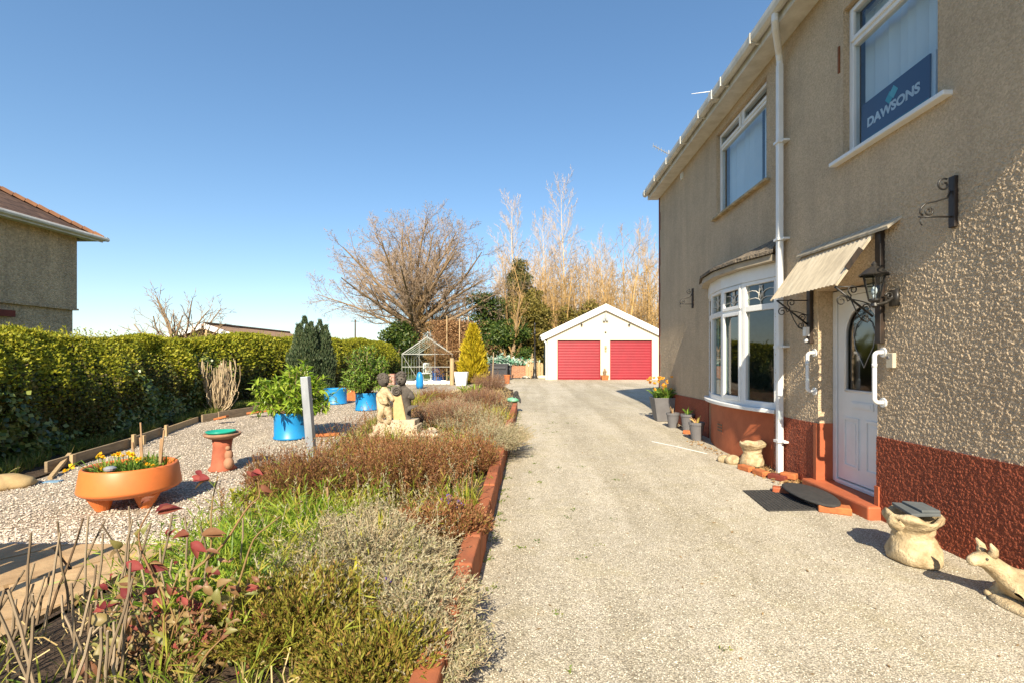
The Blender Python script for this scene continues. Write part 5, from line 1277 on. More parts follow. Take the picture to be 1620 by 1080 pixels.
# evergreens
def cloud(lumps, n, size, lw, rough=.25):
    c = np.array([l[:3] for l in lumps]); r = np.array([l[3] for l in lumps]); w_ = r ** 2 / (r ** 2).sum()
    i = rng.choice(len(lumps), n, p=w_); d = nrm(rng.normal(size=(n, 3))); d[:, 2] = d[:, 2] * .9
    rad = r[i] * (1 - np.abs(rng.normal(0, rough, n)))
    pos = c[i] + d * rad[:, None]
    b = MB(); quads_into(b, pos, d * .5 + rng.normal(size=(n, 3)) * .7, size * rng.uniform(.6, 1.3, n), size * lw, up=d)
    return b
EVER = leafmat('dark_evergreen_leaf', [(.02, .045, .010), (.04, .075, .014), (.07, .11, .02), (.12, .14, .025)], trans=.12, rough=.45)
EVER2 = leafmat('olive_conifer_spray', [(.05, .06, .018), (.10, .10, .03), (.16, .15, .045), (.22, .19, .07)], trans=.12)
OLIVE = leafmat('olive_brush_leaf', [(.10, .09, .02), (.18, .15, .03), (.25, .19, .045)], trans=.2)
def lumps_in(x0, x1, y0, y1, z0, z1, r, n, seed, cone=0):
    rs = np.random.default_rng(seed); L_ = []
    for k in range(n):
        t = rs.random(); z = z0 + (z1 - z0) * t; sh = (1 - cone * t) if cone else math.sqrt(max(.12, 1 - (2 * t - 1.0) ** 2 * .75))
        L_.append(((x0 + x1) / 2 + (x1 - x0) / 2 * sh * rs.uniform(-1, 1), (y0 + y1) / 2 + (y1 - y0) / 2 * sh * rs.uniform(-1, 1), z, r * rs.uniform(.6, 1.2) * (1 - .6 * cone * t)))
    return L_
def evergreen(name, px0, px1, pyt, Y, label, m, n, size, seed, cone=0, r=1.0, nl=26, dy=3, lw=.5, zb=.3, cat='tree', group='evergreens behind the greenhouse and garage'):
    x0, x1 = (px0 - VX) / F * Y, (px1 - VX) / F * Y; zt = H + (VY - pyt) / F * Y
    t = thing(name, label, cat, ((x0 + x1) / 2, Y, gz(Y)), group)
    b = MB().tube([((x0 + x1) / 2, Y, gz(Y) - .2), ((x0 + x1) / 2 + .1, Y, zt * .5), ((x0 + x1) / 2, Y, zt * .9)], [(x1 - x0) * .05, (x1 - x0) * .035, .02], 6); obj('trunk', b, MT['bark_tan'], t)
    obj('crown', cloud(lumps_in(x0 + r * .5, x1 - r * .5, Y - dy / 2, Y + dy / 2, zb + r * .3, zt - r * .6, r, nl, seed, cone), n, size, lw), m, t)
evergreen('conifer_tree', 775, 865, 404, 42, 'dark pointed conifer directly in front of the left pale birch', EVER2, 30000, .24, 1, cone=.8, r=1.15, nl=46, dy=4.5, lw=.35, zb=1.5)
evergreen('holly_tree', 728, 800, 462, 38, 'dark glossy holly between oak and pointed conifer', EVER, 16000, .22, 2, r=1.0, nl=26, dy=3)
evergreen('evergreen_bush', 600, 660, 505, 37, 'dark evergreen bush below the left side of the oak trunk', EVER, 9000, .22, 3, r=.8, nl=16, dy=2, zb=.2)
evergreen('evergreen_bush', 660, 735, 505, 43, 'dark ivy clad growth around the foot of the oak right of its trunk', EVER, 9000, .24, 4, r=.9, nl=16, dy=2, zb=.2)
evergreen('evergreen_bush', 815, 870, 455, 37, 'olive ivy covered tree left of the garage eaves', OLIVE, 13000, .22, 5, r=.9, nl=24, dy=2.5)
evergreen('evergreen_bush', 770, 842, 505, 34, 'low dark bush behind the old brick raised bed', EVER, 9000, .2, 6, r=.7, nl=20, dy=2)
evergreen('evergreen_bush', 700, 760, 520, 33.5, 'brownish green bush right behind the golden conifer', OLIVE, 7000, .2, 7, r=.6, nl=16, dy=2)
evergreen('evergreen_bush', 850, 1000, 478, 40, 'low dark scrub directly behind the garage roof', OLIVE, 12000, .24, 8, r=1.0, nl=26, dy=3)
random.seed(8)
bare_tree('leaning_tree', 'pale leaning bare trunk behind the old brick raised bed', ((806 - VX) / F * 33, 33, .3), 6.0, dict(BIR, kids=[14, 6, 4], len=[.35, .45, .5]), 3, MT['bark_tan'], MT['twig_ochre'], 1, d0=(.12, 0, 1), r0=.22)
# golden conifer
p = gp(748, 606); t = thing('golden_conifer', 'golden yellow cone shaped conifer left of the grey bins', 'shrub', (p.x, p.y, gz(p.y)))
hC = (606 - 520) / F * p.y; n = 15000; tt = rng.random(n) ** 1.3; a = rng.uniform(0, 6.283, n)
rC = (36 / F * p.y / 2) * 1.03; prof = np.interp(tt, [0, .12, .35, .6, .85, 1], [.82, 1.0, .92, .66, .30, .03]) * rC * (1 + .20 * np.sin(a * 5 + tt * 16) + .14 * np.sin(a * 8 - tt * 34)) * (1 - np.abs(rng.normal(0, .26, n))) * np.where(rng.random(n) < .06, 1.16, 1)
P_ = np.stack([p.x + prof * np.cos(a), p.y + prof * np.sin(a), gz(p.y) + .05 + tt * hC], 1); D_ = np.stack([np.cos(a) * .6, np.sin(a) * .6, np.full(n, 1.0)], 1) + rng.normal(size=(n, 3)) * .3
b = MB(); quads_into(b, P_, D_, .26 * rng.uniform(.5, 1.3, n), .06); obj('crown', b, leafmat('golden_spray', [(.22, .19, .01), (.42, .34, .015), (.55, .42, .02), (.60, .46, .04)], trans=.2), t)
b = MB().cyl((p.x, p.y, gz(p.y)), (p.x, p.y, gz(p.y) + hC * .8), .06, .02); obj('trunk', b, MT['bark_dark'], t)
# twin dark conifers in front of the hedge
CYP = leafmat('cypress_spray', [(.028, .05, .022), (.05, .08, .035), (.08, .11, .05), (.12, .14, .07)], trans=.12)
for (px, pt, pw, lab) in ((482, 504, 50, 'left of the twin dark green upright cypresses against the hedge'), (506, 509, 46, 'right of the twin dark green upright cypresses against the hedge')):
    Y = 16.2 if px < 490 else 16.6; x_ = (px - VX) / F * Y; zt = H + (VY - pt) / F * Y; n = 9000; t = thing('cypress_shrub', lab, 'shrub', (x_, Y, gz(Y)), 'twin cypresses by the hedge')
    tips = rng.integers(0, 5, n); off = np.array([(0, 0, 1), (.12, .05, .93), (-.13, 0, .9), (.02, .13, .88), (.2, -.08, .82)])[tips]; tt = rng.random(n); a = rng.uniform(0, 6.283, n); rC = pw / F * Y / 2
    prof = np.interp(tt, [0, .1, .5, .75, 1], [.75, .95, .98, .62, .05]) * rC * (1 - np.abs(rng.normal(0, .15, n))) * (.75 + .25 * (tt < .6)); sh = np.clip((tt - .35) / .65, 0, 1)
    P_ = np.stack([x_ + prof * np.cos(a) + off[:, 0] * sh * 1.6 * rC * 2, Y + prof * np.sin(a) + off[:, 1] * sh * rC * 2, gz(Y) + tt * (zt - gz(Y)) * off[:, 2]], 1)
    b = MB(); quads_into(b, P_, np.stack([np.cos(a) * .25, np.sin(a) * .25, np.ones(n)], 1) + rng.normal(size=(n, 3)) * .2, .13 * rng.uniform(.6, 1.2, n), .035); obj('crown', b, CYP, t)
    b = MB().cyl((x_, Y, gz(Y)), (x_, Y, zt * .8), .05, .02); obj('trunk', b, MT['bark_dark'], t)

# ------------------------------------------------------------------ garage
GY = 27.4; gx0, gx1 = .93, 7.53; gxc = (gx0 + gx1) / 2; gg = gz(GY); ze, zr = 2.70, 4.28; GD = 7.0
gr = thing('garage', 'cream double garage with two red roller doors and white gable boards', 'garage', (gxc, GY, gg))
doors = [(1.50, 3.94), (4.48, 6.86)]; dz = 2.49
w = MB()
xs = [gx0, 1.50, 3.94, 4.48, 6.86, gx1]
for i in (0, 2, 4): w.add([(xs[i], GY, gg - .1), (xs[i + 1], GY, gg - .1), (xs[i + 1], GY, dz), (xs[i], GY, dz)], [[0, 1, 2, 3]])
w.add([(gx0, GY, dz), (gx1, GY, dz), (gx1, GY, ze), (gxc, GY, zr), (gx0, GY, ze)], [[0, 1, 2, 3, 4]])
for a, b_ in doors:
    w.add([(a, GY, gg - .1), (a, GY + .18, gg - .1), (a, GY + .18, dz), (a, GY, dz)], [[0, 1, 2, 3]]); w.add([(b_, GY, gg - .1), (b_, GY, dz), (b_, GY + .18, dz), (b_, GY + .18, gg - .1)], [[0, 1, 2, 3]])
    w.add([(a, GY, dz), (a, GY + .18, dz), (b_, GY + .18, dz), (b_, GY, dz)], [[0, 1, 2, 3]])
w.add([(gx0, GY, gg - .1), (gx0, GY, ze), (gx0, GY + GD, ze), (gx0, GY + GD, gg - .1)], [[0, 1, 2, 3]]); w.add([(gx1, GY, gg - .1), (gx1, GY + GD, gg - .1), (gx1, GY + GD, ze), (gx1, GY, ze)], [[0, 1, 2, 3]])
w.add([(gx0, GY + GD, gg - .1), (gx0, GY + GD, ze), (gxc, GY + GD, zr), (gx1, GY + GD, ze), (gx1, GY + GD, gg - .1)], [[0, 1, 2, 3, 4]])
obj('wall', w, MT['cream'], gr)
sl = (zr - ze) / (gxc - gx0)
r_ = MB()
for s_ in (-1, 1):
    bb = MB()
    def X(d): return gxc + s_ * d
    hw = gxc - gx0 + .30
    r_.hexa([(X(0), GY - .12, zr + .12), (X(hw), GY - .12, zr + .12 - sl * hw), (X(hw), GY + GD + .1, zr + .12 - sl * hw), (X(0), GY + GD + .1, zr + .12), (X(0), GY - .12, zr + .20), (X(hw), GY - .12, zr + .20 - sl * hw), (X(hw), GY + GD + .1, zr + .20 - sl * hw), (X(0), GY + GD + .1, zr + .20)])
    bb.hexa([(X(0), GY - .16, zr - .12), (X(hw + .02), GY - .16, zr - .12 - sl * hw), (X(hw + .02), GY - .125, zr - .12 - sl * hw), (X(0), GY - .125, zr - .12), (X(0), GY - .16, zr + .13), (X(hw + .02), GY - .16, zr + .13 - sl * hw), (X(hw + .02), GY - .125, zr + .13 - sl * hw), (X(0), GY - .125, zr + .13)])
    bb.hexa([(X(0), GY - .20, zr + .10), (X(hw + .02), GY - .20, zr + .10 - sl * hw), (X(hw + .02), GY - .122, zr + .10 - sl * hw), (X(0), GY - .122, zr + .10), (X(0), GY - .20, zr + .24), (X(hw + .02), GY - .20, zr + .24 - sl * hw), (X(hw + .02), GY - .122, zr + .24 - sl * hw), (X(0), GY - .122, zr + .24)])
    bb.hexa([(X(0), GY - .122, zr - .10), (X(hw), GY - .122, zr - .10 - sl * hw), (X(hw), GY - .002, zr - .10 - sl * hw), (X(0), GY - .002, zr - .10), (X(0), GY - .122, zr - .08), (X(hw), GY - .122, zr - .08 - sl * hw), (X(hw), GY - .002, zr - .08 - sl * hw), (X(0), GY - .002, zr - .08)]); obj('bargeboard', bb, MT['white_paint'], gr)
obj('roof', r_, MT['slate'], gr)
for (a, b_) in doors:
    v = []; f = []; n = 24
    zz = [gg + .06 + (dz - gg - .06) * i / n for i in range(n + 1)]
    P_ = []
    for i in range(n):
        h_ = zz[i + 1] - zz[i]
        P_ += [(GY + .13, zz[i]), (GY + .118, zz[i] + h_ * .2), (GY + .112, zz[i] + h_ * .5), (GY + .118, zz[i] + h_ * .8)]
    P_.append((GY + .13, dz))
    for (yy_, z_) in P_: v += [(a, yy_, z_), (b_, yy_, z_)]
    f = [[2 * i, 2 * i + 1, 2 * i + 3, 2 * i + 2] for i in range(len(P_) - 1)]
    d_ = obj('roller_door', MB().add(v, f), MT['red_steel'], gr)
    obj('bottom_rail', MB().box(a + .01, b_ - .01, GY + .10, GY + .135, gg - .02, gg + .058), MT['red_steel'], d_)
    for u_ in (a + .001, b_ - .05): obj('door_guide', MB().box(u_, u_ + .049, GY + .09, GY + .175, gg, dz - .001), MT['red_steel'], d_)
gu = MB().tube([(gx0 - .36, GY - .1, ze + .02), (gx0 - .36, GY + GD, ze + .02)], .06, 8); obj('gutter', gu, MT['upvc_old'], gr)
dp = MB().tube([(gx0 - .36, GY + .05, ze), (gx0 - .33, GY + .02, ze - .12), (gx0 - .08, GY - .02, ze - .35), (gx0 - .06, GY - .04, ze - .5), (gx0 - .06, GY - .04, gg)], .045, 10); obj('downpipe', dp, MT['white_paint'], gr)
b = MB(); p = wp(958, 504, GY - .1); b.sphere((p.x, p.y, p.z), .07, 10); b.box(p.x - .14, p.x - .02, p.y - .05, p.y + .05, p.z - .14, p.z - .04); b.box(p.x + .03, p.x + .14, p.y - .05, p.y + .05, p.z - .13, p.z - .03); b.box(p.x - .012, p.x + .012, p.y, p.y + .1, p.z, p.z + .35)
single('floodlight', b, MT['galv'], 'small twin security floodlight under the garage gable apex', 'floodlight')
for px, lab in ((920, 'small wall spotlight under the left slope of the garage gable'), (995, 'small wall spotlight under the right slope of the garage gable')):
    p = wp(px, 514, GY); b = MB().box(p.x - .05, p.x + .05, GY - .12, GY + .01, p.z - .04, p.z + .04); single('spotlight', b, MT['black_metal'], lab, 'spotlight', group='spotlights on the garage')
p = wp(958, 526, GY); b = MB().cyl((p.x, GY - .02, p.z), (p.x, GY + .01, p.z), .05); single('alarm_disc', b, MT['black_metal'], 'tiny dark round fitting in the middle of the garage gable', 'fitting')
p = wp(958, 551, GY); b = MB().box(p.x - .05, p.x + .05, GY - .06, GY + .005, p.z - .16, p.z + .16); b.sphere((p.x, GY - .06, p.z + .05), .07, 8); single('wall_ornament', b, MT['stone'], 'buff wall ornament on the pier between the red garage doors', 'ornament')
p = gp(958, 601); zz = gz(GY); b = MB(); sq_pot(b, (p.x, GY - .35, zz), .17, .21, .26); fp = thing('figure_planter', 'square terracotta planter with a small figure between the garage doors', 'planter', (p.x, GY - .35, zz)); obj('pot', b, MT['brick_orange'], fp)
b = MB().box(p.x - .18, p.x + .18, GY - .53, GY - .17, zz + .2, zz + .22); obj('compost', b, MT['soil'], fp)
fgx = p.x
fgo = thing('garden_figure', 'little brown garden figure standing in the square terracotta planter', 'ornament', (fgx, GY - .35, zz + .22))
skin('figure_body', [(fgx, GY - .35, zz + .35), (fgx, GY - .35, zz + .48), (fgx, GY - .35, zz + .56), (fgx, GY - .37, zz + .64), (fgx - .1, GY - .42, zz + .42), (fgx + .1, GY - .42, zz + .42), (fgx - .06, GY - .38, zz + .22), (fgx + .06, GY - .38, zz + .22)], [.09, .10, .05, .075, .035, .035, .045, .045], [(0, 1), (1, 2), (2, 3), (1, 4), (1, 5), (0, 6), (0, 7)], MT['bark_tan'], fgo)
# black lamp post left of the garage
p = gp(846, 598); lp_ = thing('lamp_post', 'black cast iron lamp post column left of the garage', 'lamp post', (p.x, p.y, gz(p.y)))
b = MB().lathe([(.20, 0), (.20, .06), (.12, .12), (.10, .5), (.12, .55), (.075, .62), (.06, 1.6), (.055, 2.6), (.08, 2.62), (.08, 2.68), (.045, 2.7), (.04, 3.1), (.07, 3.15), (.02, 3.3), (0, 3.32)], (p.x, p.y, gz(p.y)), 14); obj('column', b, MT['black_metal'], lp_, smooth=True)
for k, (dx, r, lab) in enumerate(((-.5, .2, 'white boulder left of the lamp post foot'), (.45, .26, 'white boulder right of the lamp post foot'), (.95, .22, 'flat pale boulder between the lamp post and garage downpipe'))):
    b = MB().sphere((p.x + dx, p.y + .1, gz(p.y) + .06), r, 10, (1.4, 1, .5)); single('white_boulder', b, MT['cream'], lab, 'boulder', group='white boulders by the lamp post', smooth=True)
b = MB()
for k in range(6): b.box(gx0 - 1.25 + k * .18, gx0 - 1.09 + k * .18, GY + 2.0, GY + 2.03, gg, gg + .95 + .03 * math.sin(k * 2))
b.box(gx0 - 1.25, gx0 - .2, GY + 2.032, GY + 2.06, gg + .3, gg + .38); b.box(gx0 - 1.25, gx0 - .2, GY + 2.032, GY + 2.06, gg + .7, gg + .78)
single('fence_panel', b, MT['timber_new'], 'low wooden board fence between the lamp post and garage side', 'fence')
b = MB().tube([(gx0 - .95, GY + .9, gg), (gx0 - .85, GY + .9, gg + 1.5)], .03, 6); single('wooden_stake', b, MT['timber_new'], 'thin wooden stake leaning beside the garage side wall', 'stake')
# rubble raised bed
p0, p1 = gp(797, 588), gp(843, 588); Yb = 29.5
b = MB().box((797 - VX) / F * Yb, (846 - VX) / F * Yb, Yb, Yb + .3, gz(Yb) - .1, 1.03); rb = thing('raised_bed', 'old red brick raised bed topped with rubble left of the lamp post', 'raised bed', ((820 - VX) / F * Yb, Yb, gz(Yb)))
obj('brick_wall', b, MT['brick_wall'], rb)
b = MB(); rs = np.random.default_rng(4)
for k in range(70): b.sphere((rs.uniform((790 - VX) / F * Yb, (848 - VX) / F * Yb), Yb + rs.uniform(0, .9), 1.05 + rs.uniform(0, .35)), rs.uniform(.08, .17), 8, (1.3, 1, .65))
obj('rubble', b, MT['stone_pale'], rb)

# ------------------------------------------------------------------ bins, planter, pole, greenhouse
def bin_(px, py, w_, d_, h, label, m='dark_plastic'):
    p = gp(px, py); x_, y_, z_ = p.x, p.y, gz(p.y); t = thing('compost_bin', label, 'bin', (x_, y_, z_), 'dark plastic bins by the golden conifer'); b = MB()
    b.hexa([(x_ - w_ * .46, y_ - d_ * .46, z_), (x_ + w_ * .46, y_ - d_ * .46, z_), (x_ + w_ * .46, y_ + d_ * .46, z_), (x_ - w_ * .46, y_ + d_ * .46, z_), (x_ - w_ / 2, y_ - d_ / 2, z_ + h), (x_ + w_ / 2, y_ - d_ / 2, z_ + h), (x_ + w_ / 2, y_ + d_ / 2, z_ + h), (x_ - w_ / 2, y_ + d_ / 2, z_ + h)])
    b.box(x_ - w_ * .40, x_ + w_ * .40, y_ - d_ / 2 - .03, y_ - d_ * .5 + .01, z_ + h * .72, z_ + h * .86)
    obj('tub', b, MT[m], t, bev=.03); b = MB().box(x_ - w_ * .54, x_ + w_ * .54, y_ - d_ * .54, y_ + d_ * .54, z_ + h, z_ + h + .07); obj('rim', b, MT[m], t, bev=.02)
    return Vector((x_, y_, z_ + h + .07))
q1 = bin_(776, 600, .62, .7, .82, 'dark grey plastic bin nearest the golden conifer'); q2 = bin_(790, 601, .95, .8, .86, 'widest dark grey bin piled with green netting')
q3 = bin_(803, 600, .45, .55, .72, 'small round shouldered dark bin right of the wide bin')
b = MB(); rs = np.random.default_rng(11); n = 900
NET = leafmat('green_netting_scraps', [(.05, .28, .12), (.25, .45, .32), (.55, .62, .56), (.05, .16, .08)], trans=.2)
P_ = np.array([(q1.x + q2.x) / 2 + .3, q1.y, q1.z]) + rs.normal(size=(n, 3)) * [.6, .22, .10]; P_[:, 2] = q1.z + np.abs(P_[:, 2] - q1.z) * 1.8
quads_into(b, P_, rs.normal(size=(n, 3)), .20, .11); single('netting_heap', b, NET, 'heap of green and white netting piled on the dark bins', 'netting')
p = gp(779, 606); b = MB().bar((p.x, p.y, gz(p.y)), (p.x + .05, p.y + .1, gz(p.y) + 1.55), .05, .05, (0, 1, 0)); single('wooden_stake', b, MT['timber'], 'brown stake standing before the dark bins', 'stake')
p = gp(783, 606); b = MB().lathe([(.12, 0), (.15, .35), (.17, .36), (.17, .43), (.14, .43), (0, .40)], (p.x + .6, p.y, gz(p.y)), 14); single('clay_pot', b, MT['brick_orange'], 'tall clay pot standing in front of the dark bins', 'plant pot')
p = gp(730, 609); b = MB(); sq_pot(b, (p.x, p.y, gz(p.y)), .22, .30, .62); wpn = thing('white_planter', 'white square planter standing left of the golden conifer', 'planter', (p.x, p.y, gz(p.y))); obj('pot', b, MT['white_paint'], wpn, bev=.02); b = MB().box(p.x - .27, p.x + .27, p.y - .27, p.y + .27, gz(p.y) + .55, gz(p.y) + .57); obj('compost', b, MT['soil'], wpn)
b = MB(); leafy(b, (p.x, p.y, gz(p.y) + .56), 14, .2, .15, 0, .02); obj('leaves', b, GREEN_STRAP, wpn)
p = gp(715, 608); b = MB().cyl((p.x, p.y, gz(p.y) - .1), (p.x, p.y, gz(p.y) + (608 - 566) / F * p.y), .105, .10, 12); single('round_post', b, MT['timber_new'], 'short thick round timber post beside the white planter', 'post')
# trellis arch with dead creeper
p = gp(712, 607); Yt = 25.0; xl_, xr2 = (707 - VX) / F * Yt, (727 - VX) / F * Yt; g_ = gz(Yt); zt = H + (567 - 500) / F * Yt
t = thing('trellis', 'tall wooden trellis posts carrying a brown dead creeper', 'trellis', ((xl_ + xr2) / 2, Yt, g_))
for x_, y_, h_ in ((xl_, Yt, zt), (xr2, Yt, zt - .15), (xr2 + .35, Yt + .8, zt + .05), (xl_ + .1, Yt + .8, zt - .3)):
    b = MB().bar((x_, y_, g_ - .1), (x_, y_, h_), .05, .05, (0, 1, 0)); obj('post', b, MT['timber_new'], t)
for z_ in (g_ + .55, g_ + 1.1, g_ + 1.6):
    b = MB().bar((xl_, Yt - .045, z_), (xr2, Yt - .045, z_), .03, .05); obj('rung', b, MT['timber_new'], t)
b = MB(); random.seed(31); out = [[] for _ in range(4)]
for k in range(34): grow(out, np.array([random.uniform(xl_ - .6, xr2 + .3), Yt + random.uniform(.1, 1.2), g_]), np.array([random.uniform(-.2, .2), 0, 1]), random.uniform(1.6, 2.6), .02, 0, 3, dict(seg=[6, 5, 4, 3], taper=[.4] * 4, wob=[.15, .25, .3, .3], trop=[.04, 0, 0, 0], kids=[9, 7, 5], t0=[.2, .1, .1], ang=[(30, 80)] * 3, len=[.35, .5, .5], lt=[.2] * 3, rad=[.5] * 3, rmin=.007))
branches_to(b, out, range(4), 3); n = 14000
P_ = np.stack([rng.normal((xl_ + xr2) / 2 - .15, .55, n), rng.uniform(Yt + .05, Yt + 1.4, n), g_ + .3 + 2.9 * rng.random(n) ** .8], 1); quads_into(b, P_, rng.normal(size=(n, 3)), .09, .05)
obj('dead_creeper', b, leafmat('dead_creeper_leaf', [(.20, .10, .05), (.30, .16, .07), (.40, .24, .11)], trans=.1), t)
# greenhouse
Yg = 24.6; ga = (636 - VX) / F * Yg; gb = ga + 2.55; gz_ = gz(Yg); gm = (ga + gb) / 2; eave = gz_ + 1.45; rdg = H + (567 - 533) / F * Yg; Ld = 3.2
t = thing('greenhouse', 'small glazed greenhouse with white metal frame beside the brown trellis', 'greenhouse', (gm, Yg, gz_))
b = MB(); bw = .018
for yy_ in (Yg, Yg + Ld):
    for x_ in (ga, gm - .4, gm + .4, gb): b.bar((x_, yy_, gz_), (x_, yy_, eave if x_ in (ga, gb) else eave + (rdg - eave) * (1 - .4 / (gm - ga))), bw, bw, (0, 1, 0))
    b.bar((ga, yy_, eave), (gm, yy_, rdg), bw, .05); b.bar((gb, yy_, eave), (gm, yy_, rdg), bw, .05); b.bar((ga, yy_, eave), (gb, yy_, eave), bw, .035); b.bar((ga, yy_, gz_ + .8), (gb, yy_, gz_ + .8), .02, .03); b.bar((ga, yy_, gz_ + .04), (gb, yy_, gz_ + .04), .05, .08); b.bar((ga, yy_, eave), (gm - .4, yy_, gz_ + .05), .018, .018)
for k in range(6):
    yy_ = Yg + Ld * k / 5
    for x_ in (ga, gb): b.bar((x_, yy_, gz_), (x_, yy_, eave), .02, .02, (0, 1, 0)); b.bar((x_, yy_, eave), (gm, yy_, rdg), .02, .025)
for x_ in (ga, gb): b.bar((x_, Yg, eave), (x_, Yg + Ld, eave), .04, .05); b.bar((x_, Yg, gz_ + .04), (x_, Yg + Ld, gz_ + .04), .05, .08)
b.bar((gm, Yg, rdg), (gm, Yg + Ld, rdg), .05, .06); obj('frame', b, MT['alu'], t)
b = MB(); e_ = .004
for yy_ in (Yg + e_, Yg + Ld - e_): b.poly([(ga, yy_, gz_), (gb, yy_, gz_), (gb, yy_, eave), (gm, yy_, rdg), (ga, yy_, eave)])
for x_ in (ga + e_, gb - e_): b.poly([(x_, Yg, gz_), (x_, Yg + Ld, gz_), (x_, Yg + Ld, eave), (x_, Yg, eave)])
for x_ in (ga, gb): b.poly([(x_, Yg, eave + .002), (x_, Yg + Ld, eave + .002), (gm, Yg + Ld, rdg), (gm, Yg, rdg)])
obj('glass', b, MT['glass_green'], t)
# a rail of white fleece support in front, tub and chair inside
b = MB()
cx_, cy_ = (676 - VX) / F * 26, 26.0; cz = gz(26)
b.box(cx_ - .28, cx_ + .28, cy_ - .28, cy_ + .28, cz + .40, cz + .45)
for sx_ in (-.25, .25):
    for sy_ in (-.25, .25): b.bar((cx_ + sx_, cy_ + sy_, cz), (cx_ + sx_, cy_ + sy_, cz + .42), .05, .05, (0, 1, 0))
    b.bar((cx_ + sx_, cy_ + .25, cz + .42), (cx_ + sx_ * 1.05, cy_ + .36, cz + .95), .06, .04, (0, 1, 0)); b.bar((cx_ + sx_, cy_ - .25, cz + .62), (cx_ + sx_, cy_ + .28, cz + .62), .05, .03)
for k in range(5): b.bar((cx_ - .16 + k * .08, cy_ + .26, cz + .45), (cx_ - .16 + k * .08, cy_ + .36, cz + .92), .03, .02, (0, 1, 0))
b.bar((cx_ - .27, cy_ + .36, cz + .94), (cx_ + .27, cy_ + .36, cz + .94), .04, .08)
single('garden_chair', b, MT['white_paint'], 'white plastic garden chair inside the greenhouse', 'chair')
x_ = (694 - VX) / F * 25.6; b = MB().lathe([(0, 0), (.34, 0), (.35, .03), (.34, .35), (.36, .38), (.34, .42), (.35, .72), (.34, .74), (.30, .74), (0, .70)], (x_, 25.6, gz(25)), 22); single('dark_barrel', b, MT['blue_dark'], 'deep blue barrel inside the right end of the greenhouse', 'barrel')
b = MB()
for k in range(9): b.box(ga - .1 + k * .32, ga + .20 + k * .32, Yg - 1.0, Yg - .86, gz_ - .05, gz_ + .14 + .02 * (k % 2))
single('white_edging', b, MT['white_paint'], 'row of white scalloped edging stones in front of the greenhouse', 'edging', bev=.03)
p = gp(633, 611); b = MB().bar((ga - .9, Yg - 1.6, gz_ + .25), (ga + .1, Yg - 1.6, gz_ + .25), .3, .5); single('brick_pile', b, brickmat('pinkish_brick', (.52, .26, .19), (.40, .18, .13), (.5, .42, .36), axis='XZ'), 'low pinkish brick stack behind the cherub heads', 'bricks')

# ------------------------------------------------------------------ neighbouring buildings
nx_, ny_ = -13.8, 14.7; ez = 5.17
t = thing('neighbour_house', 'neighbouring pebbledashed house with brown hipped roof beyond the hedge', 'house', (nx_ - 4, ny_ - 5, 0))
NB = dashmat('grey_brown_roughcast', (.74, .54, .33), (.48, .345, .21), scale=22, bump=1.0, bdist=.03, streak=(.16, .13, .10))
b = MB().box(nx_ - 8, nx_, ny_ - 10, ny_, 2.93, ez).box(nx_ - 8.06, nx_ - .06, ny_ - 9.9, ny_ - .08, -.1, 2.929); obj('wall', b, NB, t)
b = MB().box(nx_ - 8.03, nx_ + .03, ny_ - 10, ny_ + .03, 2.90, 2.95); obj('band_course', b, NB, t)
o_ = .42; pit = .66; hr_ = (8 + 2 * o_) / 2 * pit
E = [(nx_ + o_, ny_ + o_, ez), (nx_ - 8 - o_, ny_ + o_, ez), (nx_ - 8 - o_, ny_ - 10 - o_, ez), (nx_ + o_, ny_ - 10 - o_, ez)]
R0, R1 = (nx_ - 4, ny_ + o_ - 4 - o_, ez + hr_), (nx_ - 4, ny_ - 10 - o_ + 4 + o_, ez + hr_)
b = MB().add([*E, R0, R1], [[0, 4, 5, 3][::-1], [1, 2, 5, 4][::-1]], [[0, 1, 4], [2, 3, 5]])
TILE = brickmat('brown_roof_tiles', (.17, .105, .075), (.11, .07, .055), (.05, .035, .03), bw=.30, bh=.2, axis='YZ', bump=.6); obj('roof', b, TILE, t)
MT['hip'] = mat('orange_hip_tiles', (.34, .155, .075), (.19, .10, .06), rough=.9, scale=3)
for e_, r_ in ((E[0], R0), (E[3], R1)):
    b = MB(); e_, r_ = Vector(e_), Vector(r_); n = 26
    for k in range(n): b.bar(e_.lerp(r_, k / n) + Vector((0, 0, .03)), e_.lerp(r_, (k + .93) / n) + Vector((0, 0, .05)), .24, .10)
    obj('hip_tiles', b, MT['hip'], t)
b = MB().box(nx_ + .0, nx_ + o_ - .02, ny_ - 10 - o_, ny_ + o_ - .02, ez - .06, ez - .02); b.box(nx_ + o_ - .03, nx_ + o_, ny_ - 10 - o_, ny_ + o_, ez - .11, ez + .03); obj('fascia', b, MT['upvc_old'], t)
b = MB().tube([(nx_ + o_ + .05, ny_ - 10, ez + .0), (nx_ + o_ + .05, ny_ + o_ + .12, ez + .0)], .065, 8); b.tube([(nx_ - 8, ny_ + o_ + .05, ez), (nx_ + o_ + .1, ny_ + o_ + .05, ez)], .065, 8); obj('gutter', b, MT['upvc_old'], t)
p = wp(6, 495, 12.7); b = MB().box(nx_ + .001, nx_ + .05, 12.45, 12.9, 2.55, 2.72); obj('window_lintel', b, MT['quoin'], t)
Yq = 22.0; xa = (326 - VX) / F * Yq; zr_ = H + (567 - 513) / F * Yq; hw = 1.55; sl_ = 13 / 45 * 1.15
t = thing('garden_outbuilding', 'low building beyond the hedge with white gable boards and tiled roof', 'outbuilding', (xa, Yq, 0))
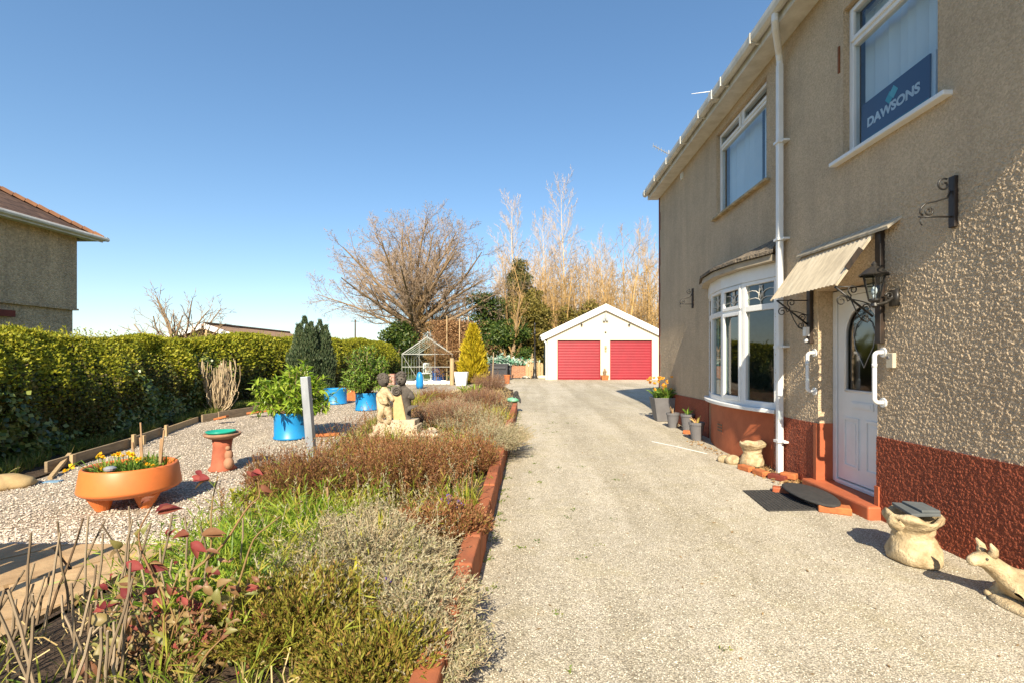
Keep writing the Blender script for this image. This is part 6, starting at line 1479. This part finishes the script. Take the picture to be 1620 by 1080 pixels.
b = MB().add([(xa - hw, Yq, 0), (xa + hw, Yq, 0), (xa + hw, Yq, zr_ - .1 - sl_ * hw), (xa, Yq, zr_ - .1), (xa - hw, Yq, zr_ - .1 - sl_ * hw), (xa - hw, Yq + 7.5, 0), (xa + hw, Yq + 7.5, 0), (xa + hw, Yq + 7.5, zr_ - .1 - sl_ * hw), (xa, Yq + 7.5, zr_ - .1), (xa - hw, Yq + 7.5, zr_ - .1 - sl_ * hw)], [[0, 1, 2, 3, 4]], [[5, 9, 8, 7, 6]], [[0, 4, 9, 5], [1, 6, 7, 2]]); obj('wall', b, NB, t)
b = MB(); wb = MB()
for s_ in (-1, 1):
    b.hexa([(xa, Yq - .2, zr_ - .08), (xa + s_ * 1.9, Yq - .2, zr_ - .08 - sl_ * 1.9), (xa + s_ * 1.9, Yq + 7.6, zr_ - .08 - sl_ * 1.9), (xa, Yq + 7.6, zr_ - .08), (xa, Yq - .2, zr_), (xa + s_ * 1.9, Yq - .2, zr_ - sl_ * 1.9), (xa + s_ * 1.9, Yq + 7.6, zr_ - sl_ * 1.9), (xa, Yq + 7.6, zr_)])
    wb.hexa([(xa + s_ * .06, Yq - .24, zr_ - .22), (xa + s_ * 1.95, Yq - .24, zr_ - .22 - sl_ * 1.95), (xa + s_ * 1.95, Yq - .203, zr_ - .22 - sl_ * 1.95), (xa + s_ * .06, Yq - .203, zr_ - .22), (xa + s_ * .06, Yq - .24, zr_ + .02), (xa + s_ * 1.95, Yq - .24, zr_ + .02 - sl_ * 1.95), (xa + s_ * 1.95, Yq - .203, zr_ + .02 - sl_ * 1.95), (xa + s_ * .06, Yq - .203, zr_ + .02)])
obj('roof', b, mat('pale_brown_tiles', (.36, .22, .13), (.24, .15, .10), rough=.9, scale=6), t); obj('bargeboard', wb, MT['white_paint'], t)
b = MB().tube([(xa, Yq - .15, zr_ + .03), (xa, Yq + 7.6, zr_ + .03)], .07, 6); obj('ridge_tiles', b, MT['bark_dark'], t)
Yp = 90; x_ = (562 - VX) / F * Yp; b = MB().cyl((x_, Yp, 0), (x_, Yp, H + (567 - 506) / F * Yp), .16, .12); b.box(x_ - .8, x_ + .8, Yp - .05, Yp + .05, H + (567 - 509) / F * Yp, H + (567 - 508) / F * Yp); single('utility_pole', b, MT['bark_dark'], 'distant utility pole left of the oak above the hedge', 'pole')
# wooden gate behind the camera's left that throws the shadow over the paving
b = MB()
for k in range(7): b.box(-4.75 + k * .17, -4.60 + k * .17, 2.22, 2.25, .05, 1.12 + .02 * (k % 2))
b.box(-4.75, -3.58, 2.255, 2.29, .25, .35); b.box(-4.75, -3.58, 2.255, 2.29, .85, .95); b.box(-3.30, -3.23, 2.2, 2.27, 0, 1.05)
single('garden_gate', b, MT['timber'], 'wooden board gate standing on the paving out at the left', 'gate')
# contrail
pa, pb = wp(1094, 149, 4000), wp(1400, 112, 4400)
m, nt, out = newmat('vapour'); d_ = nt.nodes.new('ShaderNodeBsdfDiffuse'); d_.inputs[0].default_value = (.9, .9, .9, 1); nt.links.new(d_.outputs[0], out.inputs[0])
b = MB().tube([pa, pa.lerp(pb, .2), pb], [2, 7, 14], 8); struct('contrail', b, m, 'stuff')
# ------------------------------------------------------------------ plants of the bed
def clump(c, rx, ry, h, n, lean=.5, wob=.02, width=.0035, dome=.5, flop=(0, 0)):
    a = rng.uniform(0, 6.283, n); r = np.sqrt(rng.random(n)); t = np.linspace(0, 1, 5)
    o = np.stack([np.cos(a) * rx * r, np.sin(a) * ry * r, np.zeros(n)], 1); base = np.array(tuple(c)) + o * .62
    hh = h * (1 - dome * r ** 2) * rng.uniform(.6, 1.12, n)
    ph = rng.uniform(0, 6, 4); hh = hh * (1 + .22 * np.sin(o[:, 0] * 15 + ph[0]) * np.sin(o[:, 1] * 13 + ph[1]) + .14 * np.sin(o[:, 0] * 31 + ph[2]) * np.sin(o[:, 1] * 27 + ph[3]))
    out = o * .38 * (lean / .5) + np.array([flop[0], flop[1], 0]) * h * r[:, None]
    P = base[:, None] + out[:, None] * (t ** 1.3)[None, :, None] + np.array([0, 0, 1.0]) * (hh[:, None] * t[None])[:, :, None]
    P[:, 1:] += rng.normal(size=(n, 4, 3)) * wob * np.linspace(.3, 1, 4)[None, :, None]
    W = np.broadcast_to(np.linspace(1, .5, 5) * width / 2, (n, 5))
    return P, W
def along(P, k, lo, hi):
    n = len(P); i = np.repeat(np.arange(n), k); u = rng.uniform(lo, hi, n * k) * (P.shape[1] - 1)
    j = np.minimum(u.astype(int), P.shape[1] - 2); f = (u - j)[:, None]
    return P[i, j] * (1 - f) + P[i, j + 1] * f, nrm(P[i, j + 1] - P[i, j])
HE_BR = leafmat('brown_heather_spray', [(.14, .045, .022), (.25, .09, .04), (.36, .16, .07), (.42, .24, .12), (.18, .085, .03), (.28, .25, .05)], trans=.2)
HE_DK = leafmat('dark_heather_spray', [(.10, .045, .025), (.17, .075, .04), (.26, .12, .05), (.22, .16, .04)], trans=.2)
HE_GR = leafmat('green_heather_spray', [(.14, .15, .02), (.25, .24, .035), (.38, .33, .05), (.32, .18, .06), (.30, .33, .05)], trans=.3)
HE_PK = leafmat('purplish_heather_spray', [(.20, .10, .08), (.32, .17, .13), (.42, .26, .17), (.36, .26, .12)], trans=.2)
LAV_S = leafmat('lavender_stem', [(.34, .25, .14), (.48, .36, .22), (.58, .45, .29), (.40, .34, .20)], trans=.1, rough=.8)
LAV_L = leafmat('lavender_leaf', [(.22, .16, .09), (.39, .35, .23), (.52, .46, .31), (.32, .24, .14), (.27, .28, .12), (.45, .42, .29)], trans=.2, rough=.8)
STRAW = leafmat('straw_stem', [(.50, .37, .17), (.62, .48, .24), (.42, .30, .13)], trans=.1, rough=.8)
YGRASS = leafmat('yellow_green_blade', [(.20, .27, .03), (.32, .36, .04), (.44, .42, .06), (.52, .42, .09)], trans=.4)
BRIGHT = leafmat('bright_strap_leaf', [(.12, .22, .02), (.21, .34, .03), (.32, .44, .045), (.44, .48, .06)], trans=.45, rough=.4, spec=.4)
def soilpt(px, py, up=.14):
    p = gp(px, py, up); return Vector((p.x, p.y, soil_top(p.x, p.y)))
def heather(px, py, rx, ry, h, n, m, label, seedm=None, up=.14):
    c = soilpt(px, py, up); t = thing('heather', label, 'heather', c, 'heather clumps in the bed')
    P, W = clump(c, rx, ry, h, n, wob=.012, dome=.35)
    b = MB(); ribbons_into(b, P, W); obj('stems', b, HE_DK, t)
    p, d = along(P, 18, .30, 1.0); b = MB(); quads_into(b, p, d * 1.3 + rng.normal(size=p.shape) * .45, .026 * rng.uniform(.6, 1.4, len(p)), .0075); obj('sprays', b, m, t)
def lavender(px, py, rx, ry, h, n, label, up=.14, flop=(0, 0), spikes=.35):
    c = soilpt(px, py, up); t = thing('lavender', label, 'lavender', c, 'lavender mounds in the bed')
    P, W = clump(c, rx, ry, h * .8, n, lean=.75, wob=.018, width=.0036, dome=.55, flop=flop)
    b = MB(); ribbons_into(b, P, W)
    k = int(n * spikes * .5); Q, W2 = clump(c, rx * 1.0, ry * 1.0, h * 1.05, k, lean=.9, wob=.02, width=.003, dome=.5, flop=flop); ribbons_into(b, Q, W2); obj('stems', b, LAV_S, t)
    p, d = along(P, 26, .35, 1.0); b = MB(); quads_into(b, p, d * .55 + rng.normal(size=p.shape) * .7, .024 * rng.uniform(.6, 1.5, len(p)), .0065)
    p, d = along(Q, 5, .86, 1.0); quads_into(b, p, d + rng.normal(size=p.shape) * .6, .014, .008); obj('leaves', b, LAV_L, t)
def strap(px, py, n, R_, h, W, m, label, up=.14, spread=1.0, ncl=1, name='strap_leaf_plant', cat='plant', group='strap leaved clumps in the bed'):
    c = soilpt(px, py, up); b = MB()
    for k in range(ncl):
        o = Vector((random.uniform(-1, 1), random.uniform(-1, 1), 0)) * (R_ * .6 if ncl > 1 else 0); leafy(b, c + o, n // ncl, R_, h, 0, W, spread)
    return single(name, b, m, label, cat, c, group)
random.seed(77)
# heathers
heather(655, 765, .62, .85, .44, 1900, HE_BR, 'big rusty brown heather mass in the middle of the bed')
heather(745, 745, .36, .55, .38, 900, HE_BR, 'rusty heather against the brick edging right of the big brown mass')
heather(505, 790, .50, .50, .40, 1100, HE_DK, 'dark brown heather around the foot of the metal post')
heather(435, 765, .30, .36, .46, 420, HE_DK, 'spiky dark heather at the gravel edge left of the metal post')
heather(705, 855, .36, .30, .27, 800, HE_BR, 'low brown heather beside the purple bluebells')
heather(470, 1010, .42, .36, .26, 1500, HE_GR, 'green and bronze heather at the bottom of the picture by the rose')
heather(590, 1075, .30, .26, .20, 1000, HE_GR, 'low green heather at the bottom left of the near lavender')
heather(705, 668, .75, 1.1, .42, 1300, HE_PK, 'faded purplish heather directly right of the cherub statue')
heather(760, 642, .60, 1.3, .46, 1100, HE_PK, 'purplish heather behind the grey lavender near the frog')
heather(775, 616, .75, 1.2, .62, 900, HE_PK, 'farthest faded heather by the golden conifer')
heather(690, 640, .6, .9, .42, 800, HE_BR, 'brown heather just beyond the cherub statue')
heather(588, 735, .36, .45, .34, 600, HE_BR, 'small brown heather in front of the cherub statue base')
# lavenders
lavender(575, 900, .52, .48, .34, 1400, 'large grey brown lavender mound in the middle foreground of the bed')
lavender(650, 985, .30, .34, .28, 800, 'silvery lavender spilling over the near brick edging', flop=(.12, -.1))
lavender(672, 1050, .20, .20, .20, 450, 'nearest small silver lavender tuft at the bottom edge of the bed', flop=(.4, 0))
lavender(778, 705, .44, .75, .40, 1200, 'grey lavender overhanging the brick edging halfway along', flop=(.35, 0))
lavender(742, 672, .62, .85, .40, 1000, 'soft grey lavender mound right of the statue stones')
lavender(715, 650, .7, .9, .36, 700, 'grey lavender nearest to the fading heather by the frog end')
lavender(560, 860, .28, .28, .30, 500, 'small upright lavender behind the large foreground mound')
# strap leaves and grasses
strap(478, 840, 170, .34, .30, .012, BRIGHT, 'bright green strap leaved clump left of the large lavender')
strap(385, 905, 190, .40, .32, .011, BRIGHT, 'wide green strap leaved clump behind the rose stems', ncl=3)
strap(330, 985, 150, .36, .30, .010, BRIGHT, 'shaded strap leaved clump under the red rose leaves', ncl=3)
strap(545, 835, 160, .40, .24, .011, YGRASS, 'yellowish green leaves between the strap clump and brown heather', ncl=4)
strap(440, 960, 160, .36, .24, .009, YGRASS, 'yellow green blades beside the bronze heather', ncl=4)
strap(740, 818, 46, .20, .30, .018, YGRASS, 'upright pale green leaves against the brick edging', spread=.55)
strap(690, 805, 60, .26, .24, .012, BRIGHT, 'dark green leaves left of the upright pale ones by the edging', ncl=2)
strap(648, 985, 9, .12, .26, .030, YGRASS, 'broad pale iris blades standing in the near lavender', spread=.5)
strap(605, 880, 10, .12, .36, .024, YGRASS, 'tall yellow iris blades in front of the rusty heather', spread=.4)
strap(560, 950, 8, .10, .26, .022, leafmat('yellowing_blade', [(.60, .46, .05), (.52, .50, .06)], trans=.4), 'yellowing iris blades in the middle of the large lavender', spread=.5)
strap(560, 760, 50, .24, .30, .014, BRIGHT, 'green leaves with a pale pink hyacinth by the brown heather', ncl=2)
strap(605, 712, 55, .30, .42, .012, YGRASS, 'tall yellow green blades left of the statue base', ncl=2)
strap(645, 655, 170, .55, .62, .014, YGRASS, 'pale yellow grass tuft directly behind the statue', ncl=4)
strap(785, 668, 130, .40, .36, .014, YGRASS, 'light green grass tuft just before the frog ornament', ncl=4)
strap(747, 622, 70, .40, .40, .03, BRIGHT, 'dark green leafy tuft at the foot of the golden conifer', ncl=3)
strap(420, 870, 200, .42, .34, .012, BRIGHT, 'tall fresh green blades between the rose canes and the strap leaved clump', ncl=4)
strap(455, 905, 170, .36, .28, .010, YGRASS, 'sunlit yellow green blades at the left edge of the large lavender', ncl=4)
strap(370, 960, 200, .36, .30, .010, BRIGHT, 'grassy green tuft directly right of the red rose leaves', ncl=4)
strap(410, 1030, 160, .32, .24, .010, YGRASS, 'yellow green tuft between the rose foot and the bronze heather', ncl=4)
strap(500, 890, 90, .30, .26, .010, YGRASS, 'thin pale blades growing through the left half of the large lavender', ncl=4)
strap(520, 810, 150, .40, .26, .012, YGRASS, 'yellowing leaves at the foot of the dark heather below the post', ncl=4)
# bare low cover between the clumps
b = MB()
for _ in range(520):
    y_ = random.uniform(1.6, 12); x_ = random.uniform(bl(y_) + .12, -.5)
    leafy(b, (x_, y_, soil_top(x_, y_)), 12, .13, .15, 0, .007)
struct('bed_grass', b, leafmat('mixed_low_blade', [(.10, .17, .02), (.20, .26, .03), (.32, .34, .05), (.40, .30, .12)], trans=.35), 'stuff')
b = MB(); n = 5200; y_ = rng.uniform(1.6, 19, n); x_ = np.array([random.uniform(bl(q) + .1, -.5 if q < 13 else dl(q) - .1) for q in y_]); z_ = np.array([soil_top(a, c) for a, c in zip(x_, y_)])
n2 = n; aa = rng.uniform(0, 6.283, n2); le = rng.uniform(.05, .20, n2); el = rng.uniform(0, 1.2, n2)
d_ = np.stack([np.cos(aa) * np.cos(el), np.sin(aa) * np.cos(el), np.sin(el)], 1); tt = np.linspace(0, 1, 3)
P = np.stack([x_, y_, z_ + .01], 1)[:, None] + d_[:, None] * (le[:, None] * tt[None])[..., None]; P[:, 1] += rng.normal(size=(n2, 3)) * .012
ribbons_into(b, P, np.full((n2, 3), .0025)); struct('dead_stems', b, STRAW, 'stuff')
# sprigs of heather, lavender and green shoots seeded all through the bed
def sprigs(name, n, hlo, hhi, m, kl, Lf, Wf, ylo=1.9, yhi=12.5, u0=0, u1=1):
    y_ = ylo + (yhi - ylo) * rng.random(n) ** 1.3; x_ = np.array([bl(q) + .15 + (-.52 - bl(q) - .15) * random.uniform(u0, u1) for q in y_]); ok = ~((x_ < -1.55) & (y_ < 2.75)) & ~((np.abs(x_ + 2.0) < .7) & (np.abs(y_ - 7.6) < .6)); x_, y_ = x_[ok], y_[ok]; n = len(x_); z_ = np.array([soil_top(a, c) for a, c in zip(x_, y_)])
    h = rng.uniform(hlo, hhi, n); t = np.linspace(0, 1, 5); ln = rng.normal(size=(n, 2)) * .10
    P = np.stack([x_, y_, z_], 1)[:, None] + np.stack([ln[:, :1] * t ** 1.4, ln[:, 1:] * t ** 1.4, h[:, None] * t], -1); P[:, 1:] += rng.normal(size=(n, 4, 3)) * .010
    b = MB(); ribbons_into(b, P, np.broadcast_to(np.linspace(.0022, .001, 5), (n, 5)))
    p, d = along(P, kl, .35, 1.0); quads_into(b, p, d + rng.normal(size=p.shape) * .55, Lf * rng.uniform(.6, 1.4, len(p)), Wf); struct(name, b, m, 'stuff')
sprigs('brown_sprigs', 1100, .18, .50, HE_BR, 20, .026, .007, 4.0); sprigs('dark_sprigs', 420, .18, .46, HE_DK, 20, .026, .007, 3.4, 9); sprigs('green_shoots', 420, .14, .34, BRIGHT, 8, .07, .008, 2.0, 4.8, 0, .62); sprigs('yellow_shoots', 330, .14, .38, YGRASS, 7, .08, .008, 1.9, 6.5); sprigs('grey_sprigs', 700, .16, .42, LAV_L, 22, .024, .006, 2.2, 12, .35, 1)
# bluebells and a pink hyacinth
MT['blue_petal'] = leafmat('violet_petal', [(.16, .08, .48), (.24, .14, .62)], trans=.3); MT['pink_petal'] = leafmat('pale_pink_petal', [(.75, .50, .50), (.80, .62, .60)], trans=.3)
def spike(px, py, h, m, label, name='bluebell', r=.013):
    c = soilpt(px, py); t = thing(name, label, 'flower', c, 'small bulbs flowering in the bed'); b = MB().tube([c, c + Vector((.01, 0, h))], .0035, 5); obj('stem', b, BRIGHT, t); b = MB()
    for k in range(11):
        z = h * (.62 + .4 * k / 11); a = k * 2.4; b.sphere((c.x + .01 + r * 1.1 * math.cos(a), c.y + r * 1.1 * math.sin(a), c.z + z), r * .8, 6, (1, 1, 1.2))
    obj('flowers', b, m, t)
spike(696, 832, .22, MT['blue_petal'], 'violet bluebell at the left end of the row by the brick edging'); spike(722, 830, .20, MT['blue_petal'], 'violet bluebell third of the row by the brick edging'); spike(728, 838, .21, MT['blue_petal'], 'violet bluebell lowest and nearest to the brick edging'); spike(708, 822, .21, MT['blue_petal'], 'violet bluebell second of the row by the brick edging')
spike(545, 775, .26, MT['pink_petal'], 'pale pink hyacinth among dark heather near the metal post', 'hyacinth', .022)
spike(610, 975, .20, MT['blue_petal'], 'single violet flower inside the large grey lavender'); spike(538, 1070, .14, MT['blue_petal'], 'lone violet flower in the heather at the bottom edge')
p = soilpt(527, 830); b = MB().tube([p, p + Vector((-.05, .0, .30))], .011, 6); single('garden_stake', b, MT['cane'], 'short brown stake sticking out of the leaves below the metal post', 'stake')
p = soilpt(385, 815); b = MB(); P_ = []; 
for k in range(9):
    a = k * .7; q = p + Vector((.08 * math.cos(a), .08 * math.sin(a), .22 + .03 * math.sin(k * 3))); b.tube([p, q], .004, 4); n = 16; bigleaves_into(b, np.repeat([tuple(q)], n, 0), rng.normal(size=(n, 3)) + [0, 0, .4], np.tile([0, 0, 1.0], (n, 1)), .06, .02, .2, .2)
single('spurge_plant', b, YGRASS, 'yellow green leafy spurge at the gravel edge right of the orange bowl', 'plant', p)
# cut dead stalks at the lower left
c = Vector((-2.2, 2.0, .12)); t = thing('cut_stalks', 'row of cut dry grey brown stalks at the lower left edge of the paving', 'dry plant', c); n = 95; s_ = np.linspace(0, 1, 5)
x_ = rng.uniform(-2.66, -1.55, n); y_ = rng.uniform(1.55, 2.75, n); hh = rng.uniform(.22, .55, n); ln = rng.normal(size=(n, 2)) * [.07, .05] + [.03, 0]
P = np.stack([x_, y_, np.full(n, .10)], 1)[:, None] + np.stack([ln[:, :1] * s_, ln[:, 1:] * s_, hh[:, None] * s_], -1); P[:, 1:] += rng.normal(size=(n, 4, 3)) * .004
b = MB(); tubes_into(b, P, np.broadcast_to(np.linspace(.0065, .0045, 5), (n, 5)), 6, True); obj('stalks', b, leafmat('grey_dry_stalk', [(.17, .125, .08), (.26, .195, .125), (.36, .28, .19), (.13, .085, .05)], trans=0, rough=.9), t)
# the rose in front
c = Vector((-1.42, 1.98, soil_top(-1.42, 1.98))); t = thing('rose_bush', 'rose bush with red and bronze young leaves in the left foreground', 'rose', c)
ST = leafmat('rose_stem', [(.17, .10, .045), (.24, .16, .06), (.20, .07, .04)], trans=0, rough=.6)
RL = leafmat('bronze_rose_leaf', [(.12, .02, .022), (.24, .045, .045), (.34, .08, .065), (.20, .07, .04), (.28, .16, .07), (.16, .03, .03)], trans=.3, rough=.6, spec=.15)
RG = leafmat('faded_rose_leaf', [(.28, .22, .07), (.20, .23, .06), (.34, .24, .10), (.20, .09, .045), (.32, .15, .08), (.30, .32, .09)], trans=.35, rough=.45, spec=.4)
b = MB(); lv = MB(); lg = MB()
def rp(px, py, y): p = wp(px, py, y); return np.array((p.x, p.y, p.z))
canes = [[(255, 1060, 2.0), (262, 960, 2.05), (240, 905, 2.08), (222, 870, 2.1), (218, 840, 2.12), (232, 815, 2.14), (244, 795, 2.15)],
         [(300, 1070, 2.0), (296, 930, 2.08), (300, 905, 2.1), (330, 885, 2.14), (335, 860, 2.16), (333, 800, 2.2), (345, 752, 2.22)],
         [(300, 905, 2.1), (352, 865, 2.2), (392, 800, 2.3), (412, 785, 2.34), (408, 760, 2.36)],
         [(340, 1070, 2.0), (366, 960, 2.05), (400, 850, 2.15), (445, 815, 2.2)],
         [(250, 1060, 2.0), (240, 990, 2.0), (215, 955, 2.02), (185, 968, 2.03), (160, 965, 2.04)], [(280, 1060, 2.05), (320, 990, 2.1), (345, 940, 2.1)], [(250, 1075, 1.9), (205, 1050, 1.92), (165, 1020, 1.95)], [(300, 1075, 1.9), (330, 1030, 1.92), (350, 1010, 1.95)], [(270, 960, 2.05), (235, 890, 2.1), (255, 890, 2.1)]]
for q in canes:
    P = np.array([rp(*a) for a in q]); u = np.linspace(0, len(q) - 1, 16); P = np.stack([np.interp(u, np.arange(len(q)), P[:, i]) for i in range(3)], 1)
    P[1:-1] = (P[:-2] + P[1:-1] * 2 + P[2:]) / 4
    b.tube(P, np.linspace(.0062, .0025, 16), 6)
def lf(mb, px, py, y, L, W, dx, dz, dyy=0.2): 
    p = rp(px, py, y); bigleaves_into(mb, p[None], np.array([[dx, dyy * rng.normal(), dz]]), np.array([[.35 * rng.normal(), -.7 + .3 * rng.normal(), .7]]), L * 1.15, W * .86, .25, .30)
for (px, py, dx, dz, L) in ((222, 800, .3, .3, .055), (246, 812, 1, .25, .08), (320, 757, -1, .3, .045), (336, 757, -.9, -.25, .07), (398, 748, 1, .0, .05), (402, 752, -.8, .3, .04), (412, 765, .5, -.8, .05), (300, 845, -1, -.1, .07), (318, 842, .9, .0, .08), (300, 860, .5, -.6, .07), (225, 898, -1, .05, .08), (228, 896, 1, -.25, .075), (208, 948, -1, .25, .07), (165, 965, -1, .0, .065), (168, 960, .9, .3, .05), (262, 942, .6, .2, .06), (232, 940, .9, .3, .06), (238, 950, .6, -.5, .06), (390, 932, 1, .1, .05), (380, 935, -.8, .2, .04), (398, 980, 1, .2, .06), (330, 915, .3, .8, .04), (345, 905, -1, .1, .05), (290, 955, .9, .0, .07), (300, 965, .7, -.4, .06), (268, 850, .2, .9, .035), (365, 975, .3, .5, .035)):
    for q in range(2): lf(lv, px + random.uniform(-4, 4), py + random.uniform(-4, 4), 2.12, L, L * .62, dx + .3 * q, dz + .25 * q)
for (px, py, L) in ((222, 920, .075), (205, 975, .07), (178, 985, .08), (160, 1040, .07), (168, 1038, .06), (215, 1040, .06), (195, 1020, .07), (235, 1025, .06), (322, 925, .05), (345, 925, .06), (340, 945, .05), (315, 1035, .06), (330, 1020, .05), (215, 850, .04), (225, 848, .04), (195, 870, .05), (250, 1000, .06), (270, 1020, .06), (290, 1045, .06), (150, 1070, .09), (110, 1075, .09), (180, 1060, .08), (300, 1000, .05), (355, 1000, .05), (280, 985, .055), (310, 980, .05)):
    for q in range(2): lf(lg, px + random.uniform(-6, 6), py + random.uniform(-6, 6), 2.0, L, L * .72, random.uniform(-1, 1), random.uniform(-.7, .7))
for k in range(420): lf(lg if k % 4 else lv, random.gauss(285, 62), random.gauss(1008, 45), random.uniform(1.95, 2.25), random.uniform(.022, .05), random.uniform(.015, .026), random.uniform(-1, 1), random.uniform(-1, 1))
for k in range(80):
    p0 = rp(random.gauss(290, 28), random.gauss(1062, 10), random.uniform(1.95, 2.1)); p1 = rp(random.gauss(285, 62), random.gauss(1000, 45), random.uniform(1.95, 2.25)); b.tube([p0, (p0 + p1) / 2 + rng.normal(size=3) * .02, p1], [.004, .003, .002], 5)
obj('canes', b, ST, t, smooth=True); obj('young_leaves', lv, RL, t, smooth=True); obj('old_leaves', lg, RG, t, smooth=True)

# ------------------------------------------------------------------ light, sky, camera
sun_dir = Vector((.08, 1.0, -.72)).normalized()
el = math.asin(-sun_dir.z); az = math.atan2(-sun_dir.x, -sun_dir.y)        # compass bearing of the sun from +Y towards +X
wld = bpy.data.worlds.new('World'); SC.world = wld; wld.use_nodes = True; nt = wld.node_tree
bg = nt.nodes['Background']; sk = nt.nodes.new('ShaderNodeTexSky'); sk.sky_type = 'NISHITA'; sk.sun_disc = False
sk.sun_elevation = el; sk.sun_rotation = az; sk.altitude = 50; sk.air_density = 1.0; sk.dust_density = .4; sk.ozone_density = 3.0
gm = nt.nodes.new('ShaderNodeGamma'); gm.inputs[1].default_value = .82; hs = nt.nodes.new('ShaderNodeHueSaturation'); hs.inputs['Saturation'].default_value = 1.16; nt.links.new(sk.outputs[0], hs.inputs['Color']); nt.links.new(hs.outputs[0], gm.inputs[0])
nt.links.new(gm.outputs[0], bg.inputs[0]); bg.inputs[1].default_value = .125
ld = bpy.data.lights.new('sun', 'SUN'); ld.energy = 4.8; ld.angle = R(.53); ld.color = (1.0, .88, .68)
lo = bpy.data.objects.new('sun', ld); link(lo); lo.rotation_euler = sun_dir.to_track_quat('-Z', 'Y').to_euler(); lo.location = (0, -20, 30)
cd = bpy.data.cameras.new('camera'); co = bpy.data.objects.new('camera', cd); link(co); co.location = (0, 0, H); co.rotation_euler = (PI / 2, 0, 0)
cd.sensor_width = 36; cd.lens = F / 1620 * 36; cd.shift_x = -(VX - 810) / 1620; cd.shift_y = (VY - 540) / 1620; cd.clip_start = .05; cd.clip_end = 20000
SC.camera = co
SC.view_settings.view_transform = 'Standard'; SC.view_settings.look = 'None'; SC.view_settings.exposure = 0.98; SC.view_settings.gamma = 1
SC.cycles.max_bounces = 8; SC.cycles.transparent_max_bounces = 16; SC.cycles.caustics_reflective = False; SC.cycles.caustics_refractive = False
SC.cycles.use_denoising = True
